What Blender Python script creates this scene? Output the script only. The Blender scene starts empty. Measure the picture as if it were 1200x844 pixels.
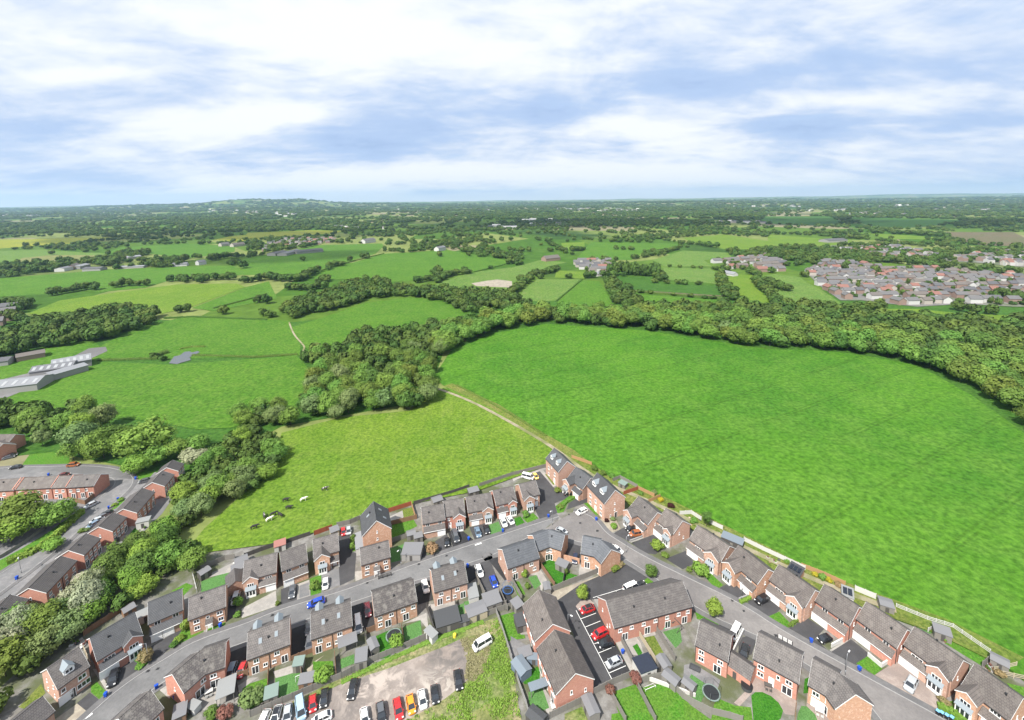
import bpy, bmesh, math, random
from math import sin, cos, tan, pi, radians, sqrt, atan2, exp
from mathutils import Vector, Matrix, noise as mnoise
from mathutils.geometry import delaunay_2d_cdt
random.seed(7)
sc = bpy.context.scene
COL = sc.collection
# ------------------------------------------------------------------ camera
FPX, PITCH, ROLL, CAMH, HORY = 535.0, radians(8.0), radians(0.7), 110.0, 232.0
CY = HORY + FPX * tan(PITCH)
CF = Vector((0, cos(PITCH), -sin(PITCH)))
R0 = Vector((1, 0, 0)); U0 = Vector((0, sin(PITCH), cos(PITCH)))
CR = R0 * cos(ROLL) - U0 * sin(ROLL)
CU = U0 * cos(ROLL) + R0 * sin(ROLL)
CPOS = Vector((0, 0, CAMH))
cd = bpy.data.cameras.new("camera"); cam = bpy.data.objects.new("camera", cd); COL.objects.link(cam)
cd.sensor_fit = 'HORIZONTAL'; cd.sensor_width = 36.0; cd.lens = 36.0 * FPX / 1200
cd.shift_y = -(422 - CY) / 1200.0
cd.clip_start = 1.0; cd.clip_end = 90000
cam.matrix_world = Matrix(((CR.x, CU.x, -CF.x, 0), (CR.y, CU.y, -CF.y, 0), (CR.z, CU.z, -CF.z, CAMH), (0, 0, 0, 1)))
sc.camera = cam

def sstep(a, b, x):
    t = min(1.0, max(0.0, (x - a) / (b - a))); return t * t * (3 - 2 * t)

def hgt(x, y):
    r = sqrt(x * x + (y - 60) ** 2)
    s = sstep(260, 800, r)
    h = 0.0
    if s > 0:
        h = s * (3.2 * sin(x / 150 + 1.0) * sin(y / 185 + .6) + 2.2 * sin(x / 320 - y / 270))
    if r > 2500:
        f = sstep(2500, 6000, r)
        h += f * (14 * sin(x / 900 + 2) * sin(y / 1400) + 8 * sin(x / 430 + y / 700))
        # wooded ridge on the left skyline and low hills beyond the plain
        h += 96 * exp(-((x + 4300) / 1500) ** 2 - ((y - 8200) / 1300) ** 2) * (1 + .16 * sin(x / 210))
        h += 60 * exp(-((x + 6000) / 2600) ** 2 - ((y - 9000) / 1500) ** 2)
        h += 70 * exp(-((x - 15000) / 6500) ** 2 - ((y - 15500) / 1800) ** 2)
    return h

REG = {'s': (0, 0, 1), 'a0': (0, 704, 6), 'a1': (200, 704, 6), 'a2': (400, 704, 6), 'a3': (600, 704, 6), 'a4': (800, 704, 6), 'a5': (1000, 704, 6),
       'b0': (0, 570, 6), 'b1': (200, 600, 6), 'b2': (400, 570, 6), 'b3': (600, 510, 6), 'b4': (560, 610, 6), 'b5': (760, 580, 6), 'b6': (900, 610, 6),
       'c0': (0, 490, 5), 'd0': (0, 220, 4), 'd1': (300, 220, 4), 'd2': (600, 220, 4), 'd3': (900, 220, 4), 'd4': (240, 360, 4), 'd5': (900, 350, 4)}

def px(s):
    """a string of picks in the photograph, each zoom region with its own origin and factor"""
    out = []; r = REG['s']
    for tk in s.split():
        if ',' in tk:
            a, b = tk.split(','); out.append((r[0] + float(a) / r[2], r[1] + float(b) / r[2]))
        else: r = REG[tk]
    return out

def ray(x, y):
    return CF + CR * ((x - 600) / FPX) - CU * ((y - CY) / FPX)

def P(p, h=0.0):
    """the world point seen at a pixel, at height h above the terrain"""
    d = ray(*p); z = 0.0; q = None
    for i in range(14):
        t = (CAMH - z - h) / max(1e-4, -d.z)
        q = CPOS + d * t
        z2 = hgt(q.x, q.y)
        if abs(z2 - z) < .01: break
        z = z2 if i < 6 else (z + z2) / 2
    return Vector((q.x, q.y, z))

def G(s, h=0.0): return [P(p, h) for p in px(s)]
def G1(s, h=0.0): return P(px(s)[0], h)

# ------------------------------------------------------------------ object helpers
def link(o, parent=None):
    COL.objects.link(o)
    if parent is not None: o.parent = parent
    return o
def tag(o, label=None, cat=None, group=None, kind=None):
    if label: o['label'] = label
    if cat: o['category'] = cat
    if group: o['group'] = group
    if kind: o['kind'] = kind
    return o
def empty(name, loc, rz=0.0):
    o = bpy.data.objects.new(name, None); o.empty_display_size = .5
    o.location = loc; o.rotation_euler = (0, 0, rz)
    return link(o)
class MB:
    def __init__(s): s.v = []; s.f = []; s.m = []
    def face(s, pts, m=0):
        n = len(s.v); s.v += [tuple(p) for p in pts]; s.f.append(tuple(range(n, n + len(pts)))); s.m.append(m)
    def box(s, x0, x1, y0, y1, z0, z1, m=0, tx=0, ty=0):
        """box, its top drawn in by tx, ty"""
        b = [(x0, y0, z0), (x1, y0, z0), (x1, y1, z0), (x0, y1, z0), (x0 + tx, y0 + ty, z1), (x1 - tx, y0 + ty, z1), (x1 - tx, y1 - ty, z1), (x0 + tx, y1 - ty, z1)]
        s.hexa(b, m)
    def hexa(s, b, m=0):
        n = len(s.v); s.v += [tuple(p) for p in b]
        for q in ((3, 2, 1, 0), (4, 5, 6, 7), (0, 1, 5, 4), (1, 2, 6, 5), (2, 3, 7, 6), (3, 0, 4, 7)):
            s.f.append(tuple(n + i for i in q)); s.m.append(m)
    def prism(s, pts, z0, z1, m=0):
        n = len(pts); k = len(s.v)
        s.v += [(p[0], p[1], z0) for p in pts] + [(p[0], p[1], z1) for p in pts]
        s.f.append(tuple(k + i for i in reversed(range(n)))); s.f.append(tuple(k + n + i for i in range(n))); s.m += [m, m]
        for i in range(n):
            j = (i + 1) % n; s.f.append((k + i, k + j, k + n + j, k + n + i)); s.m.append(m)
    def slab(s, quad, t, m=0):
        """a sloping slab under the polygon quad (counter-clockwise from above)"""
        n = len(quad); k = len(s.v)
        s.v += [tuple(p) for p in quad] + [(p[0], p[1], p[2] - t) for p in quad]
        s.f.append(tuple(k + i for i in range(n))); s.f.append(tuple(k + n + i for i in reversed(range(n)))); s.m += [m, m]
        for i in range(n):
            j = (i + 1) % n; s.f.append((k + j, k + i, k + n + i, k + n + j)); s.m.append(m)
    def tube(s, p0, p1, r0, r1=None, n=7, m=0):
        r1 = r0 if r1 is None else r1
        p0 = Vector(p0); p1 = Vector(p1); d = (p1 - p0).normalized()
        a = d.orthogonal().normalized(); b = d.cross(a); k = len(s.v)
        for c, r in ((p0, r0), (p1, r1)):
            for i in range(n):
                t = 2 * pi * i / n; s.v.append(tuple(c + a * (r * cos(t)) + b * (r * sin(t))))
        for i in range(n):
            j = (i + 1) % n; s.f.append((k + i, k + j, k + n + j, k + n + i)); s.m.append(m)
        s.f.append(tuple(k + i for i in reversed(range(n)))); s.f.append(tuple(k + n + i for i in range(n))); s.m += [m, m]
    def loft(s, rings, m=0, cap=True):
        k = len(s.v); n = len(rings[0])
        for r in rings: s.v += [tuple(p) for p in r]
        for a in range(len(rings) - 1):
            for i in range(n):
                j = (i + 1) % n; s.f.append((k + a * n + i, k + a * n + j, k + (a + 1) * n + j, k + (a + 1) * n + i)); s.m.append(m)
        if cap:
            s.f.append(tuple(k + i for i in reversed(range(n)))); e = k + (len(rings) - 1) * n
            s.f.append(tuple(e + i for i in range(n))); s.m += [m, m]
    def mesh(s, name, mats, smooth=False):
        me = bpy.data.meshes.new(name); me.from_pydata(s.v, [], s.f)
        for mt in (mats if isinstance(mats, (list, tuple)) else [mats]): me.materials.append(mt)
        me.polygons.foreach_set('material_index', s.m)
        if smooth: me.polygons.foreach_set('use_smooth', [True] * len(s.f))
        me.update(); return me
    def fix(s, me):
        b = bmesh.new(); b.from_mesh(me); bmesh.ops.recalc_face_normals(b, faces=b.faces); b.to_mesh(me); b.free(); return me
    def build(s, name, mats, parent=None, loc=None, rz=0.0, smooth=False, fix=True):
        me = s.mesh(name, mats, smooth)
        if fix: s.fix(me)
        o = bpy.data.objects.new(name, me)
        if loc is not None: o.location = loc
        o.rotation_euler = (0, 0, rz)
        return link(o, parent)
def inst(name, me, parent=None, loc=(0, 0, 0), rz=0.0, scale=None):
    o = bpy.data.objects.new(name, me); o.location = loc; o.rotation_euler = (0, 0, rz)
    if scale is not None: o.scale = scale
    return link(o, parent)

# ------------------------------------------------------------------ materials
M = {}
def nmat(name):
    m = bpy.data.materials.new(name); m.use_nodes = True
    nt = m.node_tree; b = nt.nodes['Principled BSDF']; M[name] = m
    return m, nt, b
def N(nt, t, **kw):
    n = nt.nodes.new(t)
    for k, v in kw.items():
        if k.startswith('i_'):
            key = k[2:]; n.inputs[int(key) if key.isdigit() else key.replace('_', ' ')].default_value = v
        else: setattr(n, k, v)
    return n
def c4(c): return (c[0], c[1], c[2], 1.0)
def plain(name, col, rough=.7, spec=.3, metal=0.0):
    m, nt, b = nmat(name)
    b.inputs['Base Color'].default_value = c4(col); b.inputs['Roughness'].default_value = rough
    b.inputs['Specular IOR Level'].default_value = spec; b.inputs['Metallic'].default_value = metal
    return m
def mixc(nt, fac, a, b, mode='MIX'):
    n = nt.nodes.new('ShaderNodeMix'); n.data_type = 'RGBA'; n.blend_type = mode
    for sock, v in ((0, fac), (6, a), (7, b)):
        if hasattr(v, 'is_output'): nt.links.new(v, n.inputs[sock])
        elif sock == 0: n.inputs[0].default_value = v
        else: n.inputs[sock].default_value = c4(v)
    return n.outputs[2]
def ramp(nt, src, a, b):
    n = nt.nodes.new('ShaderNodeMapRange'); n.inputs[1].default_value = a; n.inputs[2].default_value = b
    n.interpolation_type = 'SMOOTHSTEP'
    nt.links.new(src, n.inputs[0]); return n.outputs[0]
def coords(nt, space='Object', scale=(1, 1, 1), rot=(0, 0, 0)):
    tc = nt.nodes.new('ShaderNodeTexCoord'); mp = nt.nodes.new('ShaderNodeMapping')
    mp.inputs['Scale'].default_value = scale; mp.inputs['Rotation'].default_value = rot
    nt.links.new(tc.outputs[space], mp.inputs[0]); return mp.outputs[0]
def worldpos(nt, scale=(1, 1, 1), rot=(0, 0, 0)):
    g = nt.nodes.new('ShaderNodeNewGeometry'); mp = nt.nodes.new('ShaderNodeMapping')
    mp.inputs['Scale'].default_value = scale; mp.inputs['Rotation'].default_value = rot
    nt.links.new(g.outputs['Position'], mp.inputs[0]); return mp.outputs[0]
def fbm(nt, vec, scale, detail=4.0, rough=.55, dist=0.0):
    n = nt.nodes.new('ShaderNodeTexNoise'); n.inputs['Scale'].default_value = scale; n.inputs['Detail'].default_value = detail
    n.inputs['Roughness'].default_value = rough; n.inputs['Distortion'].default_value = dist
    nt.links.new(vec, n.inputs['Vector']); return n.outputs['Fac']
def bump(nt, b, h, strength, dist=1.0):
    n = nt.nodes.new('ShaderNodeBump'); n.inputs['Strength'].default_value = strength; n.inputs['Distance'].default_value = dist
    nt.links.new(h, n.inputs['Height']); nt.links.new(n.outputs[0], b.inputs['Normal'])
def orand(nt): return nt.nodes.new('ShaderNodeObjectInfo').outputs['Random']

def grass(name, base, alt, pale, big=.02, fine=.5, streak=0.0, amt=.6, bmp=.5, rot=0.5, tram=None):
    """pasture: broad drifts of two greens, pale tufts, fine blade texture"""
    m, nt, b = nmat(name)
    w = worldpos(nt)
    f1 = ramp(nt, fbm(nt, w, big, 5, .6, .4), .35, .65)
    f2 = ramp(nt, fbm(nt, w, big * 6, 5, .65), .4, .66)
    ws = worldpos(nt, (1, .22, 1), (0, 0, rot))
    f3 = ramp(nt, fbm(nt, ws, .16, 6, .7, .3), .5, .72)
    c = mixc(nt, f1, base, alt)
    n1 = nt.nodes.new('ShaderNodeMath'); n1.operation = 'MULTIPLY'; n1.inputs[1].default_value = amt; nt.links.new(f2, n1.inputs[0])
    c = mixc(nt, n1.outputs[0], c, tuple(.55 * base[i] + .45 * pale[i] for i in range(3)))
    n2 = nt.nodes.new('ShaderNodeMath'); n2.operation = 'MULTIPLY'; n2.inputs[1].default_value = streak; nt.links.new(f3, n2.inputs[0])
    c = mixc(nt, n2.outputs[0], c, pale)
    if tram is not None:
        wt = worldpos(nt, (.0385, .0385, 1), (0, 0, tram)); sp = nt.nodes.new('ShaderNodeSeparateXYZ'); nt.links.new(wt, sp.inputs[0]); last = None
        for o_ in (0, .07):
            a_ = nt.nodes.new('ShaderNodeMath'); a_.operation = 'PINGPONG'; a_.inputs[1].default_value = .5; b_ = nt.nodes.new('ShaderNodeMath'); b_.operation = 'ADD'; b_.inputs[1].default_value = o_
            nt.links.new(sp.outputs[1], b_.inputs[0]); nt.links.new(b_.outputs[0], a_.inputs[0]); q_ = ramp(nt, a_.outputs[0], .026, .010)
            d_ = nt.nodes.new('ShaderNodeMath'); d_.operation = 'MULTIPLY'; d_.inputs[1].default_value = .38; nt.links.new(q_, d_.inputs[0]); e_ = nt.nodes.new('ShaderNodeMath'); e_.operation = 'MULTIPLY'; nt.links.new(d_.outputs[0], e_.inputs[0]); nt.links.new(ramp(nt, fbm(nt, w, .02, 3, .6), .32, .55), e_.inputs[1])
            c = mixc(nt, e_.outputs[0], c, tuple(.45 * v for v in base))
    f4 = fbm(nt, w, fine, 6, .75)
    c = mixc(nt, ramp(nt, f4, .3, .7), mixc(nt, 1.0, c, (.5, .58, .5), 'MULTIPLY'), mixc(nt, 1.0, c, (1.5, 1.36, 1.5), 'MULTIPLY'))
    nt.links.new(c, b.inputs['Base Color']); b.inputs['Roughness'].default_value = .9; b.inputs['Specular IOR Level'].default_value = .1
    bump(nt, b, f4, bmp, .4)
    return m
def mott(name, cols, sc_=.6, rough=.85, bmp=.15, space='w', sp=.2, lo=.38, hi=.64):
    """a mineral surface with blotches of a second and third tone"""
    m, nt, b = nmat(name)
    w = worldpos(nt) if space == 'w' else coords(nt)
    f1 = ramp(nt, fbm(nt, w, sc_, 6, .62), lo, hi); f2 = ramp(nt, fbm(nt, w, sc_ * .17, 4, .6), .42, .62); f3 = fbm(nt, w, sc_ * 7, 3, .7)
    c = mixc(nt, f1, cols[0], cols[1])
    if len(cols) > 2: c = mixc(nt, f2, c, cols[2])
    c = mixc(nt, ramp(nt, f3, .25, .75), mixc(nt, 1.0, c, (.82, .82, .82), 'MULTIPLY'), c)
    nt.links.new(c, b.inputs['Base Color']); b.inputs['Roughness'].default_value = rough; b.inputs['Specular IOR Level'].default_value = sp
    bump(nt, b, f3, bmp, .05); return m
def brick(name, a, bcol, mortar, spot):
    m, nt, b = nmat(name)
    v = coords(nt)
    sx = nt.nodes.new('ShaderNodeSeparateXYZ'); nt.links.new(v, sx.inputs[0])
    ad = nt.nodes.new('ShaderNodeMath'); nt.links.new(sx.outputs[0], ad.inputs[0]); nt.links.new(sx.outputs[1], ad.inputs[1])
    cb = nt.nodes.new('ShaderNodeCombineXYZ'); nt.links.new(ad.outputs[0], cb.inputs[0]); nt.links.new(sx.outputs[2], cb.inputs[1])
    t = N(nt, 'ShaderNodeTexBrick', i_Color1=c4(a), i_Color2=c4(bcol), i_Mortar=c4(mortar), i_Scale=1.0)
    t.inputs['Mortar Size'].default_value = .012; t.inputs['Brick Width'].default_value = .45; t.inputs['Row Height'].default_value = .15; t.inputs['Bias'].default_value = -.1
    nt.links.new(cb.outputs[0], t.inputs['Vector'])
    f = ramp(nt, fbm(nt, v, 1.9, 5, .72), .52, .66)
    n1 = nt.nodes.new('ShaderNodeMath'); n1.operation = 'MULTIPLY'; n1.inputs[1].default_value = .75; nt.links.new(f, n1.inputs[0])
    c = mixc(nt, n1.outputs[0], t.outputs['Color'], spot)
    hs = N(nt, 'ShaderNodeHueSaturation'); nt.links.new(c, hs.inputs['Color'])
    mr = N(nt, 'ShaderNodeMapRange', i_3=.86, i_4=1.12); nt.links.new(orand(nt), mr.inputs[0]); nt.links.new(mr.outputs[0], hs.inputs['Value'])
    nt.links.new(hs.outputs[0], b.inputs['Base Color']); b.inputs['Roughness'].default_value = .9; b.inputs['Specular IOR Level'].default_value = .15
    return m
def tiles(name, a, bcol, gap, patch, patchy=.6, course=.40):
    m, nt, b = nmat(name)
    v = coords(nt)
    t = N(nt, 'ShaderNodeTexBrick', i_Color1=c4(a), i_Color2=c4(bcol), i_Mortar=c4(gap), i_Scale=1.0)
    t.inputs['Mortar Size'].default_value = .055; t.inputs['Brick Width'].default_value = .42; t.inputs['Row Height'].default_value = course; t.inputs['Mortar Smooth'].default_value = .4
    nt.links.new(v, t.inputs['Vector'])
    f = ramp(nt, fbm(nt, v, .8, 6, .7), .46, .66)
    n1 = nt.nodes.new('ShaderNodeMath'); n1.operation = 'MULTIPLY'; n1.inputs[1].default_value = patchy; nt.links.new(f, n1.inputs[0])
    c = mixc(nt, n1.outputs[0], t.outputs['Color'], patch)
    hs = N(nt, 'ShaderNodeHueSaturation'); nt.links.new(c, hs.inputs['Color'])
    mr = N(nt, 'ShaderNodeMapRange', i_3=.84, i_4=1.14); nt.links.new(orand(nt), mr.inputs[0]); nt.links.new(mr.outputs[0], hs.inputs['Value'])
    nt.links.new(hs.outputs[0], b.inputs['Base Color']); b.inputs['Roughness'].default_value = .75; b.inputs['Specular IOR Level'].default_value = .3
    bump(nt, b, t.outputs['Fac'], -.9, .06); return m
def leafmat(name, a, bcol, val=(.75, 1.3), tr=.38):
    m, nt, b = nmat(name)
    r = orand(nt)
    g = nt.nodes.new('ShaderNodeNewGeometry')
    c = mixc(nt, r, a, bcol)
    f = fbm(nt, coords(nt), 2.6, 4, .7)
    hs = N(nt, 'ShaderNodeHueSaturation'); nt.links.new(c, hs.inputs['Color'])
    mr = N(nt, 'ShaderNodeMapRange', i_1=.3, i_2=.7, i_3=val[0], i_4=val[1]); nt.links.new(f, mr.inputs[0]); nt.links.new(mr.outputs[0], hs.inputs['Value'])
    wn = nt.nodes.new('ShaderNodeTexWhiteNoise'); wn.noise_dimensions = '1D'; nt.links.new(r, wn.inputs['W'])
    mr2 = N(nt, 'ShaderNodeMapRange', i_3=.475, i_4=.515); nt.links.new(wn.outputs['Value'], mr2.inputs[0]); nt.links.new(mr2.outputs[0], hs.inputs['Hue'])
    nt.links.new(hs.outputs[0], b.inputs['Base Color']); b.inputs['Roughness'].default_value = .7; b.inputs['Specular IOR Level'].default_value = .12
    tl = nt.nodes.new('ShaderNodeBsdfTranslucent'); nt.links.new(hs.outputs[0], tl.inputs['Color'])
    mx = nt.nodes.new('ShaderNodeMixShader'); mx.inputs[0].default_value = tr
    nt.links.new(b.outputs[0], mx.inputs[1]); nt.links.new(tl.outputs[0], mx.inputs[2])
    nt.links.new(mx.outputs[0], nt.nodes['Material Output'].inputs['Surface'])
    return m
# ground and mineral surfaces
_a, _b = P((947, 522)), P((1050, 477)); TRAM = -atan2(_b.y - _a.y, _b.x - _a.x)
GREEN = dict(big=.018)
grass('field_green', (.058, .158, .012), (.038, .124, .010), (.105, .190, .034), big=.010, streak=.16, amt=.5, bmp=.5, rot=.9, tram=TRAM)
grass('field_lime', (.102, .175, .017), (.080, .156, .014), (.165, .205, .052), big=.02, fine=.8, streak=.35, amt=.4, bmp=.5, rot=.5)
grass('field_mid', (.060, .146, .013), (.047, .126, .011), (.105, .170, .032), big=.02, streak=.3)
grass('field_pale', (.090, .165, .030), (.075, .150, .026), (.150, .180, .060), big=.02, streak=.3, bmp=.3)
grass('field_deep', (.040, .108, .014), (.032, .092, .012), (.065, .125, .025), big=.02, streak=.2, bmp=.3)
grass('field_straw', (.150, .165, .055), (.115, .150, .040), (.230, .200, .120), big=.015, streak=.4, bmp=.3)
grass('field_rape', (.190, .210, .020), (.150, .190, .020), (.20, .22, .05), big=.01, streak=.2, bmp=.2)
grass('field_heath', (.110, .095, .055), (.090, .100, .045), (.15, .12, .08), big=.01, streak=.3, bmp=.2)
grass('lawn_green', (.052, .165, .014), (.070, .160, .018), (.130, .180, .045), big=.25, fine=2.5, streak=.2, bmp=.3)
grass('lawn_deep', (.026, .120, .010), (.034, .135, .012), (.06, .16, .02), big=.25, fine=3, streak=.1, bmp=.2)
grass('lawn_dry', (.110, .150, .025), (.085, .130, .020), (.19, .18, .07), big=.3, fine=2.5, streak=.4, bmp=.3)
grass('lawn_artificial', (.075, .175, .050), (.070, .165, .046), (.09, .185, .06), big=.2, fine=5, streak=.0, amt=.2, bmp=.1)
grass('rough_grass', (.090, .160, .022), (.23, .21, .11), (.33, .29, .19), big=.09, fine=1.3, streak=.6, amt=.5, bmp=.9)
grass('verge_grass', (.088, .140, .022), (.12, .15, .03), (.20, .18, .07), big=.06, fine=1.2, streak=.5, bmp=.6)
mott('asphalt', [(.150, .149, .150), (.182, .180, .181), (.122, .121, .123)], .22, lo=.35, hi=.6)
mott('asphalt_pink', [(.175, .164, .160), (.21, .197, .19), (.145, .136, .134)], .22, lo=.35, hi=.6)
mott('asphalt_dark', [(0.061, 0.060, 0.063), (0.071, 0.070, 0.073), (0.053, 0.052, 0.055)], .6)
mott('asphalt_black', [(.034, .034, .037), (.042, .042, .045), (.03, .03, .032)], .6)
mott('pavement', [(0.132, 0.128, 0.130), (0.156, 0.152, 0.152), (0.120, 0.118, 0.120)], .8)
mott('kerb', [(0.265, 0.261, 0.257), (0.312, 0.304, 0.300)], 1.2)
mott('paving_pale', [(0.304, 0.287, 0.264), (0.356, 0.337, 0.310), (0.251, 0.238, 0.224)], .9)
mott('paving_grey', [(0.175, 0.171, 0.175), (0.217, 0.210, 0.210), (0.147, 0.147, 0.150)], .9)
mott('paving_pink', [(0.274, 0.220, 0.194), (0.327, 0.274, 0.243), (0.236, 0.194, 0.175)], 1.0)
mott('gravel_beige', [(0.302, 0.266, 0.209), (0.360, 0.324, 0.259), (0.259, 0.223, 0.180)], 1.4)
mott('garden_soil', [(0.152, 0.143, 0.131), (0.221, 0.213, 0.201), (0.090, 0.102, 0.049)], .5)
mott('dirt', [(.25, .21, .185), (.31, .265, .235), (.165, .145, .135)], .22, lo=.4, hi=.6)
nt = M['dirt'].node_tree; b = nt.nodes['Principled BSDF']; src = b.inputs['Base Color'].links[0].from_socket; w = worldpos(nt)
def near(s, r):
    q = P(px(s)[0]); d = nt.nodes.new('ShaderNodeVectorMath'); d.operation = 'DISTANCE'; d.inputs[1].default_value = (q.x, q.y, 0); nt.links.new(w, d.inputs[0]); return ramp(nt, d.outputs['Value'], r, r * .25)
def mul(a_, b_): n_ = nt.nodes.new('ShaderNodeMath'); n_.operation = 'MULTIPLY'; nt.links.new(a_, n_.inputs[0]); nt.links.new(b_, n_.inputs[1]); return n_.outputs[0]
fs = fbm(nt, w, .32, 7, .62, .8)
c = mixc(nt, mul(ramp(nt, fs, .38, .6), near("a2 770,400", 11)), src, (.125, .112, .105)); c = mixc(nt, mul(ramp(nt, fs, .46, .62), near("a2 250,590", 12)), c, (.36, .31, .275)); c = mixc(nt, mul(ramp(nt, fs, .5, .6), near("a2 650,690", 9)), c, (.38, .34, .30))
nt.links.new(c, b.inputs['Base Color'])
mott('track', [(.31, .27, .20), (.25, .22, .14), (.16, .17, .07)], .4)
mott('yard', [(0.152, 0.148, 0.148), (0.192, 0.188, 0.188), (0.128, 0.124, 0.124)], .12)
mott('town_ground', [(.20, .19, .185), (.09, .12, .05), (.15, .145, .14)], .05)
plain('marking', (.72, .72, .70), .8)
m, nt, b = nmat('pond_water'); b.inputs['Base Color'].default_value = (.05, .055, .05, 1); b.inputs['Roughness'].default_value = .08
b.inputs['Specular IOR Level'].default_value = .9
# base ground: patchwork of far fields
m, nt, b = nmat('ground_patchwork')
w = worldpos(nt, (1, .75, 1), (0, 0, .3))
vo = N(nt, 'ShaderNodeTexVoronoi', i_Scale=.0052); nt.links.new(w, vo.inputs['Vector'])
vc = nt.nodes.new('ShaderNodeSeparateColor'); nt.links.new(vo.outputs['Color'], vc.inputs[0])
w0 = worldpos(nt)
c = mixc(nt, ramp(nt, vc.outputs[0], .3, .7), (.048, .110, .016), (.075, .135, .022))
c = mixc(nt, ramp(nt, vc.outputs[1], .55, .6), c, (.150, .185, .060))
c = mixc(nt, ramp(nt, vc.outputs[2], .85, .9), c, (.19, .18, .11))
c = mixc(nt, ramp(nt, fbm(nt, w0, .0011, 6, .6), .52, .6), c, (.03, .065, .018))
f = fbm(nt, w0, .06, 6, .7)
c = mixc(nt, ramp(nt, f, .3, .7), mixc(nt, 1.0, c, (.75, .77, .7), 'MULTIPLY'), mixc(nt, 1.0, c, (1.2, 1.16, 1.15), 'MULTIPLY'))
nt.links.new(c, b.inputs['Base Color']); b.inputs['Roughness'].default_value = .95; b.inputs['Specular IOR Level'].default_value = .05
# buildings
brick('brick_mixed', (.46, .275, .200), (.37, .200, .140), (.42, .35, .30), (.58, .45, .37))
brick('brick_red', (.46, .215, .160), (.40, .175, .130), (.42, .28, .23), (.53, .30, .23))
brick('brick_pink', (.50, .30, .225), (.43, .25, .185), (.46, .36, .31), (.57, .43, .35))
brick('brick_orange', (.49, .275, .175), (.39, .20, .120), (.45, .36, .30), (.63, .48, .38))
tiles('roof_grey', (0.119, 0.107, 0.103), (0.104, 0.095, 0.092), (0.066, 0.060, 0.058), (0.154, 0.141, 0.132))
tiles('roof_brown', (0.129, 0.112, 0.103), (0.112, 0.097, 0.090), (0.073, 0.064, 0.060), (0.163, 0.146, 0.133))
tiles('roof_slate', (0.082, 0.084, 0.090), (0.072, 0.074, 0.080), (0.045, 0.046, 0.049), (0.102, 0.105, 0.111), .3, .3)
tiles('roof_dark', (.094, .085, .083), (.082, .075, .074), (.05, .046, .046), (.12, .11, .107), .35)
tiles('roof_mottled', (0.117, 0.104, 0.099), (0.077, 0.068, 0.067), (0.054, 0.050, 0.049), (0.180, 0.167, 0.153), .85)
tiles('roof_bluegrey', (0.106, 0.113, 0.126), (0.095, 0.101, 0.113), (0.063, 0.067, 0.074), (0.135, 0.142, 0.153), .4, .5)
plain('roof_red_far', (.20, .10, .08)); plain('roof_grey_far', (.115, .112, .114)); plain('roof_brown_far', (.120, .105, .096)); plain('roof_slate_far', (.085, .085, .092))
plain('wall_white_far', (.46, .455, .44)); plain('wall_brick_far', (.25, .175, .145)); plain('wall_cream_far', (.36, .33, .29))
plain('upvc_white', (.78, .78, .77), .45); plain('lead', (0.208, 0.240, 0.264), .6); plain('render_white', (0.502, 0.494, 0.471), .85)
plain('glass_dark', (.022, .026, .032), .06, .9); plain('gutter_dark', (.03, .03, .033), .5); plain('trim_brown', (.09, .06, .045), .6)
plain('timber_grey', (0.187, 0.176, 0.160), .9); plain('timber_dark', (.075, .070, .066), .85); plain('timber_orange', (.33, .20, .10), .8)
plain('timber_red', (.26, .075, .04), .8); plain('timber_pale', (0.390, 0.338, 0.247), .85); plain('timber_white', (0.471, 0.471, 0.456), .8); plain('timber_blue', (.13, .17, .22), .8)
plain('timber_brown', (.20, .12, .075), .85); plain('felt_grey', (0.160, 0.160, 0.168), .9); plain('felt_dark', (.06, .062, .066), .9); plain('felt_pale', (0.216, 0.222, 0.222), .9)
plain('felt_red', (.28, .13, .11), .9); plain('felt_teal', (.16, .21, .19), .9); plain('felt_blue', (.15, .18, .21), .9)
plain('concrete', (0.259, 0.252, 0.245), .9); plain('metal_grey', (.30, .31, .33), .45, .5, .6); plain('metal_white', (.7, .7, .7), .5); plain('metal_black', (.02, .02, .022), .5)
plain('sheet_pale', (0.204, 0.211, 0.224), .6); plain('sheet_grey', (0.137, 0.140, 0.151), .65); plain('roof_light', (.30, .31, .32), .5); plain('solar', (.012, .016, .030), .12, .8)
plain('net_black', (.02, .022, .025), .9); plain('mat_blue', (.03, .09, .25), .7); plain('bin_blue', (.015, .07, .42), .5); plain('bin_black', (.018, .018, .02), .5); plain('lid_blue', (.18, .42, .66), .5)
plain('lid_green', (.05, .28, .16), .5); plain('plastic_green', (.02, .33, .13), .5); plain('plastic_red', (.5, .03, .03), .5); plain('plastic_yellow', (.65, .50, .05), .6)
plain('rubber', (.015, .015, .015), .9); plain('alloy', (.32, .32, .34), .4, .5, .7); plain('lamp_lens', (.7, .7, .68), .15, .7); plain('lamp_red', (.35, .01, .01), .25, .6)
for n, c in dict(black=(.010, .010, .012), white=(.74, .74, .73), silver=(.36, .38, .40), grey=(.085, .09, .10), red=(.46, .016, .018), orange=(.75, .26, .012), blue=(.012, .055, .40),
                 lightblue=(.30, .44, .56), maroon=(.11, .012, .02), yellow=(.72, .50, .10), bronze=(.30, .10, .035), navy=(.014, .02, .05), bluegrey=(.13, .19, .26)).items():
    mm = plain('paint_' + n, c, .28, .6); mm.node_tree.nodes['Principled BSDF'].inputs['Coat Weight'].default_value = .5
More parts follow.
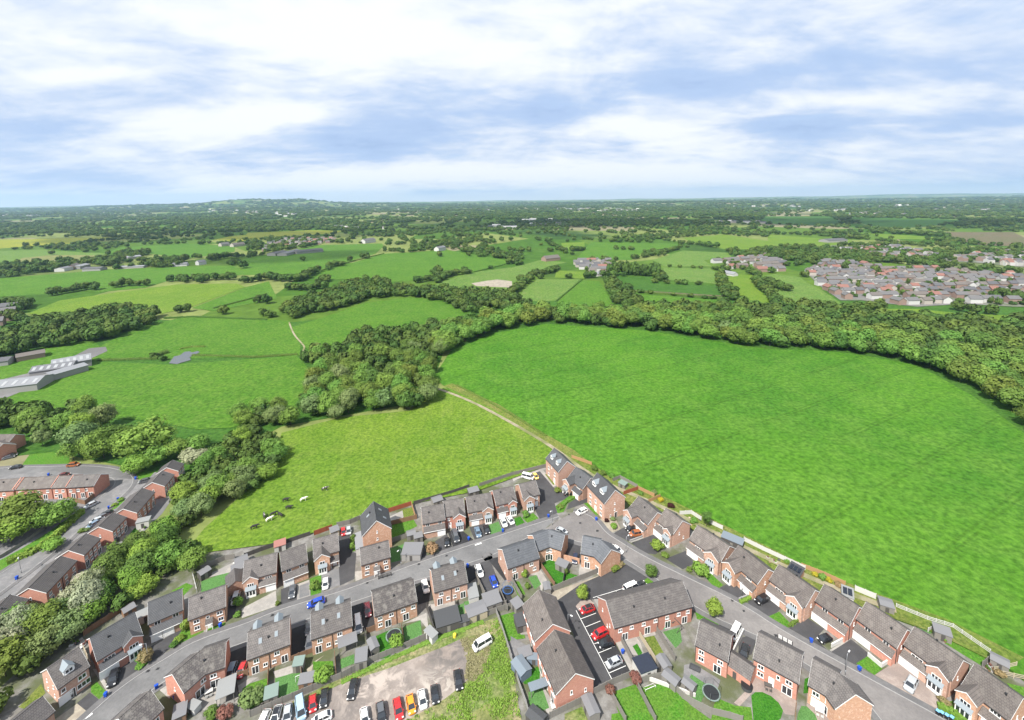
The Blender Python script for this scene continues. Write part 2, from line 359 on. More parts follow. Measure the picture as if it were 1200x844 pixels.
# vegetation
leafmat('leaf_green', (.180, .315, .062), (.140, .260, .052)); leafmat('leaf_olive', (.170, .245, .050), (.135, .205, .042)); leafmat('leaf_dark', (0.098, 0.189, 0.039), (0.119, 0.210, 0.048))
leafmat('leaf_lime', (.215, .345, .060), (.170, .300, .052)); leafmat('leaf_grey', (0.210, 0.287, 0.112), (0.168, 0.245, 0.084)); leafmat('leaf_blossom', (.36, .38, .25), (.24, .30, .15))
leafmat('leaf_copper', (0.063, 0.021, 0.021), (0.052, 0.023, 0.021)); leafmat('leaf_red', (.26, .115, .095), (.24, .13, .09)); leafmat('leaf_yellow', (0.460, 0.391, 0.034), (0.414, 0.380, 0.046)); leafmat('leaf_rust', (0.347, 0.239, 0.130), (0.260, 0.239, 0.109))
leafmat('leaf_far', (.088, .148, .030), (.048, .090, .021), (.75, 1.25), .15)
leafmat('leaf_straw', (0.360, 0.310, 0.190), (0.280, 0.260, 0.140))
mott('bark', [(.085, .066, .048), (.12, .1, .08)], 3.0, space='o')
# ------------------------------------------------------------------ sheets of ground
def ccw(pts):
    a = sum(pts[i].x * pts[(i + 1) % len(pts)].y - pts[(i + 1) % len(pts)].x * pts[i].y for i in range(len(pts)))
    return pts if a > 0 else pts[::-1]
def sheet(name, s, mat, z=0.01, cell=0, kind='structure', wig=0.0):
    """a flat sheet over the polygon of picks s; cell > 0 cuts it so that it follows the terrain"""
    pts = s if not isinstance(s, str) else G(s)
    pts = ccw([Vector((p.x, p.y, 0)) for p in pts])
    if wig:
        out = []
        for i, p in enumerate(pts):
            q = pts[(i + 1) % len(pts)]; n = max(1, int((q - p).length / (wig * 5))); d = (q - p)
            pr = Vector((-d.y, d.x, 0)).normalized()
            for k in range(n):
                c = p + d * (k / n); out.append(c + pr * (wig * mnoise.noise(Vector((c.x * .17, c.y * .17, 3)))))
        pts = out
    b = bmesh.new(); cv, _, cf, _, _, _ = delaunay_2d_cdt([Vector((p.x, p.y)) for p in pts], [], [list(range(len(pts)))], 1, 1e-4)
    bv = [b.verts.new((p.x, p.y, 0)) for p in cv]
    for f in cf: b.faces.new([bv[i] for i in f])
    if cell:
        xs = [p.x for p in pts]; ys = [p.y for p in pts]
        for ax, lo, hi in ((0, min(xs), max(xs)), (1, min(ys), max(ys))):
            k = math.ceil(lo / cell)
            while k * cell < hi:
                co = [0, 0, 0]; no = [0, 0, 0]; co[ax] = k * cell; no[ax] = 1
                bmesh.ops.bisect_plane(b, geom=b.verts[:] + b.edges[:] + b.faces[:], plane_co=co, plane_no=no); k += 1
    for v in b.verts: v.co.z = hgt(v.co.x, v.co.y) + z
    bmesh.ops.triangulate(b, faces=b.faces[:])
    for f in b.faces:
        f.normal_update()
        if f.normal.z < 0: f.normal_flip()
    me = bpy.data.meshes.new(name); b.to_mesh(me); b.free(); me.materials.append(M[mat])
    if cell: me.polygons.foreach_set('use_smooth', [True] * len(me.polygons))
    return tag(link(bpy.data.objects.new(name, me)), kind=kind)
def offset_line(pts, d):
    out = []
    for i, p in enumerate(pts):
        a = pts[max(0, i - 1)]; c = pts[min(len(pts) - 1, i + 1)]
        t = (c - a); t.z = 0; t.normalize(); out.append(Vector((p.x - t.y * d, p.y + t.x * d, 0)))
    return out
def smooth(pts, n=2):
    for _ in range(n):
        o = [pts[0]]
        for a, b in zip(pts, pts[1:]): o += [a * .75 + b * .25, a * .25 + b * .75]
        pts = o + [pts[-1]]
    return pts
def strip(name, line, d0, d1, mat, z0, z1):
    """a raised strip beside a line (pavement, kerb): a real step"""
    a = offset_line(line, d0); b = offset_line(line, d1); m = MB()
    for i in range(len(line) - 1):
        m.hexa([Vector((p.x, p.y, z0)) for p in (a[i], a[i + 1], b[i + 1], b[i])] + [Vector((p.x, p.y, z1)) for p in (a[i], a[i + 1], b[i + 1], b[i])])
    return tag(m.build(name, M[mat]), kind='structure')
# ------------------------------------------------------------------ windows and doors (shared meshes)
CACHE = {}
def win_meshes(w, h, n):
    k = ('w', round(w, 2), round(h, 2), n)
    if k not in CACHE:
        f = MB(); t = .11
        f.box(-w / 2, w / 2, -.06, .02, 0, t); f.box(-w / 2, w / 2, -.06, .02, h - t, h)
        for i in range(n + 1):
            x = -w / 2 + i * (w - t) / n; f.box(x, x + t, -.055, .02, t, h - t)
        f.box(-w / 2 - .08, w / 2 + .08, -.12, .02, -.1, -.002)
        g = MB(); g.box(-w / 2 + .05, w / 2 - .05, -.025, .02, .06, h - .06)
        CACHE[k] = (f.mesh('window', M['upvc_white']), g.mesh('pane', M['glass_dark']))
    return CACHE[k]
def patio_meshes(w, h):
    k = ('p', w, h)
    if k not in CACHE:
        f = MB(); t = .13
        f.box(-w / 2, w / 2, -.06, .02, h - t, h); f.box(-w / 2, w / 2, -.06, .02, 0, t)
        for x in (-w / 2, -t / 2, w / 2 - t): f.box(x, x + t, -.055, .02, t, h - t)
        g = MB(); g.box(-w / 2 + .05, w / 2 - .05, -.025, .02, .06, h - .06)
        CACHE[k] = (f.mesh('patio_door', M['upvc_white']), g.mesh('pane', M['glass_dark']))
    return CACHE[k]
def garage_mesh(w):
    k = ('g', w)
    if k not in CACHE:
        f = MB(); f.box(-w / 2, w / 2, -.04, .02, .02, 2.1)
        for i in range(4): f.box(-w / 2 + .06, w / 2 - .06, -.06, -.041, .1 + i * .5, .5 + i * .5)
        f.box(-w / 2 - .1, -w / 2, -.07, .02, 0, 2.2); f.box(w / 2, w / 2 + .1, -.07, .02, 0, 2.2); f.box(-w / 2 - .1, w / 2 + .1, -.07, .02, 2.1, 2.22)
        CACHE[k] = f.mesh('garage_door', M['upvc_white'])
    return CACHE[k]
def door_mesh(w, col):
    k = ('d', w, col)
    if k not in CACHE:
        f = MB(); f.box(-w / 2, w / 2, -.05, .02, .02, 2.05); f.box(-w / 2 + .15, w / 2 - .15, -.07, -.05, .2, .9); f.box(-w / 2 - .09, -w / 2, -.08, .02, 0, 2.15, 1); f.box(w / 2, w / 2 + .09, -.08, .02, 0, 2.15, 1); f.box(-w / 2 - .09, w / 2 + .09, -.08, .02, 2.05, 2.16, 1)
        CACHE[k] = f.mesh('door', [M[col], M['upvc_white']])
    return CACHE[k]
def skylight_mesh():
    if 'sky' not in CACHE:
        f = MB(); f.box(-.39, .39, -.6, .6, 0, .1, 0)
        g = MB(); g.box(-.3, .3, -.5, .5, .1, .115, 0)
        CACHE['sky'] = (f.mesh('skylight', M['sheet_pale']), g.mesh('pane', M['lead']))
    return CACHE['sky']
def vent_mesh():
    if 'vent' not in CACHE:
        f = MB(); f.box(-.14, .14, -.14, .14, -.1, .42, 0, .02, .02); f.box(-.2, .2, -.2, .2, .42, .5, 0); CACHE['vent'] = f.mesh('roof_vent', M['gutter_dark'])
    return CACHE['vent']

FACES = {'f': 0.0, 'b': pi, 'a': -pi / 2, 'c': pi / 2}
def gable_walls(m, L, D, he, hr, e=.12):
    """pentagonal prism: x along the ridge, y across"""
    y = D / 2
    A = [(e, -y, 0), (e, -y, he), (e, 0, hr - .08), (e, y, he), (e, y, 0)]; B = [(L - e, p[1], p[2]) for p in A]
    m.face(A[::-1]); m.face(B)
    for i in (0, 1, 2, 3): m.face([A[i], A[i + 1], B[i + 1], B[i]][::-1])
def house(label, s, D=8.0, he=4.5, pitch=36, wall='brick_mixed', roof='roof_grey', ft='', pts=None, root=None, group=None, cat='house', verge='upvc_white', eave=.2, name='house'):
    tp = tan(radians(pitch)); hr = he + D / 2 * tp
    A, B = pts if pts else G(s, hr)
    A = Vector((A.x, A.y, 0)); B = Vector((B.x, B.y, 0))
    d = B - A; L = d.length; rz = atan2(d.y, d.x)
    if root is None:
        root = empty(name, A, rz); tag(root, label, cat, group)
        off = Vector((0, 0, 0)); dr = 0.0
    else:
        inv = Matrix.Rotation(-root.rotation_euler.z, 3, 'Z'); off = inv @ (A - Vector(root.location)); dr = rz - root.rotation_euler.z
    R = Matrix.Rotation(dr, 3, 'Z')
    def put(o, x, y, z, r=0.0):
        o.location = off + R @ Vector((x, y, z)); o.rotation_euler = (0, 0, dr + r); return o
    def add(mb, nm, mat, x=0, y=0, z=0, r=0.0, parent=root):
        return put(mb.build(nm, mat, parent), x, y, z, r)
    w = MB(); gable_walls(w, L, D, he, hr); add(w, 'wall', M[wall])
    # main roof: two thick slopes, its ridge cap and the dark gutters
    r = MB(); t = .16; ye = D / 2 + eave; ze = he - eave * tp
    r.slab([(-.05, -ye, ze + t), (L + .05, -ye, ze + t), (L + .05, 0, hr + t), (-.05, 0, hr + t)], t)
    r.slab([(-.05, 0, hr + t), (L + .05, 0, hr + t), (L + .05, ye, ze + t), (-.05, ye, ze + t)], t)
    ro = add(r, 'roof', M[roof])
    c = MB(); c.box(-.06, L + .06, -.13, .13, hr + t - .06, hr + t + .06, 0, 0, .06); cc = c.build('ridge_cap', M[roof], ro)
    for sg in (-1, 1): g = MB(); g.box(-.05, L + .05, min(sg * (ye + .01), sg * (ye + .12)), max(sg * (ye + .01), sg * (ye + .12)), ze + .02, ze + .15); add(g, 'gutter', M['gutter_dark'])
    for x0 in (-.075, L + .055):
        v = MB()
        for sg in (-1, 1):
            v.hexa([(x0, sg * ye, ze - .06), (x0 + .02, sg * ye, ze - .06), (x0 + .02, 0, hr - .06), (x0, 0, hr - .06), (x0, sg * ye, ze + t), (x0 + .02, sg * ye, ze + t), (x0 + .02, 0, hr + t), (x0, 0, hr + t)])
        add(v, 'verge_board', M[verge])
    def face_pos(fc, u, wing):
        if fc == 'f': return u * L, -D / 2, 0.0
        if fc == 'w': return u * L, -D / 2 - wing, 0.0
        if fc == 'b': return u * L, D / 2, pi
        if fc == 'a': return .12, D / 2 - u * D, -pi / 2
        return L - .12, -D / 2 + u * D, pi / 2
    wing = 0.0
    if 'v ' not in ft and L > 7 and name == 'house': ft += '; v %.2f %.2f' % (.25 + .5 * ((L * 7.3) % 1), .45 + .3 * ((L * 3.7) % 1))
    for f in ft.split(';'):
        a = f.split()
        if not a: continue
        k = a[0]; nums = [float(q) if q.replace('.', '').replace('-', '').isdigit() else q for q in a[1:]]
        if k == 'w':
            fc, u, z, ww, hh = nums[:5]; z -= .32 if 2.9 < z < 3.3 and fc in 'fw' else 0; n = int(nums[5]) if len(nums) > 5 else 2
            x, y, rr = face_pos(fc, u, wing); fm, gm = win_meshes(ww, hh, n)
            o = put(inst('window', fm, root), x, y, z, rr); inst('pane', gm, o)
        elif k == 'd':
            fc, u, col = nums[:3]; x, y, rr = face_pos(fc, u, wing); put(inst('door', door_mesh(.95, col), root), x, y, 0, rr)
        elif k == 'p':
            fc, u, ww = nums[:3]; x, y, rr = face_pos(fc, u, wing); fm, gm = patio_meshes(ww, 2.1)
            o = put(inst('patio_door', fm, root), x, y, .05, rr); inst('pane', gm, o)
        elif k == 'g':
            fc, u, ww = nums[:3]; x, y, rr = face_pos(fc, u, wing)
            if len(nums) > 3: y -= nums[3]
            put(inst('garage_door', garage_mesh(ww), root), x, y, 0, rr)
        elif k in 'kK':
            u, q = nums[:2]; sg = -1 if k == 'k' else 1
            fm, gm = skylight_mesh(); o = put(inst('skylight', fm, root), u * L, sg * D / 2 * (1 - q), he + q * D / 2 * tp + t + .01)
            o.rotation_euler = Matrix.Rotation(dr, 3, 'Z').to_4x4().to_euler() if False else (0, 0, 0)
            o.rotation_euler = (Matrix.Rotation(dr, 4, 'Z') @ Matrix.Rotation(-sg * radians(pitch), 4, 'X')).to_euler(); inst('pane', gm, o)
        elif k == 'v':
            u, q = nums[:2]; sg = -1 if q >= 0 else 1; q = abs(q)
            put(inst('roof_vent', vent_mesh(), root), u * L, sg * D / 2 * (1 - q), he + q * D / 2 * tp + t - .05)
        elif k in 'mM':
            u, ww = nums[:2]; q = nums[2] if len(nums) > 2 else .28; sg = -1 if k == 'm' else 1
            yf = D / 2 * (1 - q); zb = he + q * D / 2 * tp + t - .05; h1 = 1.15; rise = ww / 2 * 1.0; yb = yf - (h1 + rise + .2) / tp - .1
            b = MB(); e = ww / 2
            # local: y negative = outwards; front face at -yf
            pts_ = [(-e, 0), (-e, h1), (0, h1 + rise * .85), (e, h1), (e, 0)]
            Fp = [(x_, -yf, zb + z_) for x_, z_ in pts_]; Bp = [(x_, -max(.05, yb), zb + z_) for x_, z_ in pts_]
            b.face(Fp)
            for i in range(4): b.face([Fp[i], Bp[i], Bp[i + 1], Fp[i + 1]])
            o = add(b, 'dormer', M['upvc_white'], u * L, 0, 0, 0 if sg < 0 else pi)
            rf = MB(); zz = zb + h1 + rise * .85 + .1; yb2 = max(.03, yb - .1)
            rf.slab([(-e - .15, -yf - .18, zb + h1 - .05), (0, -yf - .18, zz), (0, -yb2, zz), (-e - .15, -yb2, zb + h1 - .05)][::-1], .08)
            rf.slab([(0, -yf - .18, zz), (e + .15, -yf - .18, zb + h1 - .05), (e + .15, -yb2, zb + h1 - .05), (0, -yb2, zz)][::-1], .08)
            rf.build('dormer_roof', M['lead'], o)
            fm, gm = win_meshes(ww * .72, .95, 2)
            wo = inst('window', fm, o, (0, -yf - .005, zb + .12)); inst('pane', gm, o, (0, -yf - .005, zb + .12))
        elif k == 'W':
            u0, u1, pj = nums[:3]; wing = pj; x0, x1 = u0 * L, u1 * L; wd = x1 - x0; wp = tan(radians(nums[3])) if len(nums) > 3 else tp
            zr = min(he + wd / 2 * wp, hr - .05); wp = (zr - he) / (wd / 2); xc = (x0 + x1) / 2; yf = -D / 2 - pj
            b = MB(); ya = yf; yb = -D / 2 + .06
            pts_ = [(x0, 0), (x0, he), (xc, zr - .06), (x1, he), (x1, 0)]
            Fp = [(x_, ya, z_) for x_, z_ in pts_]; Bp = [(x_, yb, z_) for x_, z_ in pts_]
            b.face(Fp)
            for i in range(4): b.face([Fp[i], Bp[i], Bp[i + 1], Fp[i + 1]])
            add(b, 'gable_wall', M[wall])
            # its roof: local x runs along its own ridge, from the front back into the main slope
            yr = -(hr - zr) / tp + .25; ln = yr - (yf - .12); es = .22; zl = he - es * wp
            rf = MB(); hw = wd / 2 + es; vb = (-D / 2 + .55) - (yf - .12); tt = .2
            rf.slab([(0, hw, zl + tt), (0, 0, zr + tt), (ln, 0, zr + tt), (vb, hw, zl + tt)], .14)
            rf.slab([(0, 0, zr + tt), (0, -hw, zl + tt), (vb, -hw, zl + tt), (ln, 0, zr + tt)], .14)
            add(rf, 'gable_roof', M[roof], xc, yf - .12, 0, pi / 2)
            vb_ = MB()
            for sg in (-1, 1):
                vb_.hexa([(sg * hw, -.02, zl - .02), (sg * hw, 0, zl - .02), (0, 0, zr - .02), (0, -.02, zr - .02), (sg * hw, -.02, zl + tt), (sg * hw, 0, zl + tt), (0, 0, zr + tt), (0, -.02, zr + tt)])
            add(vb_, 'verge_board', M[verge], xc, yf - .125, 0)
        elif k in 'lo':
            u0, u1, dp, z = nums[:4]; mt = nums[4] if len(nums) > 4 else roof; x0, x1 = u0 * L, u1 * L; zt = z + dp * .62 + .1; y = -D / 2
            if k == 'l':
                b = MB(); b.box(x0 + .1, x1 - .1, y - dp, y + .02, 0, z - .02); add(b, 'garage_wall' if dp > 1.2 else 'porch_wall', M[wall])
            rf = MB(); ov = .25
            rf.slab([(x0, y - dp - ov, z - ov * .62 + .14), (x1, y - dp - ov, z - ov * .62 + .14), (x1, y + .01, zt + .14), (x0, y + .01, zt + .14)], .13)
            add(rf, 'porch_roof', M[mt])
            if k == 'o':
                for x_ in (x0 + .15, x1 - .15): q = MB(); q.box(x_ - .06, x_ + .06, y - dp - .06, y - dp + .06, 0, z); add(q, 'porch_post', M['upvc_white'])
            gg = MB(); gg.box(x0, x1, y - dp - ov - .1, y - dp - ov - .01, z - ov * .62 - .02, z - ov * .62 + .1); add(gg, 'gutter', M['upvc_white'])
        elif k == 'y':      # bay window with a lead roof on the wing (or the front)
            u, ww = nums[:2]; y = -D / 2 - wing; dp = .75
            b = MB(); b.box(-ww / 2, ww / 2, -dp, .02, 0, 2.25); o = add(b, 'bay_window', M['upvc_white'], u * L, y)
            rf = MB(); rf.slab([(-ww / 2 - .15, -dp - .2, 2.35), (ww / 2 + .15, -dp - .2, 2.35), (ww / 2 + .15, .0, 2.95), (-ww / 2 - .15, .0, 2.95)], .1); rf.build('bay_roof', M['lead'], o)
            gl = MB(); n = max(2, round(ww / .8)); st = (ww - .2) / n
            for i in range(n): gl.box(-ww / 2 + .1 + i * st + .1, -ww / 2 + .1 + (i + 1) * st - .1, -dp - .012, -dp + .02, .75, 2.0)
            gl.build('pane', M['glass_dark'], o)
        elif k == 'c':      # glazed or flat-roofed box against the front: u0 u1 depth height roof wall
            u0, u1, dp, z, mt, wm = nums[:6]; x0, x1 = u0 * L, u1 * L; y = -D / 2
            b = MB(); b.box(x0, x1, y - dp, y + .02, 0, z - .03); o = add(b, 'extension_wall', M[wm])
            rf = MB(); rf.slab([(x0 - .1, y - dp - .15, z), (x1 + .1, y - dp - .15, z), (x1 + .1, y + .01, z + .35), (x0 - .1, y + .01, z + .35)], .1); add(rf, 'extension_roof', M[mt])
        elif k == 'x':      # downpipe
            x, y, rr = face_pos(nums[0], nums[1], 0.0); b = MB(); b.box(-.05, .05, -.12, -.01, 0, he - .1); add(b, 'downpipe', M['gutter_dark'], x, y, 0, rr)
        elif k == 'z':      # party wall strip proud of the roof
            u = nums[0]; b = MB(); x0 = u * L
            for sg in (-1, 1):
                b.hexa([(x0 - .12, sg * (D / 2 + .05), he + .0), (x0 + .12, sg * (D / 2 + .05), he), (x0 + .12, 0, hr), (x0 - .12, 0, hr), (x0 - .12, sg * (D / 2 + .05), he + .42), (x0 + .12, sg * (D / 2 + .05), he + .42), (x0 + .12, 0, hr + .42), (x0 - .12, 0, hr + .42)])
            add(b, 'party_wall', M[wall])
    return root
# ------------------------------------------------------------------ cars
def ring(x, zb, zt, w, wt, n=5):
    """cross-section at x: half-widths w at the waist, wt at the top"""
    zm = zb + (zt - zb) * .55
    return [(x, -w * .9, zb), (x, -w, zb + .12), (x, -w, zm), (x, -wt, zt - .03), (x, -wt * .8, zt), (x, wt * .8, zt), (x, wt, zt - .03), (x, w, zm), (x, w, zb + .12), (x, w * .9, zb)]
CARS = {}
def car_parts(kind):
    if kind in CARS: return CARS[kind]
    L, W, Hh, belt, hood, cab = {'hatch': (4.1, 1.76, 1.48, .92, .86, (-.62, -1.45, 1.05, 1.85)), 'saloon': (4.6, 1.82, 1.43, .92, .84, (-.55, -1.35, .75, 1.55)), 'estate': (4.6, 1.82, 1.48, .93, .86, (-.6, -1.4, 1.5, 2.12)),
        'suv': (4.5, 1.86, 1.68, 1.05, .99, (-.7, -1.4, 1.4, 2.05)), 'van': (5.0, 1.95, 2.0, 1.15, 1.02, (-1.35, -2.05, 2.15, 2.42)), 'small': (3.7, 1.66, 1.48, .92, .86, (-.62, -1.35, .95, 1.65))}[kind]
    h = L / 2; w = W / 2; x1, x0, x2, x3 = cab   # roof start, windscreen foot, roof end, rear glass foot (front is -x)
    b = MB()
    b.loft([ring(-h, .32, .62, w * .72, w * .62), ring(-h + .12, .24, hood - .14, w * .88, w * .78), ring(-h + .5, .2, hood - .04, w * .98, w * .88), ring(x0, .2, hood + .02, w, w * .92),
            ring((x0 + x3) / 2, .2, belt, w, w * .93), ring(min(x3, h - .3), .2, belt, w, w * .93), ring(h - .12, .26, belt - .06, w * .92, w * .84), ring(h, .36, belt - .16, w * .82, w * .74)])
    # roof panel and pillars
    rw = w * .74; zt = Hh
    b.loft([[(x1 - .06, -rw * .9, zt - .07), (x1 - .06, rw * .9, zt - .07), (x1 - .06, rw * .86, zt - .03), (x1 - .06, -rw * .86, zt - .03)],
            [((x1 + x2) / 2, -rw, zt - .05), ((x1 + x2) / 2, rw, zt - .05), ((x1 + x2) / 2, rw * .93, zt + .02), ((x1 + x2) / 2, -rw * .93, zt + .02)],
            [(x2 + .04, -rw * .92, zt - .08), (x2 + .04, rw * .92, zt - .08), (x2 + .04, rw * .86, zt - .04), (x2 + .04, -rw * .86, zt - .04)]])
    for sg in (-1, 1):
        b.tube((x0 + .02, sg * w * .88, hood), (x1, sg * rw * .93, zt - .06), .045, n=5)
        b.tube((x3 - .03, sg * w * .88, belt - .03), (x2, sg * rw * .93, zt - .06), .06, n=5)
        b.tube(((x1 + x2) / 2, sg * w * .925, belt - .02), ((x1 + x2) / 2, sg * rw * .985, zt - .05), .045, n=5)
        b.box(x0 + .25, x0 + .42, min(sg * w * .95, sg * (w + .14)), max(sg * w * .95, sg * (w + .14)), belt - .02, belt + .14)
    g = MB()
    def gr(x, z, ww): return [(x, -ww, z), (x, ww, z)]
    g.hexa([(x0 + .02, -w * .88, hood - .02), (x3 - .02, -w * .9, belt - .05), (x3 - .02, w * .9, belt - .05), (x0 + .02, w * .88, hood - .02), (x1, -rw * .95, zt - .06), (x2, -rw * .95, zt - .07), (x2, rw * .95, zt - .07), (x1, rw * .95, zt - .06)])
    wh = MB(); rim = MB(); rr = .33 if kind not in ('suv', 'van') else .36
    wh.loft([[(rr * k * cos(t), y, rr * k * sin(t)) for t in [2 * pi * i / 14 for i in range(14)]] for y, k in ((-.1, .86), (-.085, 1), (.085, 1), (.1, .86))])
    rim.loft([[(rr * .62 * cos(t), y, rr * .62 * sin(t)) for t in [2 * pi * i / 10 for i in range(10)]] for y in (-.112, .112)])
    hl = MB(); hl.box(-h + .04, -h + .3, -.2, .2, hood - .24, hood - .1, 0, .02, .02)
    tl = MB(); tl.box(h - .16, h - .02, -.13, .13, belt - .3, belt - .1, 0, .02, .01)
    body = b.mesh('body', M['paint_black'], False); b.fix(body)
    for p in body.polygons: p.use_smooth = False
    P_ = dict(body=body, windows=g.fix(g.mesh('windows', M['glass_dark'])), wheel=wh.fix(wh.mesh('wheel', M['rubber'])), rim=rim.fix(rim.mesh('rim', M['alloy'])), hl=hl.fix(hl.mesh('headlight', M['lamp_lens'])), tl=tl.fix(tl.mesh('tail_light', M['lamp_red'])), L=L, w=w, h=h, hood=hood, belt=belt, rr=rr)
    CARS[kind] = P_; return P_
def car(label, s, kind, col, roofcol=None, cat=None, z=.02):
    """s: rear pick, then front pick of the car's middle line"""
    p = car_parts(kind); a, b = G(s, .5); c = (a + b) / 2; d = b - a
    name = {'van': 'van'}.get(kind, 'car')
    r = empty(name, (c.x, c.y, z), atan2(-d.y, -d.x)); tag(r, label, cat or name)
    o = inst('body', p['body'], r); o.material_slots[0].link = 'OBJECT'; o.material_slots[0].material = M['paint_' + col]
    inst('windows', p['windows'], r)
    if roofcol:
        q = MB(); g = p['windows'].vertices; x0 = g[4].co.x + .08; x1 = g[5].co.x - .05; yy = abs(g[4].co.y) - .03; zz = g[4].co.z + .075
        q.box(x0, x1, -yy, yy, zz, zz + .03, 0, .03, .03); q.build('roof_panel', M['paint_' + roofcol], r)
    h, w = p['h'], p['w']
    for x in (-h + .82, h - .8):
        for sg in (-1, 1):
            k = inst('wheel', p['wheel'], r, (x, sg * (w - .09), p['rr'])); inst('rim', p['rim'], k)
    for sg in (-1, 1):
        inst('headlight', p['hl'], r, (0, sg * (w - .3), 0)); inst('tail_light', p['tl'], r, (0, sg * (w - .24), 0))
    return r
# ------------------------------------------------------------------ trees, shrubs, hedges
def leaf_quad(V, F, p, n, s, rnd):
    a = n.orthogonal().normalized(); b = n.cross(a); t = rnd.random() * pi
    u = (a * cos(t) + b * sin(t)) * s; v = (b * cos(t) - a * sin(t)) * (s * .75)
    k = len(V); V += [tuple(p - u - v * .3), tuple(p + v), tuple(p + u - v * .3), tuple(p - v * 1.1)]; F.append((k, k + 1, k + 2, k + 3))
def rdir(rnd):
    z = rnd.uniform(-1, 1); t = rnd.random() * 2 * pi; q = sqrt(1 - z * z); return Vector((q * cos(t), q * sin(t), z))
def crown_mesh(seed, nl=34, n=2600, leaf=.065, tall=1.0, tight=.62, mat=None, low=-.55):
    """unit crown about the origin: leaf clumps on the shells of many lobes"""
    rnd = random.Random(seed); lobes = []
    for i in range(nl):
        d = rdir(rnd)
        while d.z < low: d = rdir(rnd)
        rr = tight * rnd.uniform(.72, 1.12) * (1 - .25 * max(0, -d.z)); q = rnd.uniform(.24, .42)
        lobes.append((Vector((d.x * rr, d.y * rr, d.z * rr * tall)), q))
    lobes.append((Vector((0, 0, 0)), .52))
    tot = sum(q * q for c, q in lobes); V = []; F = []
    for c, q in lobes:
        for _ in range(int(n * q * q / tot)):
            d = rdir(rnd); p = c + d * (q * rnd.uniform(.8, 1.08))
            if any((p - c2).length < q2 * .72 for c2, q2 in lobes if c2 is not c): continue
            nn = (d * .75 + p.normalized() * .7 + rdir(rnd) * .55).normalized()
            leaf_quad(V, F, p, nn, leaf * rnd.uniform(.7, 1.35), rnd)
    # dense heart so that the crown is not see-through everywhere
    for c, q in lobes:
        for _ in range(10):
            d = rdir(rnd); leaf_quad(V, F, c + d * q * .55, d, q * .45, rnd)
    me = bpy.data.meshes.new('crown'); me.from_pydata(V, [], F); me.materials.append(mat or M['leaf_green']); me.update(); return me
def trunk_mesh(seed):
    rnd = random.Random(seed); m = MB()
    m.tube((0, 0, -.4), (.02, 0, .45), .055, .036, 8); m.tube((.02, 0, .44), (0, .03, .8), .036, .015, 6)
    for i in range(5):
        t = i * 1.26 + rnd.random(); z = rnd.uniform(.28, .5); m.tube((.01, 0, z), (.3 * cos(t), .3 * sin(t), z + rnd.uniform(.2, .34)), .022, .007, 5)
    return m.mesh('trunk', M['bark'], True)
CROWNS = {'big': [crown_mesh(11 + i, 40, 3600, .052, .82 + .06 * i, .66) for i in range(5)],
          'mid': [crown_mesh(31 + i, 26, 1700, .080, .8 + .08 * i, .62) for i in range(5)],
          'tall': [crown_mesh(51 + i, 26, 1900, .07, 1.5, .6, None, -.9) for i in range(2)],
          'shrub': [crown_mesh(61 + i, 16, 900, .10, .85, .6, None, -.3) for i in range(3)],
          'far': [crown_mesh(71 + i, 14, 420, .15, .75, .6, M['leaf_far'], -.3) for i in range(4)]}
TRUNKS = [trunk_mesh(i) for i in range(3)]
def tree(label, loc, r, h, leaf='leaf_green', kind='mid', name='tree', cat='tree', group=None, i=0, cb=None):
    """crown radius r, overall height h; root on the ground"""
    rnd = random.Random(i * 17 + 3)
    o = empty(name, loc, rnd.random() * 6.28); tag(o, label, cat, group)
    cm = rnd.choice(CROWNS[kind]); cb = (.12 * h) if cb is None else cb
    tallf = 1.5 if kind == 'tall' else .9
    rz = (h - cb) / (2 * tallf * .98)
    c = inst('crown', cm, o, (0, 0, cb + (h - cb) * .5), rnd.random() * 6.28, (r, r * rnd.uniform(.9, 1.08), rz))
    c.material_slots[0].link = 'OBJECT'; c.material_slots[0].material = M[leaf]
    t = inst('trunk', rnd.choice(TRUNKS), o, (0, 0, 0), rnd.random() * 6, (r * .9 if r < 3 else h * .3, r * .9 if r < 3 else h * .3, h * .85))
    return o
def shrub(label, s, r, h=None, leaf='leaf_green', name='shrub', cat='shrub', group=None, i=0):
    q = G1(s) if isinstance(s, str) else s; rnd = random.Random(i + int(q.x * 7) + 5)
    o = empty(name, (q.x, q.y, q.z), rnd.random() * 6.28); tag(o, label, cat, group); h = h or r * 1.3
    c = inst('crown', rnd.choice(CROWNS['shrub']), o, (0, 0, h * .46), 0, (r, r * rnd.uniform(.85, 1.1), h * .62)); c.material_slots[0].link = 'OBJECT'; c.material_slots[0].material = M[leaf]
    m = MB(); m.tube((0, 0, -.2), (0, 0, h * .5), .05 + r * .03, .02, 6); m.build('stem', M['bark'], o)
    return o
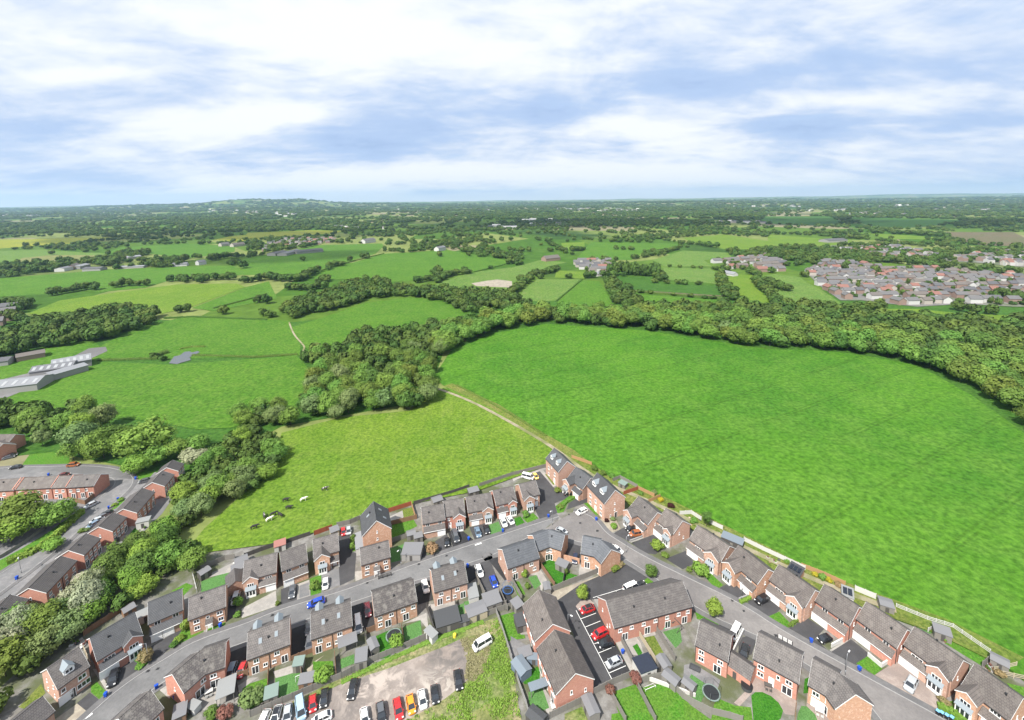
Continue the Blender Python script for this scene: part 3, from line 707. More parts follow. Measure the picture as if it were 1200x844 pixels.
def hedge(label, line, w, h, leaf='leaf_green', dens=5.0, ls=.22, name='hedge', cat='hedge', seed=1, group=None):
    """a clipped or ragged hedge along a line: leaf clumps over a rounded bank"""
    pts = G(line) if isinstance(line, str) else line; rnd = random.Random(seed); V = []; F = []
    for a, b in zip(pts, pts[1:]):
        d = b - a; L = d.length; t = Vector((d.x, d.y, 0)).normalized(); nr = Vector((-t.y, t.x, 0)); k = len(V)
        n = int(L * (w + 2 * h) * dens)
        for _ in range(n):
            u = rnd.random(); th = rnd.uniform(-.15, pi + .15); q = a + d * u
            k_ = 1 + .28 * mnoise.noise(Vector((q.x * .4, q.y * .4, th)))
            p = Vector((q.x, q.y, hgt(q.x, q.y))) + nr * (cos(th) * w / 2 * k_) + Vector((0, 0, max(.05, sin(th)) * h * k_))
            nn = (nr * cos(th) + Vector((0, 0, sin(th))) + rdir(rnd) * .7).normalized(); leaf_quad(V, F, p, nn, ls * rnd.uniform(.7, 1.3), rnd)
        m0 = [a - nr * w * .32, b - nr * w * .32, b + nr * w * .32, a + nr * w * .32]; kk = len(V)
        V += [(p.x, p.y, hgt(p.x, p.y) - .2) for p in m0] + [(p.x, p.y, hgt(p.x, p.y) + h * .72) for p in m0]
        for qd in ((4, 5, 6, 7), (0, 1, 5, 4), (1, 2, 6, 5), (2, 3, 7, 6), (3, 0, 4, 7)): F.append(tuple(kk + i for i in qd))
    c = pts[0]
    me = bpy.data.meshes.new(name); me.from_pydata([(x - c.x, y - c.y, z) for x, y, z in V], [], F); me.materials.append(M[leaf]); me.update()
    o = link(bpy.data.objects.new(name, me)); o.location = (c.x, c.y, 0); return tag(o, label, cat, group)
# ------------------------------------------------------------------ fences, walls, sheds, small things
def fence(label, line, mat='timber_grey', h=1.75, posts=True, rail=False, name='fence', cat='fence', postmat=None, step=2.0, slat=False):
    pts = G(line) if isinstance(line, str) else line; c = pts[0]; o = empty(name, (c.x, c.y, 0)); tag(o, label, cat); m = MB(); spots = []
    for a, b in zip(pts, pts[1:]):
        a = a - c; b = b - c; d = b - a; L = d.length
        if L < .1: continue
        t = d / L; nr = Vector((-t.y, t.x, 0)); n = max(1, round(L / step))
        for i in range(n):
            p = a + d * (i / n); q = a + d * ((i + 1) / n) - t * .08; spots.append((p, atan2(t.y, t.x)))
            if rail:
                for z in (h * .35, h * .65, h * .95):
                    m.hexa([p + nr * .03 + Vector((0, 0, z - .09)), q + nr * .03 + Vector((0, 0, z - .09)), q - nr * .03 + Vector((0, 0, z - .09)), p - nr * .03 + Vector((0, 0, z - .09)), p + nr * .03 + Vector((0, 0, z + .06)), q + nr * .03 + Vector((0, 0, z + .06)), q - nr * .03 + Vector((0, 0, z + .06)), p - nr * .03 + Vector((0, 0, z + .06))])
            else:
                k = 6 if slat else 1
                for j in range(k):
                    p1 = p + (q - p) * (j / k); q1 = p + (q - p) * ((j + 1) / k); e = .03 if j % 2 == 0 else .045
                    m.hexa([p1 + nr * e + Vector((0, 0, .05)), q1 + nr * e + Vector((0, 0, .05)), q1 - nr * e + Vector((0, 0, .05)), p1 - nr * e + Vector((0, 0, .05)), p1 + nr * e + Vector((0, 0, h - .05)), q1 + nr * e + Vector((0, 0, h - .05)), q1 - nr * e + Vector((0, 0, h - .05)), p1 - nr * e + Vector((0, 0, h - .05))])
        spots.append((b, atan2(t.y, t.x)))
    m.build('rail' if rail else 'panel', M[mat], o)
    if posts:
        key = ('post', h, postmat or mat)
        if key not in CACHE: q = MB(); q.box(-.075, .075, -.075, .075, 0, h + .08); CACHE[key] = q.mesh('post', M[postmat or mat])
        for p, a in spots[:60]: inst('post', CACHE[key], o, p, a)
    return o
def wall_line(label, line, mat, h, t=.22, cat='wall', name='garden_wall', cop=None):
    pts = G(line); c = pts[0]; o = empty(name, (c.x, c.y, 0)); tag(o, label, cat); m = MB(); q = MB()
    for a, b in zip(pts, pts[1:]):
        a = a - c; b = b - c; d = b - a; tt = d.normalized(); nr = Vector((-tt.y, tt.x, 0)); Z = Vector((0, 0, h))
        m.hexa([a + nr * t / 2, b + nr * t / 2, b - nr * t / 2, a - nr * t / 2, a + nr * t / 2 + Z, b + nr * t / 2 + Z, b - nr * t / 2 + Z, a - nr * t / 2 + Z])
        e = t / 2 + .05; z1 = Vector((0, 0, h + .003)); z2 = Vector((0, 0, h + .08))
        q.hexa([a + nr * e + z1, b + nr * e + z1, b - nr * e + z1, a - nr * e + z1, a + nr * e + z2, b + nr * e + z2, b - nr * e + z2, a - nr * e + z2])
    m.build('wall', M[mat], o); q.build('coping', M[cop or mat], o); return o
def shed(label, s, w, l, h=1.9, rise=.45, wall='timber_grey', roof='felt_grey', kind='gable', cat='shed', name='shed', open_=False, panel=None):
    """s: two picks at the foot of the roof's middle line give place and direction; l < 0 takes the length from them"""
    a, b = G(s, h); c = (a + b) / 2; d = b - a; L = d.length if l < 0 else l
    o = empty(name, (c.x, c.y, 0), atan2(d.y, d.x)); tag(o, label, cat); x = L / 2; y = w / 2; m = MB(); r = MB()
    if kind == 'gable':
        A = [(-x, -y, 0), (-x, -y, h), (-x, 0, h + rise), (-x, y, h), (-x, y, 0)]; B = [(x, p[1], p[2]) for p in A]
        m.face(A[::-1]); m.face(B)
        for i in range(4): m.face([A[i], A[i + 1], B[i + 1], B[i]][::-1])
        e = .15; ze = h - e * rise / y
        r.slab([(-x - .1, -y - e, ze + .08), (x + .1, -y - e, ze + .08), (x + .1, 0, h + rise + .08), (-x - .1, 0, h + rise + .08)], .07); r.slab([(-x - .1, 0, h + rise + .08), (x + .1, 0, h + rise + .08), (x + .1, y + e, ze + .08), (-x - .1, y + e, ze + .08)], .07)
    else:
        if open_:
            for sx in (-1, 1):
                for sy in (-1, 1): m.box(sx * (x - .1) - .06, sx * (x - .1) + .06, sy * (y - .1) - .06, sy * (y - .1) + .06, 0, h - .02)
        else: m.box(-x, x, -y, y, 0, h - .02)
        e = .15; r.slab([(-x - e, -y - e, h + .08), (x + e, -y - e, h + .08), (x + e, y + e, h + rise + .08), (-x - e, y + e, h + rise + .08)], .1)
        if not open_ and rise > .01: m.hexa([(-x, -y + .01, h - .02), (x, -y + .01, h - .02), (x, y, h - .02), (-x, y, h - .02), (-x, -y + .01, h - .015), (x, -y + .01, h - .015), (x, y, h + rise - .04), (-x, y, h + rise - .04)])
    m.build('post' if open_ else 'wall', M[wall], o); ro = r.build('roof', M[roof], o)
    if not open_:
        q = MB(); q.box(-.4, .4, -y - .05, -y + .02, .03, min(1.75, h - .1)); q.build('door', M['timber_dark' if wall != 'timber_dark' else 'timber_grey'], o)
    if panel:
        q = MB(); zz = h + rise * .55 + .13
        for i in range(panel): q.box(-x + .2 + i * (2 * x - .3) / panel, -x + .05 + (i + 1) * (2 * x - .3) / panel, -y * .7, y * .7, zz, zz + .06)
        q.build('solar_panel', M['solar'], ro)
    return o
BINM = {}
def wheelie(label, s, col='bin_blue', lid=None, rz=0.4, group=None):
    k = (col, lid)
    if k not in BINM:
        b = MB(); b.hexa([(-.22, -.26, .08), (.22, -.26, .08), (.22, .26, .08), (-.22, .26, .08), (-.28, -.34, .95), (.28, -.34, .95), (.28, .34, .95), (-.28, .34, .95)])
        l = MB(); l.hexa([(-.31, -.38, .96), (.31, -.38, .96), (.31, .38, .96), (-.31, .38, .96), (-.28, -.33, 1.05), (.28, -.33, 1.05), (.28, .33, 1.1), (-.28, .33, 1.1)])
        w = MB(); w.tube((-.3, .26, .11), (-.22, .26, .11), .11, n=10); w.tube((.22, .26, .11), (.3, .26, .11), .11, n=10)
        BINM[k] = (b.mesh('body', M[col]), l.mesh('lid', M[lid or col]), w.mesh('wheel', M['rubber']))
    q = G1(s); o = empty('wheelie_bin', (q.x, q.y, .02), rz); tag(o, label, 'bin', group)
    for nm, me in zip(('body', 'lid', 'wheel'), BINM[k]): inst(nm, me, o)
    return o
def lamp(label, s, h=5.6, ang=0.0):
    q = G1(s); o = empty('street_lamp', (q.x, q.y, 0), ang); tag(o, label, 'street lamp', 'street lamps of the estate')
    if 'lamp' not in CACHE:
        a = MB(); a.tube((0, 0, 0), (0, 0, 1.2), .10, .10, 8); a.tube((0, 0, 1.2), (0, 0, 5.5), .065, .05, 8); b = MB(); b.tube((0, 0, 5.45), (.75, 0, 5.6), .035, .03, 6); c = MB(); c.hexa([(.7, -.14, 5.52), (1.3, -.12, 5.56), (1.3, .12, 5.56), (.7, .14, 5.52), (.72, -.1, 5.68), (1.28, -.08, 5.68), (1.28, .08, 5.68), (.72, .1, 5.68)])
        d = MB(); d.box(.85, 1.22, -.09, .09, 5.5, 5.535); CACHE['lamp'] = [(a.mesh('post', M['metal_grey'], True), 'post'), (b.mesh('arm', M['metal_grey'], True), 'arm'), (c.mesh('head', M['metal_white']), 'head'), (d.mesh('lens', M['lamp_lens']), 'lens')]
    for me, nm in CACHE['lamp']: inst(nm, me, o, scale=(1, 1, h / 5.6))
    return o
def trampoline(label, s, r=1.6, net=True, mat='net_black'):
    q = G1(s); o = empty('trampoline', (q.x, q.y, 0)); tag(o, label, 'trampoline'); m = MB(); n = 24
    for i in range(n):
        a, b = 2 * pi * i / n, 2 * pi * (i + 1) / n; p = [Vector((k * cos(t), k * sin(t), z)) for t in (a, b) for k, z in ((r, .75), (r - .28, .77))]
        m.face([p[0], p[2], p[3], p[1]])
    m.build('pad', M['felt_teal' if mat == 'net_black' else 'mat_blue'], o)
    m = MB(); m.face([(cos(2 * pi * i / n) * (r - .28), sin(2 * pi * i / n) * (r - .28), .74) for i in range(n)]); m.build('jump_mat', M['net_black'], o)
    m = MB()
    for i in range(6):
        t = i * pi / 3; m.tube((r * cos(t), r * sin(t), 0), (r * cos(t), r * sin(t), 2.5 if net else .74), .03, n=5)
    m.build('frame', M['metal_grey'], o)
    if net:
        m = MB()
        for i in range(6): m.tube((r * cos(i * pi / 3), r * sin(i * pi / 3), 2.45), (r * cos((i + 1) * pi / 3), r * sin((i + 1) * pi / 3), 2.45), .03, n=5)
        m.build('net_rim', M[mat], o)
    return o
def goal(label, s, w=2.4, h=1.5):
    a, b = G(s); c = (a + b) / 2; d = b - a; o = empty('goal_frame', (c.x, c.y, .02), atan2(d.y, d.x)); tag(o, label, 'goal'); m = MB(); x = d.length / 2
    m.tube((-x, 0, 0), (-x, 0, h), .05); m.tube((x, 0, 0), (x, 0, h), .05); m.tube((-x, 0, h), (x, 0, h), .05); m.build('frame', M['metal_white'], o)
    m = MB(); m.tube((-x, 0, h), (-x, .9, 0), .03); m.tube((x, 0, h), (x, .9, 0), .03); m.tube((-x, .9, 0.02), (x, .9, 0.02), .03); m.build('back_stay', M['metal_white'], o); return o
def table_set(label, s, col='timber_white', rz=.5, n=4):
    q = G1(s); o = empty('garden_table', (q.x, q.y, .03), rz); tag(o, label, 'garden table'); m = MB(); m.box(-.8, .8, -.45, .45, .7, .76); m.build('table_top', M[col], o)
    for sx in (-1, 1):
        for sy in (-1, 1): m = MB(); m.box(sx * .68 - .04, sx * .68 + .04, sy * .36 - .04, sy * .36 + .04, 0, .698); m.build('leg', M[col], o)
    for i in range(n):
        x = (-.4, .4)[i % 2]; sy = (-1, 1)[i // 2 % 2]; t = Matrix.Rotation(rz, 3, 'Z') @ Vector((x, sy * .95, 0))
        c = empty('garden_chair', (q.x + t.x, q.y + t.y, .03), rz + (0 if sy < 0 else pi)); tag(c, label.replace('table', 'chair set at the table'), 'garden chair', 'chairs: ' + label)
        m = MB(); m.box(-.24, .24, -.24, .24, .42, .47); m.build('seat', M[col], c); m = MB(); m.box(-.24, .24, -.28, -.22, .47, .95); m.build('backrest', M[col], c)
        for sx in (-1, 1):
            for s2 in (-1, 1): m = MB(); m.box(sx * .2 - .02, sx * .2 + .02, s2 * .2 - .02, s2 * .2 + .02, 0, .418); m.build('leg', M[col], c)
    return o
# ================================================================== picks in the photograph: roads, fields, plots
ROAD_N = "a0 500,925 680,760 830,630 1000,510 1195,393 a1 130,308 300,240 530,165 b1 760,690 s 400,694 b2 300,630 600,520 900,418 1200,320 b3 150,632 330,575"
ROAD_S = "a0 640,975 800,835 900,750 1190,540 a1 200,430 400,335 535,285 855,165 990,120 b2 70,815 210,770 510,665 640,630 890,540 1105,470 b4 0,285 140,225 330,130 470,60"
ROAD_E = "b3 430,540 540,560 600,610 660,690 740,740 900,840 b5 200,550 640,760 a4 700,215 1200,490 a5 200,600 570,800 700,880"
ROAD_W = "b4 470,60 560,90 640,130 740,160 860,172 1010,255 1200,370 b5 150,655 315,779 a4 250,130 520,240 700,335 890,460 a5 80,690 200,840 260,930"
TROAD_A = "c0 -60,300 100,288 300,284 480,280 640,290 740,318 782,350 770,400 700,470 600,560 b0 560,300 470,390 330,500 160,630 0,745 -160,870"
TROAD_B = "c0 -60,362 300,347 560,338 640,345 682,365 665,405 600,455 500,540 b0 530,250 400,355 200,490 0,620 -200,750"
FIELDS = [
 ("s -200,560 -200,400 60,372 340,378 560,355 900,345 1400,372 1500,640 1250,560 1100,445 900,408 700,384 520,412 500,470 330,500 215,560 60,530", 'field_deep'),
 ("d0 -200,245 300,238 500,232 560,240 340,262 200,270 -200,300", 'field_rape'), ("d1 -40,212 250,200 420,203 340,216 0,236 -60,240", 'field_rape'),
 ("d0 -200,302 200,290 330,300 520,310 200,355 -200,372", 'field_pale'), ("d0 100,330 250,315 520,318 450,340 250,345 80,352", 'field_straw'),
 ("d0 500,310 560,280 900,262 1100,275 1100,300 900,330 720,312 600,302", 'field_mid'), ("d0 1000,245 1100,225 1300,215 1300,240 1100,252", 'field_rape'),
 ("d2 230,260 340,255 340,290 240,290", 'field_lime'), ("d2 370,255 780,262 800,275 620,305 340,290", 'field_mid'), ("d2 340,292 620,302 560,340 300,335", 'field_mid'),
 ("d2 660,340 800,295 1010,305 1030,325 900,340 940,370 720,370", 'field_pale'), ("d2 710,375 930,380 980,410 960,452 720,432", 'field_pale'),
 ("d2 800,235 1000,220 1200,250 1200,290 1000,290 850,260", 'field_lime'),
 ("d3 0,220 130,230 400,250 330,275 100,270 0,290", 'field_lime'), ("d3 0,135 280,135 360,165 300,180 120,175 -60,165", 'field_deep'), ("d3 340,140 900,150 900,165 640,190 480,180", 'field_deep'),
 ("d3 460,212 830,235 800,245 560,240", 'field_lime'), ("d3 830,208 1150,208 1200,235 1500,260 1300,280 1000,270 860,240", 'field_heath'),
 ("d0 -300,445 0,425 500,385 1080,365 1180,402 1060,420 780,440 680,470 470,490 330,480 200,500 -300,530", 'field_mid'),
 ("d1 -60,335 300,270 590,262 600,275 560,310 300,390 170,410 -60,410", 'field_mid'), ("d1 270,430 300,400 600,310 780,300 880,290 1200,345 1190,358 1000,400 940,380 850,395 740,435 600,445 450,428", 'field_mid'),
 ("d1 840,452 1000,400 1190,375 1260,380 1200,470 1100,500 900,482", 'field_pale'), ("d2 -20,380 130,340 260,350 170,370 60,420 -20,445", 'field_pale'),
 ("d2 210,388 340,395 340,428 200,422", 'field_lime'), ("d2 20,540 60,470 120,430 320,430 210,532 60,534", 'field_pale'), ("d2 210,540 330,435 410,440 470,540 480,562 260,562", 'field_mid'),
 ("d2 -40,620 20,545 480,565 520,600 350,620", 'field_mid'), ("d2 470,420 650,420 700,452 960,462 1000,512 780,502 560,482", 'field_heath'), ("d2 470,418 650,418 700,450 960,460 1000,508 560,480", 'field_deep'),
 ("d2 580,500 1000,530 1060,555 1040,577 700,562 600,540", 'field_mid'), ("d2 980,410 1130,410 1140,470 1220,530 1220,590 1150,562 1060,500", 'field_lime'),
 ("d3 -30,415 30,405 150,420 180,445 250,480 340,540 400,595 300,605 120,585 40,560", 'field_pale'), ("d3 540,570 700,570 900,590 1150,600 1500,615 1500,650 1150,645 900,625 760,630 600,605", 'field_lime'),
 ("d0 130,592 280,530 560,490 830,455 1110,450 1150,466 900,560 760,592 600,582 300,612", 'field_lime'), ("d0 900,565 1150,468 1260,440 1300,520 1100,560 1000,580", 'field_mid'),
 ("s -80,470 -80,420 0,425 60,405 110,400 118,408 105,424 60,440 0,470", 'field_mid'), ("s 100,424 120,405 160,385 215,372 280,374 338,376 352,395 352,417 280,419 200,421", 'field_mid'),
 ("s 342,384 380,372 430,355 480,349 530,352 552,365 545,380 500,390 440,392 400,407 365,414 350,400", 'field_mid'),
 ("s -160,520 0,465 60,430 110,424 200,428 300,421 348,417 368,440 362,472 330,492 270,502 230,504 180,494 100,488 0,500", 'field_mid'),
 ("s 213,652 240,620 290,575 325,530 330,508 400,490 480,482 520,455 560,466 600,490 645,522 657,541 560,576 480,592 420,609 330,637", 'field_lime'),
 ("s 508,443 528,412 580,391 640,380 700,384 760,388 850,402 900,410 960,411 1000,415 1040,422 1075,429 1100,442 1140,465 1200,508 1300,580 1430,700 1700,1000 1260,842 1180,784 1100,744 950,690 850,640 770,600 705,578 660,545 640,520 580,480 524,456", 'field_green'),
 ("s 520,453 580,481 642,521 660,546 705,579 770,601 850,641 950,691 1100,745 1180,785 1200,772 1110,727 960,672 860,622 780,584 715,560 672,528 640,510 585,475 530,450", 'verge_grass'),
]
GROUND = [
 ("s -60,775 -20,640 0,558 60,552 120,558 165,563 205,540 222,556 190,602 150,642 110,690 60,732 0,762", 'paving_grey', 'paving'),
 ("c0 130,275 190,190 330,165 400,195 410,270 300,280", 'lawn_green', 'lawn'), ("b0 0,520 150,440 330,330 560,165 600,190 420,320 130,520 20,590 -60,600", 'lawn_green', 'lawn'),
 ("c0 640,530 690,490 720,475 735,480 680,530 650,540", 'lawn_green', 'lawn'), ("c0 790,330 860,300 930,290 880,345 800,360", 'lawn_green', 'lawn'),
 ("b0 900,250 1030,230 1020,300 960,340 900,280", 'paving_pale', 'patio'), ("b0 500,660 590,600 640,610 560,680", 'paving_pale', 'patio'), ("b0 760,460 900,415 900,440 800,480", 'gravel_beige', 'patio'), ("b0 890,360 950,290 970,310 950,370", 'lawn_deep', 'lawn'),
 ("a0 -20,360 40,310 90,250 30,200 -20,250", 'gravel_beige', 'patio'), ("a0 170,180 300,90 340,120 200,190", 'gravel_beige', 'patio'),
 # north side of the road
 ("a0 130,750 290,585 320,650 200,770", 'lawn_dry', 'lawn'), ("a0 380,840 480,770 545,722 610,780 530,860", 'gravel_beige', 'driveway'), ("a0 540,722 630,648 700,700 606,776", 'asphalt_dark', 'driveway'),
 ("a0 640,600 680,570 745,640 740,690 700,697 640,645", 'lawn_green', 'lawn'), ("a0 650,480 690,480 780,635 760,652", 'paving_pale', 'path'), ("a0 715,530 880,440 940,420 1000,480 830,600 785,612", 'asphalt_dark', 'driveway'),
 ("a0 460,345 575,255 625,310 560,345", 'paving_pale', 'patio'), ("a0 940,420 1060,340 1075,400 1010,478", 'lawn_deep', 'lawn'), ("a0 1050,330 1200,240 a1 0,200 90,165 110,255 0,330 a0 1060,460", 'asphalt_dark', 'driveway'),
 ("a1 20,290 110,170 230,160 330,170 340,140 385,150 380,185 240,215 60,305", 'lawn_green', 'lawn'), ("a1 238,158 270,158 257,218 232,222", 'paving_pale', 'path'),
 ("b1 215,490 415,415 415,505 215,565", 'lawn_artificial', 'lawn'), ("b1 270,440 450,350 440,420 255,465", 'paving_pale', 'patio'), ("b1 0,560 110,500 160,520 90,590 60,560", 'lawn_green', 'lawn'),
 ("b1 500,680 740,555 748,662 500,748", 'paving_pale', 'driveway'), ("b1 395,690 430,565 490,560 445,740 388,768", 'asphalt_dark', 'driveway'),
 ("b1 775,545 900,500 890,620 775,665", 'asphalt_dark', 'driveway'), ("b1 890,510 975,478 982,592 888,624", 'paving_pale', 'driveway'), ("b1 905,520 972,495 975,585 905,608", 'paving_grey', 'driveway'),
 ("b1 980,470 1060,440 1060,570 985,590", 'lawn_green', 'lawn'), ("b1 1060,450 1115,400 1200,400 1200,510 1060,562", 'paving_grey', 'driveway'), ("b2 -30,350 60,335 72,460 105,470 92,652 -10,700", 'asphalt_dark', 'driveway'),
 ("b2 340,250 490,205 535,280 345,375", 'lawn_green', 'lawn'), ("b2 420,170 500,145 512,210 430,242", 'lawn_dry', 'lawn'), ("b2 70,375 150,330 160,420 80,462", 'lawn_green', 'lawn'), ("b2 340,215 430,170 440,235 350,265", 'paving_pale', 'patio'),
 ("b2 345,440 470,395 490,502 350,538", 'lawn_artificial', 'lawn'), ("b2 95,600 340,568 372,568 100,668", 'paving_pale', 'path'), ("b2 505,395 570,350 605,500 548,515", 'asphalt_dark', 'driveway'), ("b2 655,390 740,335 785,430 690,458", 'asphalt_dark', 'driveway'),
 ("b2 748,320 830,295 935,382 788,434", 'asphalt_black', 'driveway'), ("b2 900,290 1030,255 1055,330 940,382", 'asphalt_dark', 'driveway'), ("b2 1035,275 1105,248 1132,316 1050,348", 'lawn_artificial', 'lawn'),
 ("b2 1098,220 1200,180 1225,285 1140,312", 'asphalt_dark', 'driveway'), ("b3 5,590 60,572 88,616 32,640", 'lawn_deep', 'lawn'), ("b3 70,580 150,548 188,586 108,618", 'lawn_green', 'lawn'), ("b3 150,500 200,470 275,570 200,602", 'asphalt_dark', 'driveway'),
 ("b3 70,290 200,252 250,310 292,370 425,430 300,480 318,548 250,582 165,460 150,330", 'asphalt_dark', 'driveway'), ("b3 192,250 216,243 312,355 290,366", 'paving_pale', 'path'), ("b3 0,300 235,228 240,240 60,300 10,325", 'paving_pale', 'path'),
 ("b3 232,275 256,268 308,340 290,352", 'lawn_dry', 'lawn'), ("b3 306,500 400,430 472,418 440,452 390,482 362,542 320,550", 'lawn_green', 'lawn'), ("b3 400,480 480,425 535,430 535,472 440,505 385,525", 'asphalt_dark', 'driveway'), ("b3 505,480 562,470 625,560 590,565", 'lawn_green', 'lawn'),
 ("b3 740,370 820,345 875,380 790,425", 'lawn_green', 'lawn'), ("b3 700,335 760,310 880,380 820,400", 'paving_grey', 'patio'), ("b3 610,590 720,575 765,660 690,692", 'gravel_beige', 'path'), ("b3 715,692 830,625 925,690 818,748", 'asphalt_dark', 'driveway'),
 ("b3 820,748 1000,682 1012,692 838,758", 'paving_pale', 'path'), ("b3 840,760 1010,695 1090,770 1010,840 930,830", 'asphalt_dark', 'driveway'), ("b3 1000,490 1080,485 1090,530 1020,545", 'lawn_deep', 'lawn'), ("b3 790,450 860,420 930,480 830,520", 'lawn_dry', 'lawn'),
 ("b5 720,420 790,402 855,480 800,515", 'lawn_green', 'lawn'), ("b5 430,200 520,245 640,330 580,345 440,280", 'paving_pale', 'patio'), ("b5 225,140 370,180 365,215 290,225", 'paving_pale', 'patio'), ("b5 790,400 970,480 900,520 850,480", 'paving_pale', 'patio'),
 ("b6 255,420 300,412 362,480 345,500", 'lawn_deep', 'lawn'), ("b6 230,390 380,450 370,470 250,410", 'paving_pale', 'path'), ("b6 855,650 920,598 1190,745 1140,800", 'lawn_artificial', 'lawn'), ("a5 640,300 705,243 965,395 905,462", 'lawn_green', 'lawn'), ("a5 560,230 640,300 690,260 620,220", 'paving_pale', 'patio'), ("a5 925,480 975,440 1030,480 980,510", 'paving_pale', 'patio'),
 ("a5 1080,580 1200,610 1200,690 1120,640", 'lawn_green', 'lawn'), ("b6 490,490 560,470 640,580 600,590", 'paving_pale', 'patio'),
 ("b5 120,450 260,395 325,480 240,525", 'asphalt_dark', 'driveway'), ("b5 380,560 440,555 525,635 480,668", 'lawn_green', 'lawn'), ("b5 485,662 620,595 705,690 640,745", 'asphalt_dark', 'driveway'), ("b5 640,757 790,690 850,680 930,800 870,860 780,835", 'asphalt_dark', 'driveway'),
 ("a4 605,112 680,78 755,160 742,192", 'lawn_green', 'lawn'), ("a4 742,192 880,125 995,200 930,270 1022,352", 'asphalt_dark', 'driveway'), ("a4 1025,352 1170,265 1200,285 1330,390 1220,455", 'asphalt_dark', 'driveway'), ("a5 20,442 100,392 205,480 150,524", 'lawn_green', 'lawn'),
 ("a5 150,524 320,415 500,575 600,700 585,765", 'paving_pink', 'driveway'), ("a5 590,730 720,700 900,860 640,860", 'lawn_green', 'lawn'), ("a4 1030,350 1170,262 1180,275 1045,360", 'paving_pale', 'path'),
 # south side
 ("a0 1110,620 1200,560 1220,650 1190,690", 'paving_pale', 'patio'), ("a1 120,730 270,595 350,565 345,740 240,775", 'paving_pale', 'patio'), ("a1 400,345 538,305 535,440 400,560", 'asphalt_black', 'driveway'), ("a1 850,205 988,150 1005,355 848,412", 'asphalt_black', 'driveway'),
 ("a1 505,600 680,545 672,700 560,765 500,710", 'lawn_green', 'lawn'), ("a1 460,610 555,545 615,540 505,620 495,735 455,735", 'paving_pale', 'path'), ("a1 720,500 900,440 925,490 740,548", 'paving_pale', 'patio'), ("a1 735,547 910,498 917,622 738,695", 'lawn_artificial', 'lawn'),
 ("a1 950,490 1080,385 1010,430 985,515", 'gravel_beige', 'path'), ("a1 1000,430 1140,425 1155,540 1010,605", 'lawn_green', 'lawn'), ("a2 -5,412 90,378 92,442 -5,482", 'lawn_artificial', 'lawn'), ("a2 65,50 165,5 235,90 238,170 100,242", 'asphalt_black', 'driveway'),
 ("a2 245,250 330,212 425,195 432,300 330,402 205,425", 'lawn_deep', 'lawn'), ("a2 430,165 600,85 615,215 556,138", 'paving_pale', 'patio'), ("a2 436,190 556,138 568,250 448,284", 'lawn_artificial', 'lawn'), ("b2 522,712 620,645 645,800 540,835", 'asphalt_black', 'driveway'),
 ("a2 610,30 800,0 815,60 670,95", 'paving_pale', 'patio'), ("a2 810,40 862,18 872,100 830,105", 'lawn_artificial', 'lawn'), ("a2 860,10 940,-10 960,20 880,50", 'lawn_artificial', 'lawn'), ("b2 878,572 940,540 952,640 898,685", 'asphalt_black', 'driveway'), ("b2 930,560 1040,508 1115,690 1020,775 960,660", 'asphalt_dark', 'driveway'), ("b2 1035,520 1100,498 1185,640 1150,665", 'asphalt_black', 'driveway'),
 ("b4 235,430 290,430 335,520 285,535", 'lawn_green', 'lawn'), ("b4 350,378 440,345 485,420 445,505 420,390", 'paving_pale', 'patio'), ("b4 355,402 410,384 446,450 400,485", 'lawn_artificial', 'lawn'), ("b4 145,520 215,485 245,560 210,645", 'asphalt_black', 'patio'),
 ("b4 428,282 560,252 550,345 500,270", 'paving_pale', 'patio'), ("b4 440,312 510,268 622,330 592,442 530,468", 'lawn_deep', 'lawn'), ("b4 622,365 705,390 600,445", 'lawn_deep', 'lawn'), ("b4 715,310 855,345 845,362 708,402", 'paving_pale', 'patio'), ("b4 622,140 722,168 722,305 600,275", 'asphalt_dark', 'driveway'),
 ("b4 495,512 862,385 545,575", 'gravel_beige', 'path'), ("b4 1045,305 960,250 965,345 860,385 900,380", 'lawn_dry', 'lawn'),
 ("b4 862,388 720,450 545,572 a3 320,0 430,230 560,645 720,580 832,500 640,170 560,-10 b4 820,560 890,520 1190,450 1215,392 1050,308", 'asphalt_dark', 'car_park'), ("a3 455,75 582,38 832,500 715,580", 'asphalt_black', 'car_park'), ("b4 810,545 1040,470 1080,510 890,565", 'asphalt_black', 'car_park'),
 ("a3 575,-10 612,-10 872,480 832,500", 'paving_pale', 'path'), ("a3 448,40 480,5 550,-5 580,22 470,72", 'paving_pink', 'path'), ("b4 1170,420 1200,400 1240,440 1190,460", 'lawn_green', 'lawn'),
 ("s 288,862 330,828 400,796 470,768 540,741 586,722 600,780 612,850 630,960 270,960", 'rough_grass', 'rough_grass'), ("a2 835,270 965,238 1045,330 1000,480 900,560 875,440", 'field_straw', 'dry_grass'), ("a2 830,860 1000,730 1190,690 1210,960 800,960", 'field_straw', 'dry_grass'), ("s 300,960 297,852 332,834 400,803 450,786 493,769 520,758 540,749 549,756 547,780 548,797 520,819 500,831 472,846 430,960", 'dirt', 'dirt_lot'),
 ("b4 155,672 270,640 335,830 205,850", 'lawn_green', 'lawn'), ("a3 -10,250 130,330 140,420 0,440", 'paving_grey', 'patio'), ("a3 40,525 200,458 218,562 90,590", 'lawn_deep', 'lawn'), ("a3 200,460 215,600 340,790 260,830 190,640", 'paving_pale', 'patio'), ("a3 115,645 210,608 262,755 170,795 118,720", 'lawn_artificial', 'lawn'), ("a3 30,100 100,85 125,240 60,240", 'paving_pale', 'patio'),
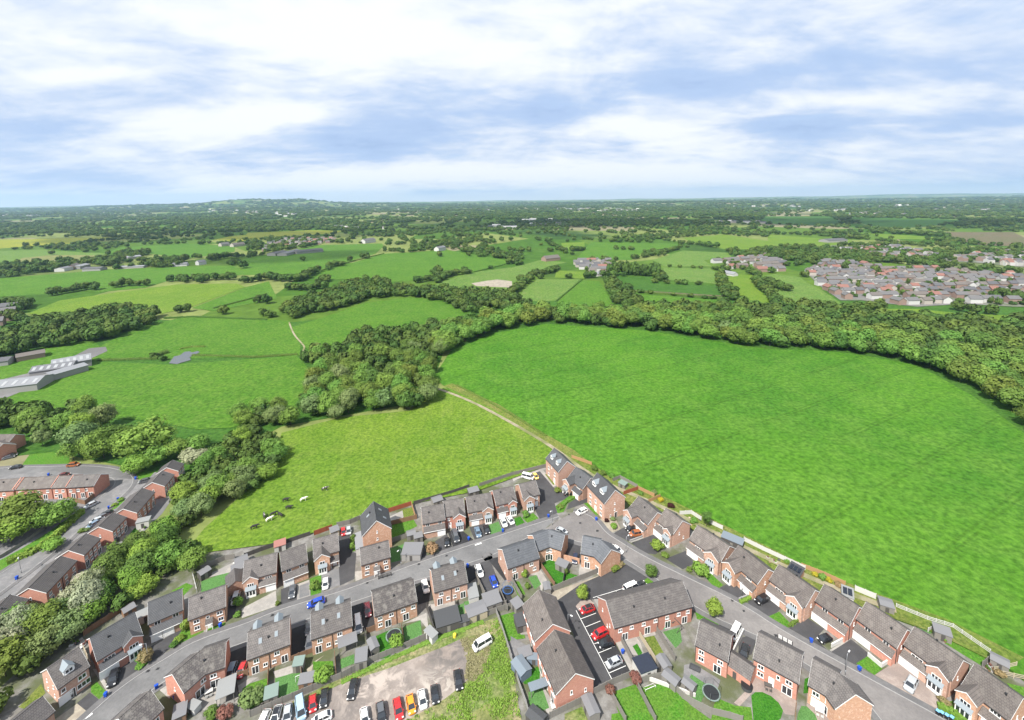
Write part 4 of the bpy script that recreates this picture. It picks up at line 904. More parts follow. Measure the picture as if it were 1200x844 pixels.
 ("a3 705,645 870,588 1000,860 780,900", 'lawn_green', 'lawn'), ("a3 905,615 1090,575 1250,730 1220,900 1010,900", 'lawn_green', 'lawn'), ("a4 -40,690 40,725 215,850 -60,930", 'lawn_green', 'lawn'), ("a3 370,800 520,735 545,960 370,960", 'rough_grass', 'lawn'), ("a3 700,800 760,790 800,960 690,960", 'lawn_green', 'lawn'),
 ("a3 785,290 860,235 905,300 930,390 830,380", 'paving_pale', 'patio'), ("a3 848,322 880,303 918,370 890,392", 'lawn_deep', 'lawn'), ("a3 912,240 1000,205 1012,242 930,262", 'paving_pale', 'patio'), ("a3 925,262 1000,248 1105,440 1030,455", 'lawn_dry', 'lawn'), ("a3 1060,222 1180,188 1195,290 1150,335", 'lawn_artificial', 'lawn'),
 ("a4 10,455 70,440 265,560 240,645 60,525 0,620", 'paving_grey', 'patio'), ("a4 60,518 182,600 120,735 -5,655", 'lawn_artificial', 'lawn'), ("a4 470,520 800,690 785,810 720,800 640,690 500,640 400,745 360,720 440,640", 'paving_pink', 'patio'), ("a4 250,690 370,740 480,752 495,860 200,840 220,730", 'lawn_green', 'lawn'), ("a4 482,670 510,645 560,645 620,672 675,720 706,775 690,830 640,870 500,870", 'lawn_deep', 'lawn'),
 ("a4 875,650 1060,740 1090,860 950,860 870,745", 'paving_pink', 'patio'), ("a4 800,860 812,790 835,742 872,745 930,800 955,860", 'lawn_artificial', 'lawn'), ("a4 858,552 888,540 888,650 848,655", 'lawn_deep', 'lawn'), ("a4 395,270 480,238 515,290 485,380 390,405", 'asphalt_dark', 'driveway'), ("a4 248,160 290,140 340,205 300,230", 'asphalt_dark', 'driveway'), ("a4 78,40 240,118 252,172 100,130", 'lawn_green', 'lawn'),
]
LINES = [("a3 450,70 715,580", 'p', .12)] + [("a3 %d,%d %d,%d" % q, 'p', .12) for q in ((485,130,590,90),(515,188,622,145),(548,248,650,205),(580,305,690,268),(610,370,720,325),(648,437,765,392),(685,510,800,460))] \
 + [("b4 810,545 1030,478", 'p', .12)] + [("b4 %d,%d %d,%d" % q, 'p', .12) for q in ((870,527,890,560),(920,512,945,545),(970,497,995,530),(1020,482,1045,512))] \
 + [("b2 940,415 985,400", 'road_marking', .5), ("b3 110,640 190,615", 'road_marking', .5), ("a0 600,830 650,795", 'road_marking', .5)]
BLOBS = [((430, 165), 110, 26, .34), ((150, 112), 110, 22, .16), ((30, 150), 110, 22, .26), ((640, 128), 60, 26, .24), ((830, 100), 150, 20, .24), ((930, 150), 110, 16, .28), ((1150, 140), 110, 24, .28), ((250, 60), 120, 16, .10), ((1080, 75), 150, 22, .08),
 ((440, 45), 110, 40, -.20), ((100, 88), 100, 14, -.22), ((270, 140), 110, 16, -.26), ((600, 60), 90, 30, -.12), ((1000, 118), 160, 12, -.22), ((740, 150), 70, 12, -.2), ((1060, 40), 80, 30, -.08), ((370, 130), 40, 14, -.2), ((600, 200), 700, 14, -.24), ((1130, 25), 60, 30, .10)]
HAZE = 5.4e-5
RA = 'l 0 .58 1.3 2.4; g f .2 3.6 1.3; d f .49 timber_pale; w f .3 3.2 2.2 1.05 3; W .54 .97 1.1; w w .755 3.0 1.8 1.1 3; y .755 2.5; w c .35 3.0 .45 .9 1; w c .6 .9 .5 .9 1; v .4 -.5; x c .97'
RB = 'W .02 .46 2.6; w w .24 3.0 1.8 1.1 3; y .24 2.5; l .47 .98 1.4 2.4; g f .72 2.6 1.4; w f .72 3.45 1.7 .85 3; w c .4 3 .45 .9 1; d c .75 timber_dark; x c .97'
RC = 'l .02 .98 1.4 2.4; g f .24 3.6 1.4; d f .5 timber_pale; w f .74 .9 2 1.2 3; w f .3 3.3 1.3 1.0 2; w f .75 3.3 1.3 1.0 2; w c .3 3 .4 .9 1; w c .6 .8 .4 1 1; d c .85 upvc_white; x c .03'
REAR = 'w f .2 3.1 1.15 1.05 2; w f .74 3.1 1.15 1.05 2; p f .24 1.6; w f .47 1.0 .8 .9 1; w f .84 1.0 1.0 1.0 2'
SEMI = 'w f .2 3.1 1.15 1.05 2; w f .68 3.1 1.15 1.05 2; p f .16 1.5; w f .4 1.0 1.0 1.0 2; w f .6 1.0 .9 .9 2; p f .85 1.5; x f .5; k .3 .5; k .68 .55; M .2 1.7; M .72 1.7'
TERR = 'w f .12 3.1 1.0 1.0 2; w f .38 3.1 1.0 1.0 2; w f .62 3.1 1.0 1.0 2; w f .88 3.1 1.0 1.0 2; p f .14 1.5; w f .4 1.0 1.0 1.0 2; w f .62 1.0 .9 1.0 2; p f .86 1.5; x f .5; w a .5 3.1 .5 .9 1'
T = dict(D=7.4, he=4.7, pitch=30, wall='brick_red', roof='roof_dark', ft=TERR)
TT = dict(D=7.4, he=4.6, pitch=32, wall='brick_red', roof='roof_brown')
HOUSES = [
 # north side of the curving road, from the bottom left corner of the photo
 ("low roofed house cut by the bottom edge of the photo beside the hedgerow", "a0 60,872 300,676", dict(D=6.5, he=3.2, roof='roof_dark', ft='d c .5 upvc_white')),
 ("detached red brick house with one white dormer and a white garage door", "a0 330,482 556,328", dict(wall='brick_pink', D=8.2, ft='g f .2 2.3; w f .16 3.1 .8 1 1; w f .74 3.1 1.5 1.1 2; w f .76 .8 2.4 1.2 3; m .46 1.9; w a .3 3.2 .45 .8 1; w a .7 3.2 .45 .8 1; w a .3 1 .45 .8 1; w a .7 1 .45 .8 1; d f .4 timber_dark; x f .98')),
 ("long dark roofed detached house with a black car parked outside its white garage", "a0 632,266 948,82", dict(wall='brick_red', roof='roof_slate', D=8.8, ft='l .02 .6 1.2 2.4; g f .2 3.4 1.2; d f .5 upvc_white; w f .26 3.2 2.1 1.05 3; W .56 .98 .9; w w .77 3.0 1.8 1.1 3; y .77 2.4; x f .54')),
 ("brick house with two white garage doors, next to the one with the yellow shrub", "s 173.5,706.5 213,690.5", dict(roof='roof_slate', ft='l .02 .98 1.3 2.4; g f .22 2.4 1.3; g f .52 2.4 1.3; w f .84 .9 1.2 1.1 2; w f .25 3.3 1.3 1.0 2; w f .78 3.3 1.3 1.0 2')),
 ("square fronted brick house with five windows and a yellow shrub by its door", "b1 130,606 386,516", dict(wall='brick_orange', ft='w f .2 3.1 1.3 1 2; w f .5 3.2 .8 .8 1; w f .82 3.1 1.3 1 2; w f .2 .9 1.2 1.1 2; w f .84 .9 1.2 1.1 2; d f .53 upvc_white; o .43 .63 .9 2.2; x f .97')),
 ("brick house with a pointed front gable above a wide pale paved driveway", "b1 518,348 748,288", dict(ft='W .02 .45 .8; w w .23 3 1.7 1.1 3; y .23 2.5; l .46 .99 1.2 2.4; g f .82 2.4 1.2; d f .56 upvc_white; w f .75 3.2 1.8 1.0 3')),
 ("brick house with a grey car on its drive between two gabled neighbours", "b1 768,288 948,224", dict(wall='brick_orange', ft='l .02 .98 1.3 2.4; g f .22 2.5 1.3; d f .5 upvc_white; w f .8 .9 1.8 1.1 3; w f .26 3.3 1.3 1 2; w f .76 3.3 1.3 1 2')),
 ("brick house with steep front gable and white car, beside the dark shared drive", "b1 1000,196 1176,148", dict(wall='brick_orange', ft='W .04 .62 1.6; w w .33 3 1.5 1.1 2; y .33 2.3; o .63 .98 1.2 2.3; d f .8 upvc_white')),
 ("tall three storey house end on to the road with a big blank brick gable", "b2 226,108 247,243", dict(D=8.6, he=6.6, pitch=42, wall='brick_orange', roof='roof_slate', ft='w c .5 6.2 .4 .8 1; w c .5 3.8 .5 .8 1; w c .55 1.2 .5 .8 1; w f .4 3.2 1.2 1.1 2; k .4 .5; K .3 .6; K .62 .35; c .2 .95 2.2 2.3 sheet_pale render_white')),
 ("small cottage with a white porch close to the road, below the tall brick gable", "b2 130,440 332,384", dict(wall='brick_orange', D=7, ft='w f .2 3.1 1.2 1 2; w f .5 3.2 .7 .8 1; w f .82 3.1 1.2 1 2; w f .18 .9 1.2 1.1 2; w f .84 .9 1.2 1.1 2; d f .5 upvc_white; o .4 .62 .8 2.2')),
 ("brick house with a white garage under a lean to roof, behind a round brown bush", "b2 562,153 718,124", dict(ft='l .02 .98 1.3 2.4; g f .8 2.4 1.3; w f .3 .9 1.8 1.1 3; d f .55 upvc_white; w f .22 3.3 1.2 1 2; w f .76 3.3 1.2 1 2')),
 ("narrow house with a tall pointed gable next to a grey van", "b2 716,106 858,84", dict(wall='brick_red', ft='W .42 .99 1.6; w w .7 3 1.5 1.1 2; y .7 2.3; w f .2 3.2 .9 1 2; d f .25 upvc_white')),
 ("brick house with a small front gable above two parked dark cars", "b2 876,78 1050,46", dict(ft='W .56 .97 .9; w w .76 3 1.4 1.1 2; y .76 2.2; l .02 .55 1.1 2.4; g f .25 2.4 1.1; w f .26 3.2 1.6 1 3')),
 ("brick house with a small front gable beside the two white cars", "b2 1064,32 1206,0", dict(wall='brick_red', ft='W .58 .97 .9; w w .77 3 1.4 1.1 2; y .77 2.2; l .02 .55 1.1 2.4; g f .25 2.4 1.1; w f .26 3.2 1.6 1 3')),
 ("end house of the row with a steep gable, next to the parking court", "b3 48,346 165,318", dict(ft='W .0 .6 1.5; w w .3 3 1.5 1.1 2; y .3 2.3; w f .8 3.2 .9 1 2; d f .8 upvc_white')),
 # beyond the parking court and down the right hand road
 ("three storey town house with two dormers at the tip of the estate beside the track", "b3 296,92 388,184", dict(D=7.6, he=6.6, pitch=42, wall='brick_pink', roof='roof_slate', ft='m .28 1.7; m .7 1.7; w f .25 3.4 1.1 1.2 2; w f .72 3.4 1.1 1.2 2; w f .25 .8 1.1 1.2 2; d f .7 upvc_white; w f .48 5.2 .5 .8 1')),
 ("brick house with a black car tucked behind its hedge, between the two dormered town houses", "b3 450,224 556,302", dict(roof='roof_slate', ft=RB)),
 ("large three storey house with two pale dormers facing the junction", "b3 600,266 726,388", dict(D=8.4, he=6.6, pitch=42, wall='brick_mixed', roof='roof_slate', ft='m .22 2.2; m .66 2.2; w f .2 3.4 1.2 1.2 2; w f .5 3.4 1 1.2 2; w f .8 3.4 1.2 1.2 2; w f .2 .8 1.2 1.2 2; d f .5 upvc_white; w f .8 .8 1.2 1.2 2; w c .5 5 .45 .8 1; w c .5 2.8 .45 .8 1; w c .3 .8 .5 .9 1; d c .55 timber_dark')),
 ("brick house with a bronze car and a black car on its drive", "b3 890,432 1024,545", dict(ft=RB)),
 ("gabled brick house behind the round green bush at the top of the right hand road", "b3 1082,516 1200,604", dict(wall='brick_pink', roof='roof_brown', ft=RA)),
 ("gabled brick house with a two bay dark drive below the thin tall tree", "b5 345,215 570,362", dict(roof='roof_brown', ft=RA)),
 ("brick house with a cross roof in front of the long grey garden room", "b5 632,358 842,525", dict(wall='brick_orange', roof='roof_brown', ft=RB)),
 ("gabled brick house with a black off road car on its drive", "b6 76,312 332,492", dict(roof='roof_brown', ft=RA)),
 ("brick house with a full width porch roof and a small black car at its corner", "b6 396,450 640,612", dict(wall='brick_red', roof='roof_brown', ft=RC)),
 ("brick house with a full width porch roof and an empty black drive", "a5 92,10 378,206", dict(wall='brick_red', roof='roof_brown', ft=RC)),
 ("brick house with a silver car on a pink block paved drive", "a5 430,185 772,422", dict(wall='brick_pink', roof='roof_brown', ft=RA)),
 ("cross roofed brick house at the bottom right corner of the photo behind a clipped hedge", "a5 852,448 1192,690", dict(D=8.6, wall='brick_orange', roof='roof_brown', ft=RB)),
 # south side, backs to the camera
 ("mottled roofed brick house cut by the bottom edge beside the white patio corner house", "a0 835,832 1058,630", dict(D=7.5, roof='roof_mottled', wall='brick_red', ft=REAR)),
 ("corner house with a bent mottled roof around a white patio", "a1 12,520 205,357|a1 206,356 390,292", dict(D=7.4, roof='roof_mottled', wall='brick_red', ft='w f .7 3.1 1.2 1 2; p f .55 2; w a .5 3 .4 .8 1|w f .55 3.1 1.3 1 2; p f .6 2; v .2 .5')),
 ("pair of semi detached houses with two skylights above the small football lawn", "a1 542,226 834,124", dict(D=8.4, ft=SEMI, wall='brick_orange')),
 ("pair of semi detached houses with two skylights behind a grey canopy and a green bush", "s 364,719.5 411,704.5", dict(D=8.4, ft=SEMI, wall='brick_orange')),
 ("pair of semi detached houses with a mottled light and dark roof above the trampoline", "b2 216,752 508,655", dict(D=8.2, roof='roof_mottled', wall='brick_orange', ft='w f .12 3.1 1.1 1 2; w f .38 3.1 1.1 1 2; w f .66 3.1 1.1 1 2; w f .9 3.1 1.1 1 2; p f .3 1.6; p f .72 1.6; w f .12 1 1 1 2; x f .5')),
 ("pair of semi detached houses with two skylights and a white car at its left wall", "b2 632,594 862,530", dict(D=8.2, ft=SEMI, wall='brick_mixed')),
 ("brick house with a blue grey banded slate roof beside two parallel drives", "b4 172,206 392,134", dict(D=8, roof='roof_bluegrey', wall='brick_pink', ft=REAR + '; w a .3 3 .4 .8 1; w a .7 1 .4 .8 1; x f .5')),
 ("bent corner house with a slate roof and a deep green lawn behind it", "b4 385,106 495,66|b4 496,66 612,102", dict(D=7, roof='roof_bluegrey', wall='brick_orange', ft='w f .6 3.1 1.1 1 2; p f .6 1.6|w f .35 3.1 1.1 1 2; p f .35 1.6; v .3 .6')),
 ("bent corner house with a slate roof and white patio, at the car park mouth", "b4 738,110 864,136|b4 865,137 938,206", dict(D=7.6, roof='roof_bluegrey', wall='brick_orange', ft='w f .3 3.1 1.1 1 2; p f .35 1.6; v .6 .6|p f .6 1.4')),
 ("terrace block left of the car park, the far one of two in line", "b4 430,490 a3 288,166", dict(D=9, wall='brick_red', roof='roof_brown', ft='w f .15 3.1 1.1 1 2; w f .4 3.1 1.1 1 2; w f .66 3.1 1.1 1 2; w f .88 3.1 1.1 1 2; p f .2 1.6; p f .75 1.6; w c .3 3 .4 .8 1')),
 ("terrace block with its plain gable to the camera, left of the car park", "a3 300,207 447,513", dict(D=9, wall='brick_red', roof='roof_brown', ft='w f .15 3.1 1.1 1 2; w f .4 3.1 1.1 1 2; w f .66 3.1 1.1 1 2; w f .88 3.1 1.1 1 2; p f .2 1.6; p f .5 1.6; p f .8 1.6; w c .4 2.8 .55 1 1; w c .78 2.1 .5 .9 1')),
 ("long brick terrace on the right of the car park with patio doors to its gardens", "s 709.9,704 799.5,681", dict(D=9, wall='brick_red', ft='w f .08 3.1 1 .9 2; w f .22 3.1 1 .9 2; w f .37 3.1 1 .9 2; w f .52 3.1 1 .9 2; w f .67 3.1 1 .9 2; w f .82 3.1 1 .9 2; w f .94 3.1 1 .9 2; p f .14 1.6; p f .42 1.6; p f .68 1.6; p f .9 1.6; w a .3 3 .4 .8 1; w a .6 1 .4 .8 1; w a .75 2.4 .4 .8 1; x f .55; v .3 .5; v .7 .5')),
 ("square brick house with its brick garage behind, beside the white caravan", "a4 122,140 346,250", dict(D=8.2, wall='brick_red', ft='w f .2 3.1 1.2 1.1 2; w f .78 3.1 1.2 1 2; w f .2 1 1.3 1.1 2; p f .7 1.7; w c .4 3 .4 .8 1; x f .02; v .7 .4')),
 ("broad brick house behind the round dark green lawn and pink patio", "a4 530,224 842,386", dict(D=8.6, wall='brick_red', ft='w f .18 3.1 1.3 1.1 2; w f .18 .9 1.3 1.1 2; d f .43 upvc_white; w f .57 2.6 .7 1 1; w f .8 3.1 1.3 1.1 2; p f .77 2; v .55 .35; x f .98')),
 ("bent brick house at the bottom edge with a pink patio and white garden seats", "a4 915,408 1104,514|a4 1105,516 1216,662", dict(D=8.2, wall='brick_orange', ft='w f .3 3.1 1.3 1.1 2; g f .4 2.3; v .85 .5|w f .3 3.1 .8 1.1 1; p f .35 1.6')),
 # the terraces beyond the hedgerow
 ("red terrace nearest the bottom left corner beyond the hedgerow", "s -32,742 11.8,697.5", dict(T)), ("long red terrace above the solar shed, third from the bottom left beyond the hedgerow", "b0 200,718 428,492", dict(T)),
 ("red terrace with a timber fence at its pale gravel yard", "b0 482,452 606,334", dict(T)), ("red terrace beside the small dark green lawn beyond the hedgerow", "b0 692,286 796,186", dict(T)),
 ("long red terrace beside the row of dark parked cars", "b0 866,160 1000,14", dict(T)), ("red terrace at the bend with a dark car outside", "c0 892,378 952,310", dict(T)), ("short red terrace furthest up the left road, under the big trees", "c0 976,291 1011,248", dict(T)),
 ("leftmost stepped terrace house of the row facing the camera", "c0 -60,366 128,354", dict(TT, ft='w f .2 3.1 1 1 2; w f .7 3.1 1 1 2; w f .2 1 1 1 2; p f .6 1.5; z .98')),
 ("long stepped terrace with tall white patio doors behind the golden tree", "c0 140,352 348,340", dict(TT, ft='w f .12 3.1 1 1 2; w f .38 3.1 1 1 2; w f .62 3.1 1 1 2; w f .88 3.1 1 1 2; p f .8 1.5; w f .3 1 1 1 2; z .01; z .99')),
 ("narrow stepped terrace house between two red party walls", "c0 352,342 432,338", dict(TT, ft='w f .3 3.1 1 1 2; w f .75 3.1 1 1 2; p f .5 1.5; w f .2 1 .9 1 1; z .99')),
 ("end terrace house with a bright red gable at the bend of the road", "c0 436,340 590,330", dict(TT, roof='roof_grey', ft='w f .12 3.1 1 1 2; w f .4 3.1 1 1 2; w f .7 3.1 1 1 2; p f .2 1.4; p f .55 1.4; p f .85 1.6; x f .33; x f .66')),
 ("pair of brick houses with bay fronts at the left edge, beyond the grass corner", "c0 -30,98 92,96", dict(TT, roof='roof_brown', ft='W .5 .9 1; w w .7 3 1 1 2; p f .2 1.5; w f .2 3 1 1 2; p w .7 1.5')), ("brick house end on at the left edge, behind the row of cars", "c0 -70,122 20,150", dict(TT, ft='w f .3 3 1 1 2; w f .7 3 1 1 2; p f .3 1.5')),
]
CARS_ = [
 # label, rear then front picks, kind, colour[, roof colour]
 ("black hatchback parked alone at the left side of the dirt lot", "a2 95,552 62,700", 'estate', 'black'), ("white car cut by the bottom edge in the dirt lot row", "a2 160,785 168,860", 'hatch', 'white'),
 ("black car with a grey roof at the bottom edge of the dirt lot", "a2 272,738 287,850", 'suv', 'black', 'grey'), ("faded red car in the dirt lot beside the orange one", "a2 388,695 412,830", 'estate', 'red'),
 ("bright orange car in the dirt lot row", "a2 476,655 502,806", 'hatch', 'orange'), ("white car between the orange and the black car in the dirt lot", "a2 558,618 582,772", 'hatch', 'white'),
 ("glossy black car at the right end of the dirt lot row", "a2 650,595 667,728", 'hatch', 'black'), ("black estate car parked apart on the darker gravel of the dirt lot", "a2 810,485 834,636", 'estate', 'black'),
 ("white van parked on the rough grass by the fence corner", "a2 1052,268 928,342", 'van', 'white'), ("white car half hidden at the left end of the dirt lot row", "a1 666,812 640,870", 'hatch', 'white'),
 ("white car with a black roof in the left part of the dirt lot row", "a1 752,768 728,850", 'hatch', 'white', 'black'), ("silver car in the dirt lot row beside the pale blue van", "a1 826,752 816,842", 'hatch', 'silver'),
 ("long pale blue van in the dirt lot row by the fence", "a1 904,695 922,835", 'van', 'lightblue'), ("small red car in the dirt lot row by the fence", "a1 1000,664 1000,786", 'small', 'red'),
 ("black car under the fence next to the small red car", "a1 1086,628 1072,748", 'hatch', 'black'), ("white car lying crosswise at the bottom of the dirt lot", "a1 1102,812 1024,848", 'hatch', 'white'),
 ("blue grey car on the dark drive under the bent roofed corner house", "a1 442,452 408,548", 'estate', 'bluegrey'), ("red car on the dark drive beside the blue grey one", "a1 516,448 484,526", 'hatch', 'red'),
 ("grey car at the road end of the black drive between the semi detached pairs", "a1 972,158 970,238", 'hatch', 'grey'), ("dark grey car nearer the gate on the black drive between the semi detached pairs", "a1 980,250 972,348", 'estate', 'grey'),
 ("blue car driving along the curving road", "b1 1082,618 962,662", 'estate', 'blue'), ("silver off road car beside the garage with the dark pitched roof", "b1 470,568 448,648", 'suv', 'silver'),
 ("grey car on the drive between two porch roofed houses", "b1 862,512 848,612", 'saloon', 'grey'), ("white car below the steep front gable by the shared drive", "b1 1092,458 1086,552", 'hatch', 'white'),
 ("small red car at the field end of the shared drive", "b2 10,292 18,346", 'small', 'red'), ("grey car beside the red one at the field end of the shared drive", "b2 52,286 52,338", 'small', 'silver'),
 ("small black car behind the round brown bush", "b2 740,360 744,428", 'small', 'black'), ("long grey people carrier on the drive by the narrow gabled house", "b2 784,300 822,416", 'van', 'grey'),
 ("grey saloon on the drives of the gabled row", "b2 950,290 970,358", 'saloon', 'bluegrey'), ("black hatchback beside the bright artificial lawn strip", "b2 1010,272 1032,338", 'hatch', 'black'),
 ("white car beside the artificial lawn strip near the end of the row", "b2 1124,214 1158,292", 'saloon', 'white'), ("second white car, parked tight beside another near the end of the row", "b2 1172,216 1204,262", 'hatch', 'white'),
 ("white car at the left wall of the semi detached pair", "b2 580,660 602,748", 'saloon', 'white'), ("long white car on the wide grey drive", "b2 952,544 988,648", 'estate', 'white'), ("bright blue car on the wide grey drive", "b2 1054,628 1088,714", 'hatch', 'blue'),
 ("maroon car at the road end of the black drive with the white motorhome", "a2 180,22 190,108", 'estate', 'maroon'), ("white motorhome on the black drive", "a2 112,106 126,238", 'van', 'white'),
 ("yellow car at the end of the parking court", "b3 148,272 180,308", 'small', 'yellow'), ("white van at the end of the parking court beside the yellow car", "b3 84,288 140,302", 'van', 'white'),
 ("large white car parked at the junction", "b3 532,518 448,558", 'estate', 'white'), ("silver car on the road behind the bent corner house", "b3 310,658 386,694", 'hatch', 'silver'), ("black car behind the clipped hedge near the parking court", "b3 372,414 432,406", 'hatch', 'black'),
 ("black car tucked beside the bronze one", "b3 872,644 806,668", 'hatch', 'black'), ("bronze car on the drive of the cross roofed house", "b3 908,688 836,700", 'suv', 'bronze'), ("white car on the right hand road beside the slate roofed corner house", "b3 690,778 778,832", 'saloon', 'white'),
 ("dark blue car on the drive between the two bent corner houses", "b4 692,236 680,300", 'hatch', 'navy'), ("red car with a black roof in the top bay of the car park", "a3 576,46 484,78", 'hatch', 'red', 'black'),
 ("large red car in the middle of the car park bays", "a3 678,206 560,264", 'suv', 'red'), ("black car next to the large red one in the car park", "a3 712,292 612,318", 'hatch', 'black'), ("silver car in the lower bay of the car park", "a3 776,408 660,462", 'hatch', 'silver'),
 ("white van behind the long terrace by the car park entrance", "b4 1050,488 1108,462", 'van', 'white'), ("black car behind the long terrace beside the white van", "b4 1120,470 1162,448", 'hatch', 'black'), ("black off road car by the strip of hedge on the right hand road", "b5 852,712 746,764", 'suv', 'black'),
 ("black car on the narrow drive between the garage and the broad house", "a4 450,304 418,422", 'saloon', 'black'), ("white caravan at the head of the narrow drive", "a4 386,192 350,262", 'van', 'white'), ("small black car at the corner of a porch roofed house", "a4 1036,256 962,284", 'small', 'black'),
 ("silver car on the pink block paved drive", "a5 432,540 378,644", 'suv', 'silver'), ("black car on the drive of the long dark roofed house", "a0 812,500 784,592", 'suv', 'black'),
 ("red car on the far kerb at the bend of the left road", "c0 395,279 465,272", 'suv', 'bronze'), ("dark car outside the red terrace at the bend", "c0 876,362 818,376", 'hatch', 'grey'),
 ("dark car topmost of the row outside the long red terrace", "b0 770,188 725,204", 'hatch', 'black'), ("grey car second in the row outside the long red terrace", "b0 735,208 698,226", 'hatch', 'grey'), ("silver car third in the row outside the long red terrace", "b0 704,232 664,248", 'hatch', 'silver'), ("blue car lowest in the row outside the long red terrace", "b0 678,258 646,276", 'hatch', 'bluegrey'),
 ("dark car by the verge at the left edge of the left road", "c0 112,286 72,292", 'hatch', 'black'), ("grey car outside the end on house at the left edge", "c0 20,238 80,224", 'hatch', 'grey'), ("black car outside the bay fronted pair at the left edge", "c0 40,226 92,214", 'hatch', 'black'), ("red car standing behind the stepped terraces", "c0 350,338 400,332", 'hatch', 'maroon'), ("pale car on the left road below the end terrace", "b0 660,122 624,140", 'hatch', 'silver'),
]
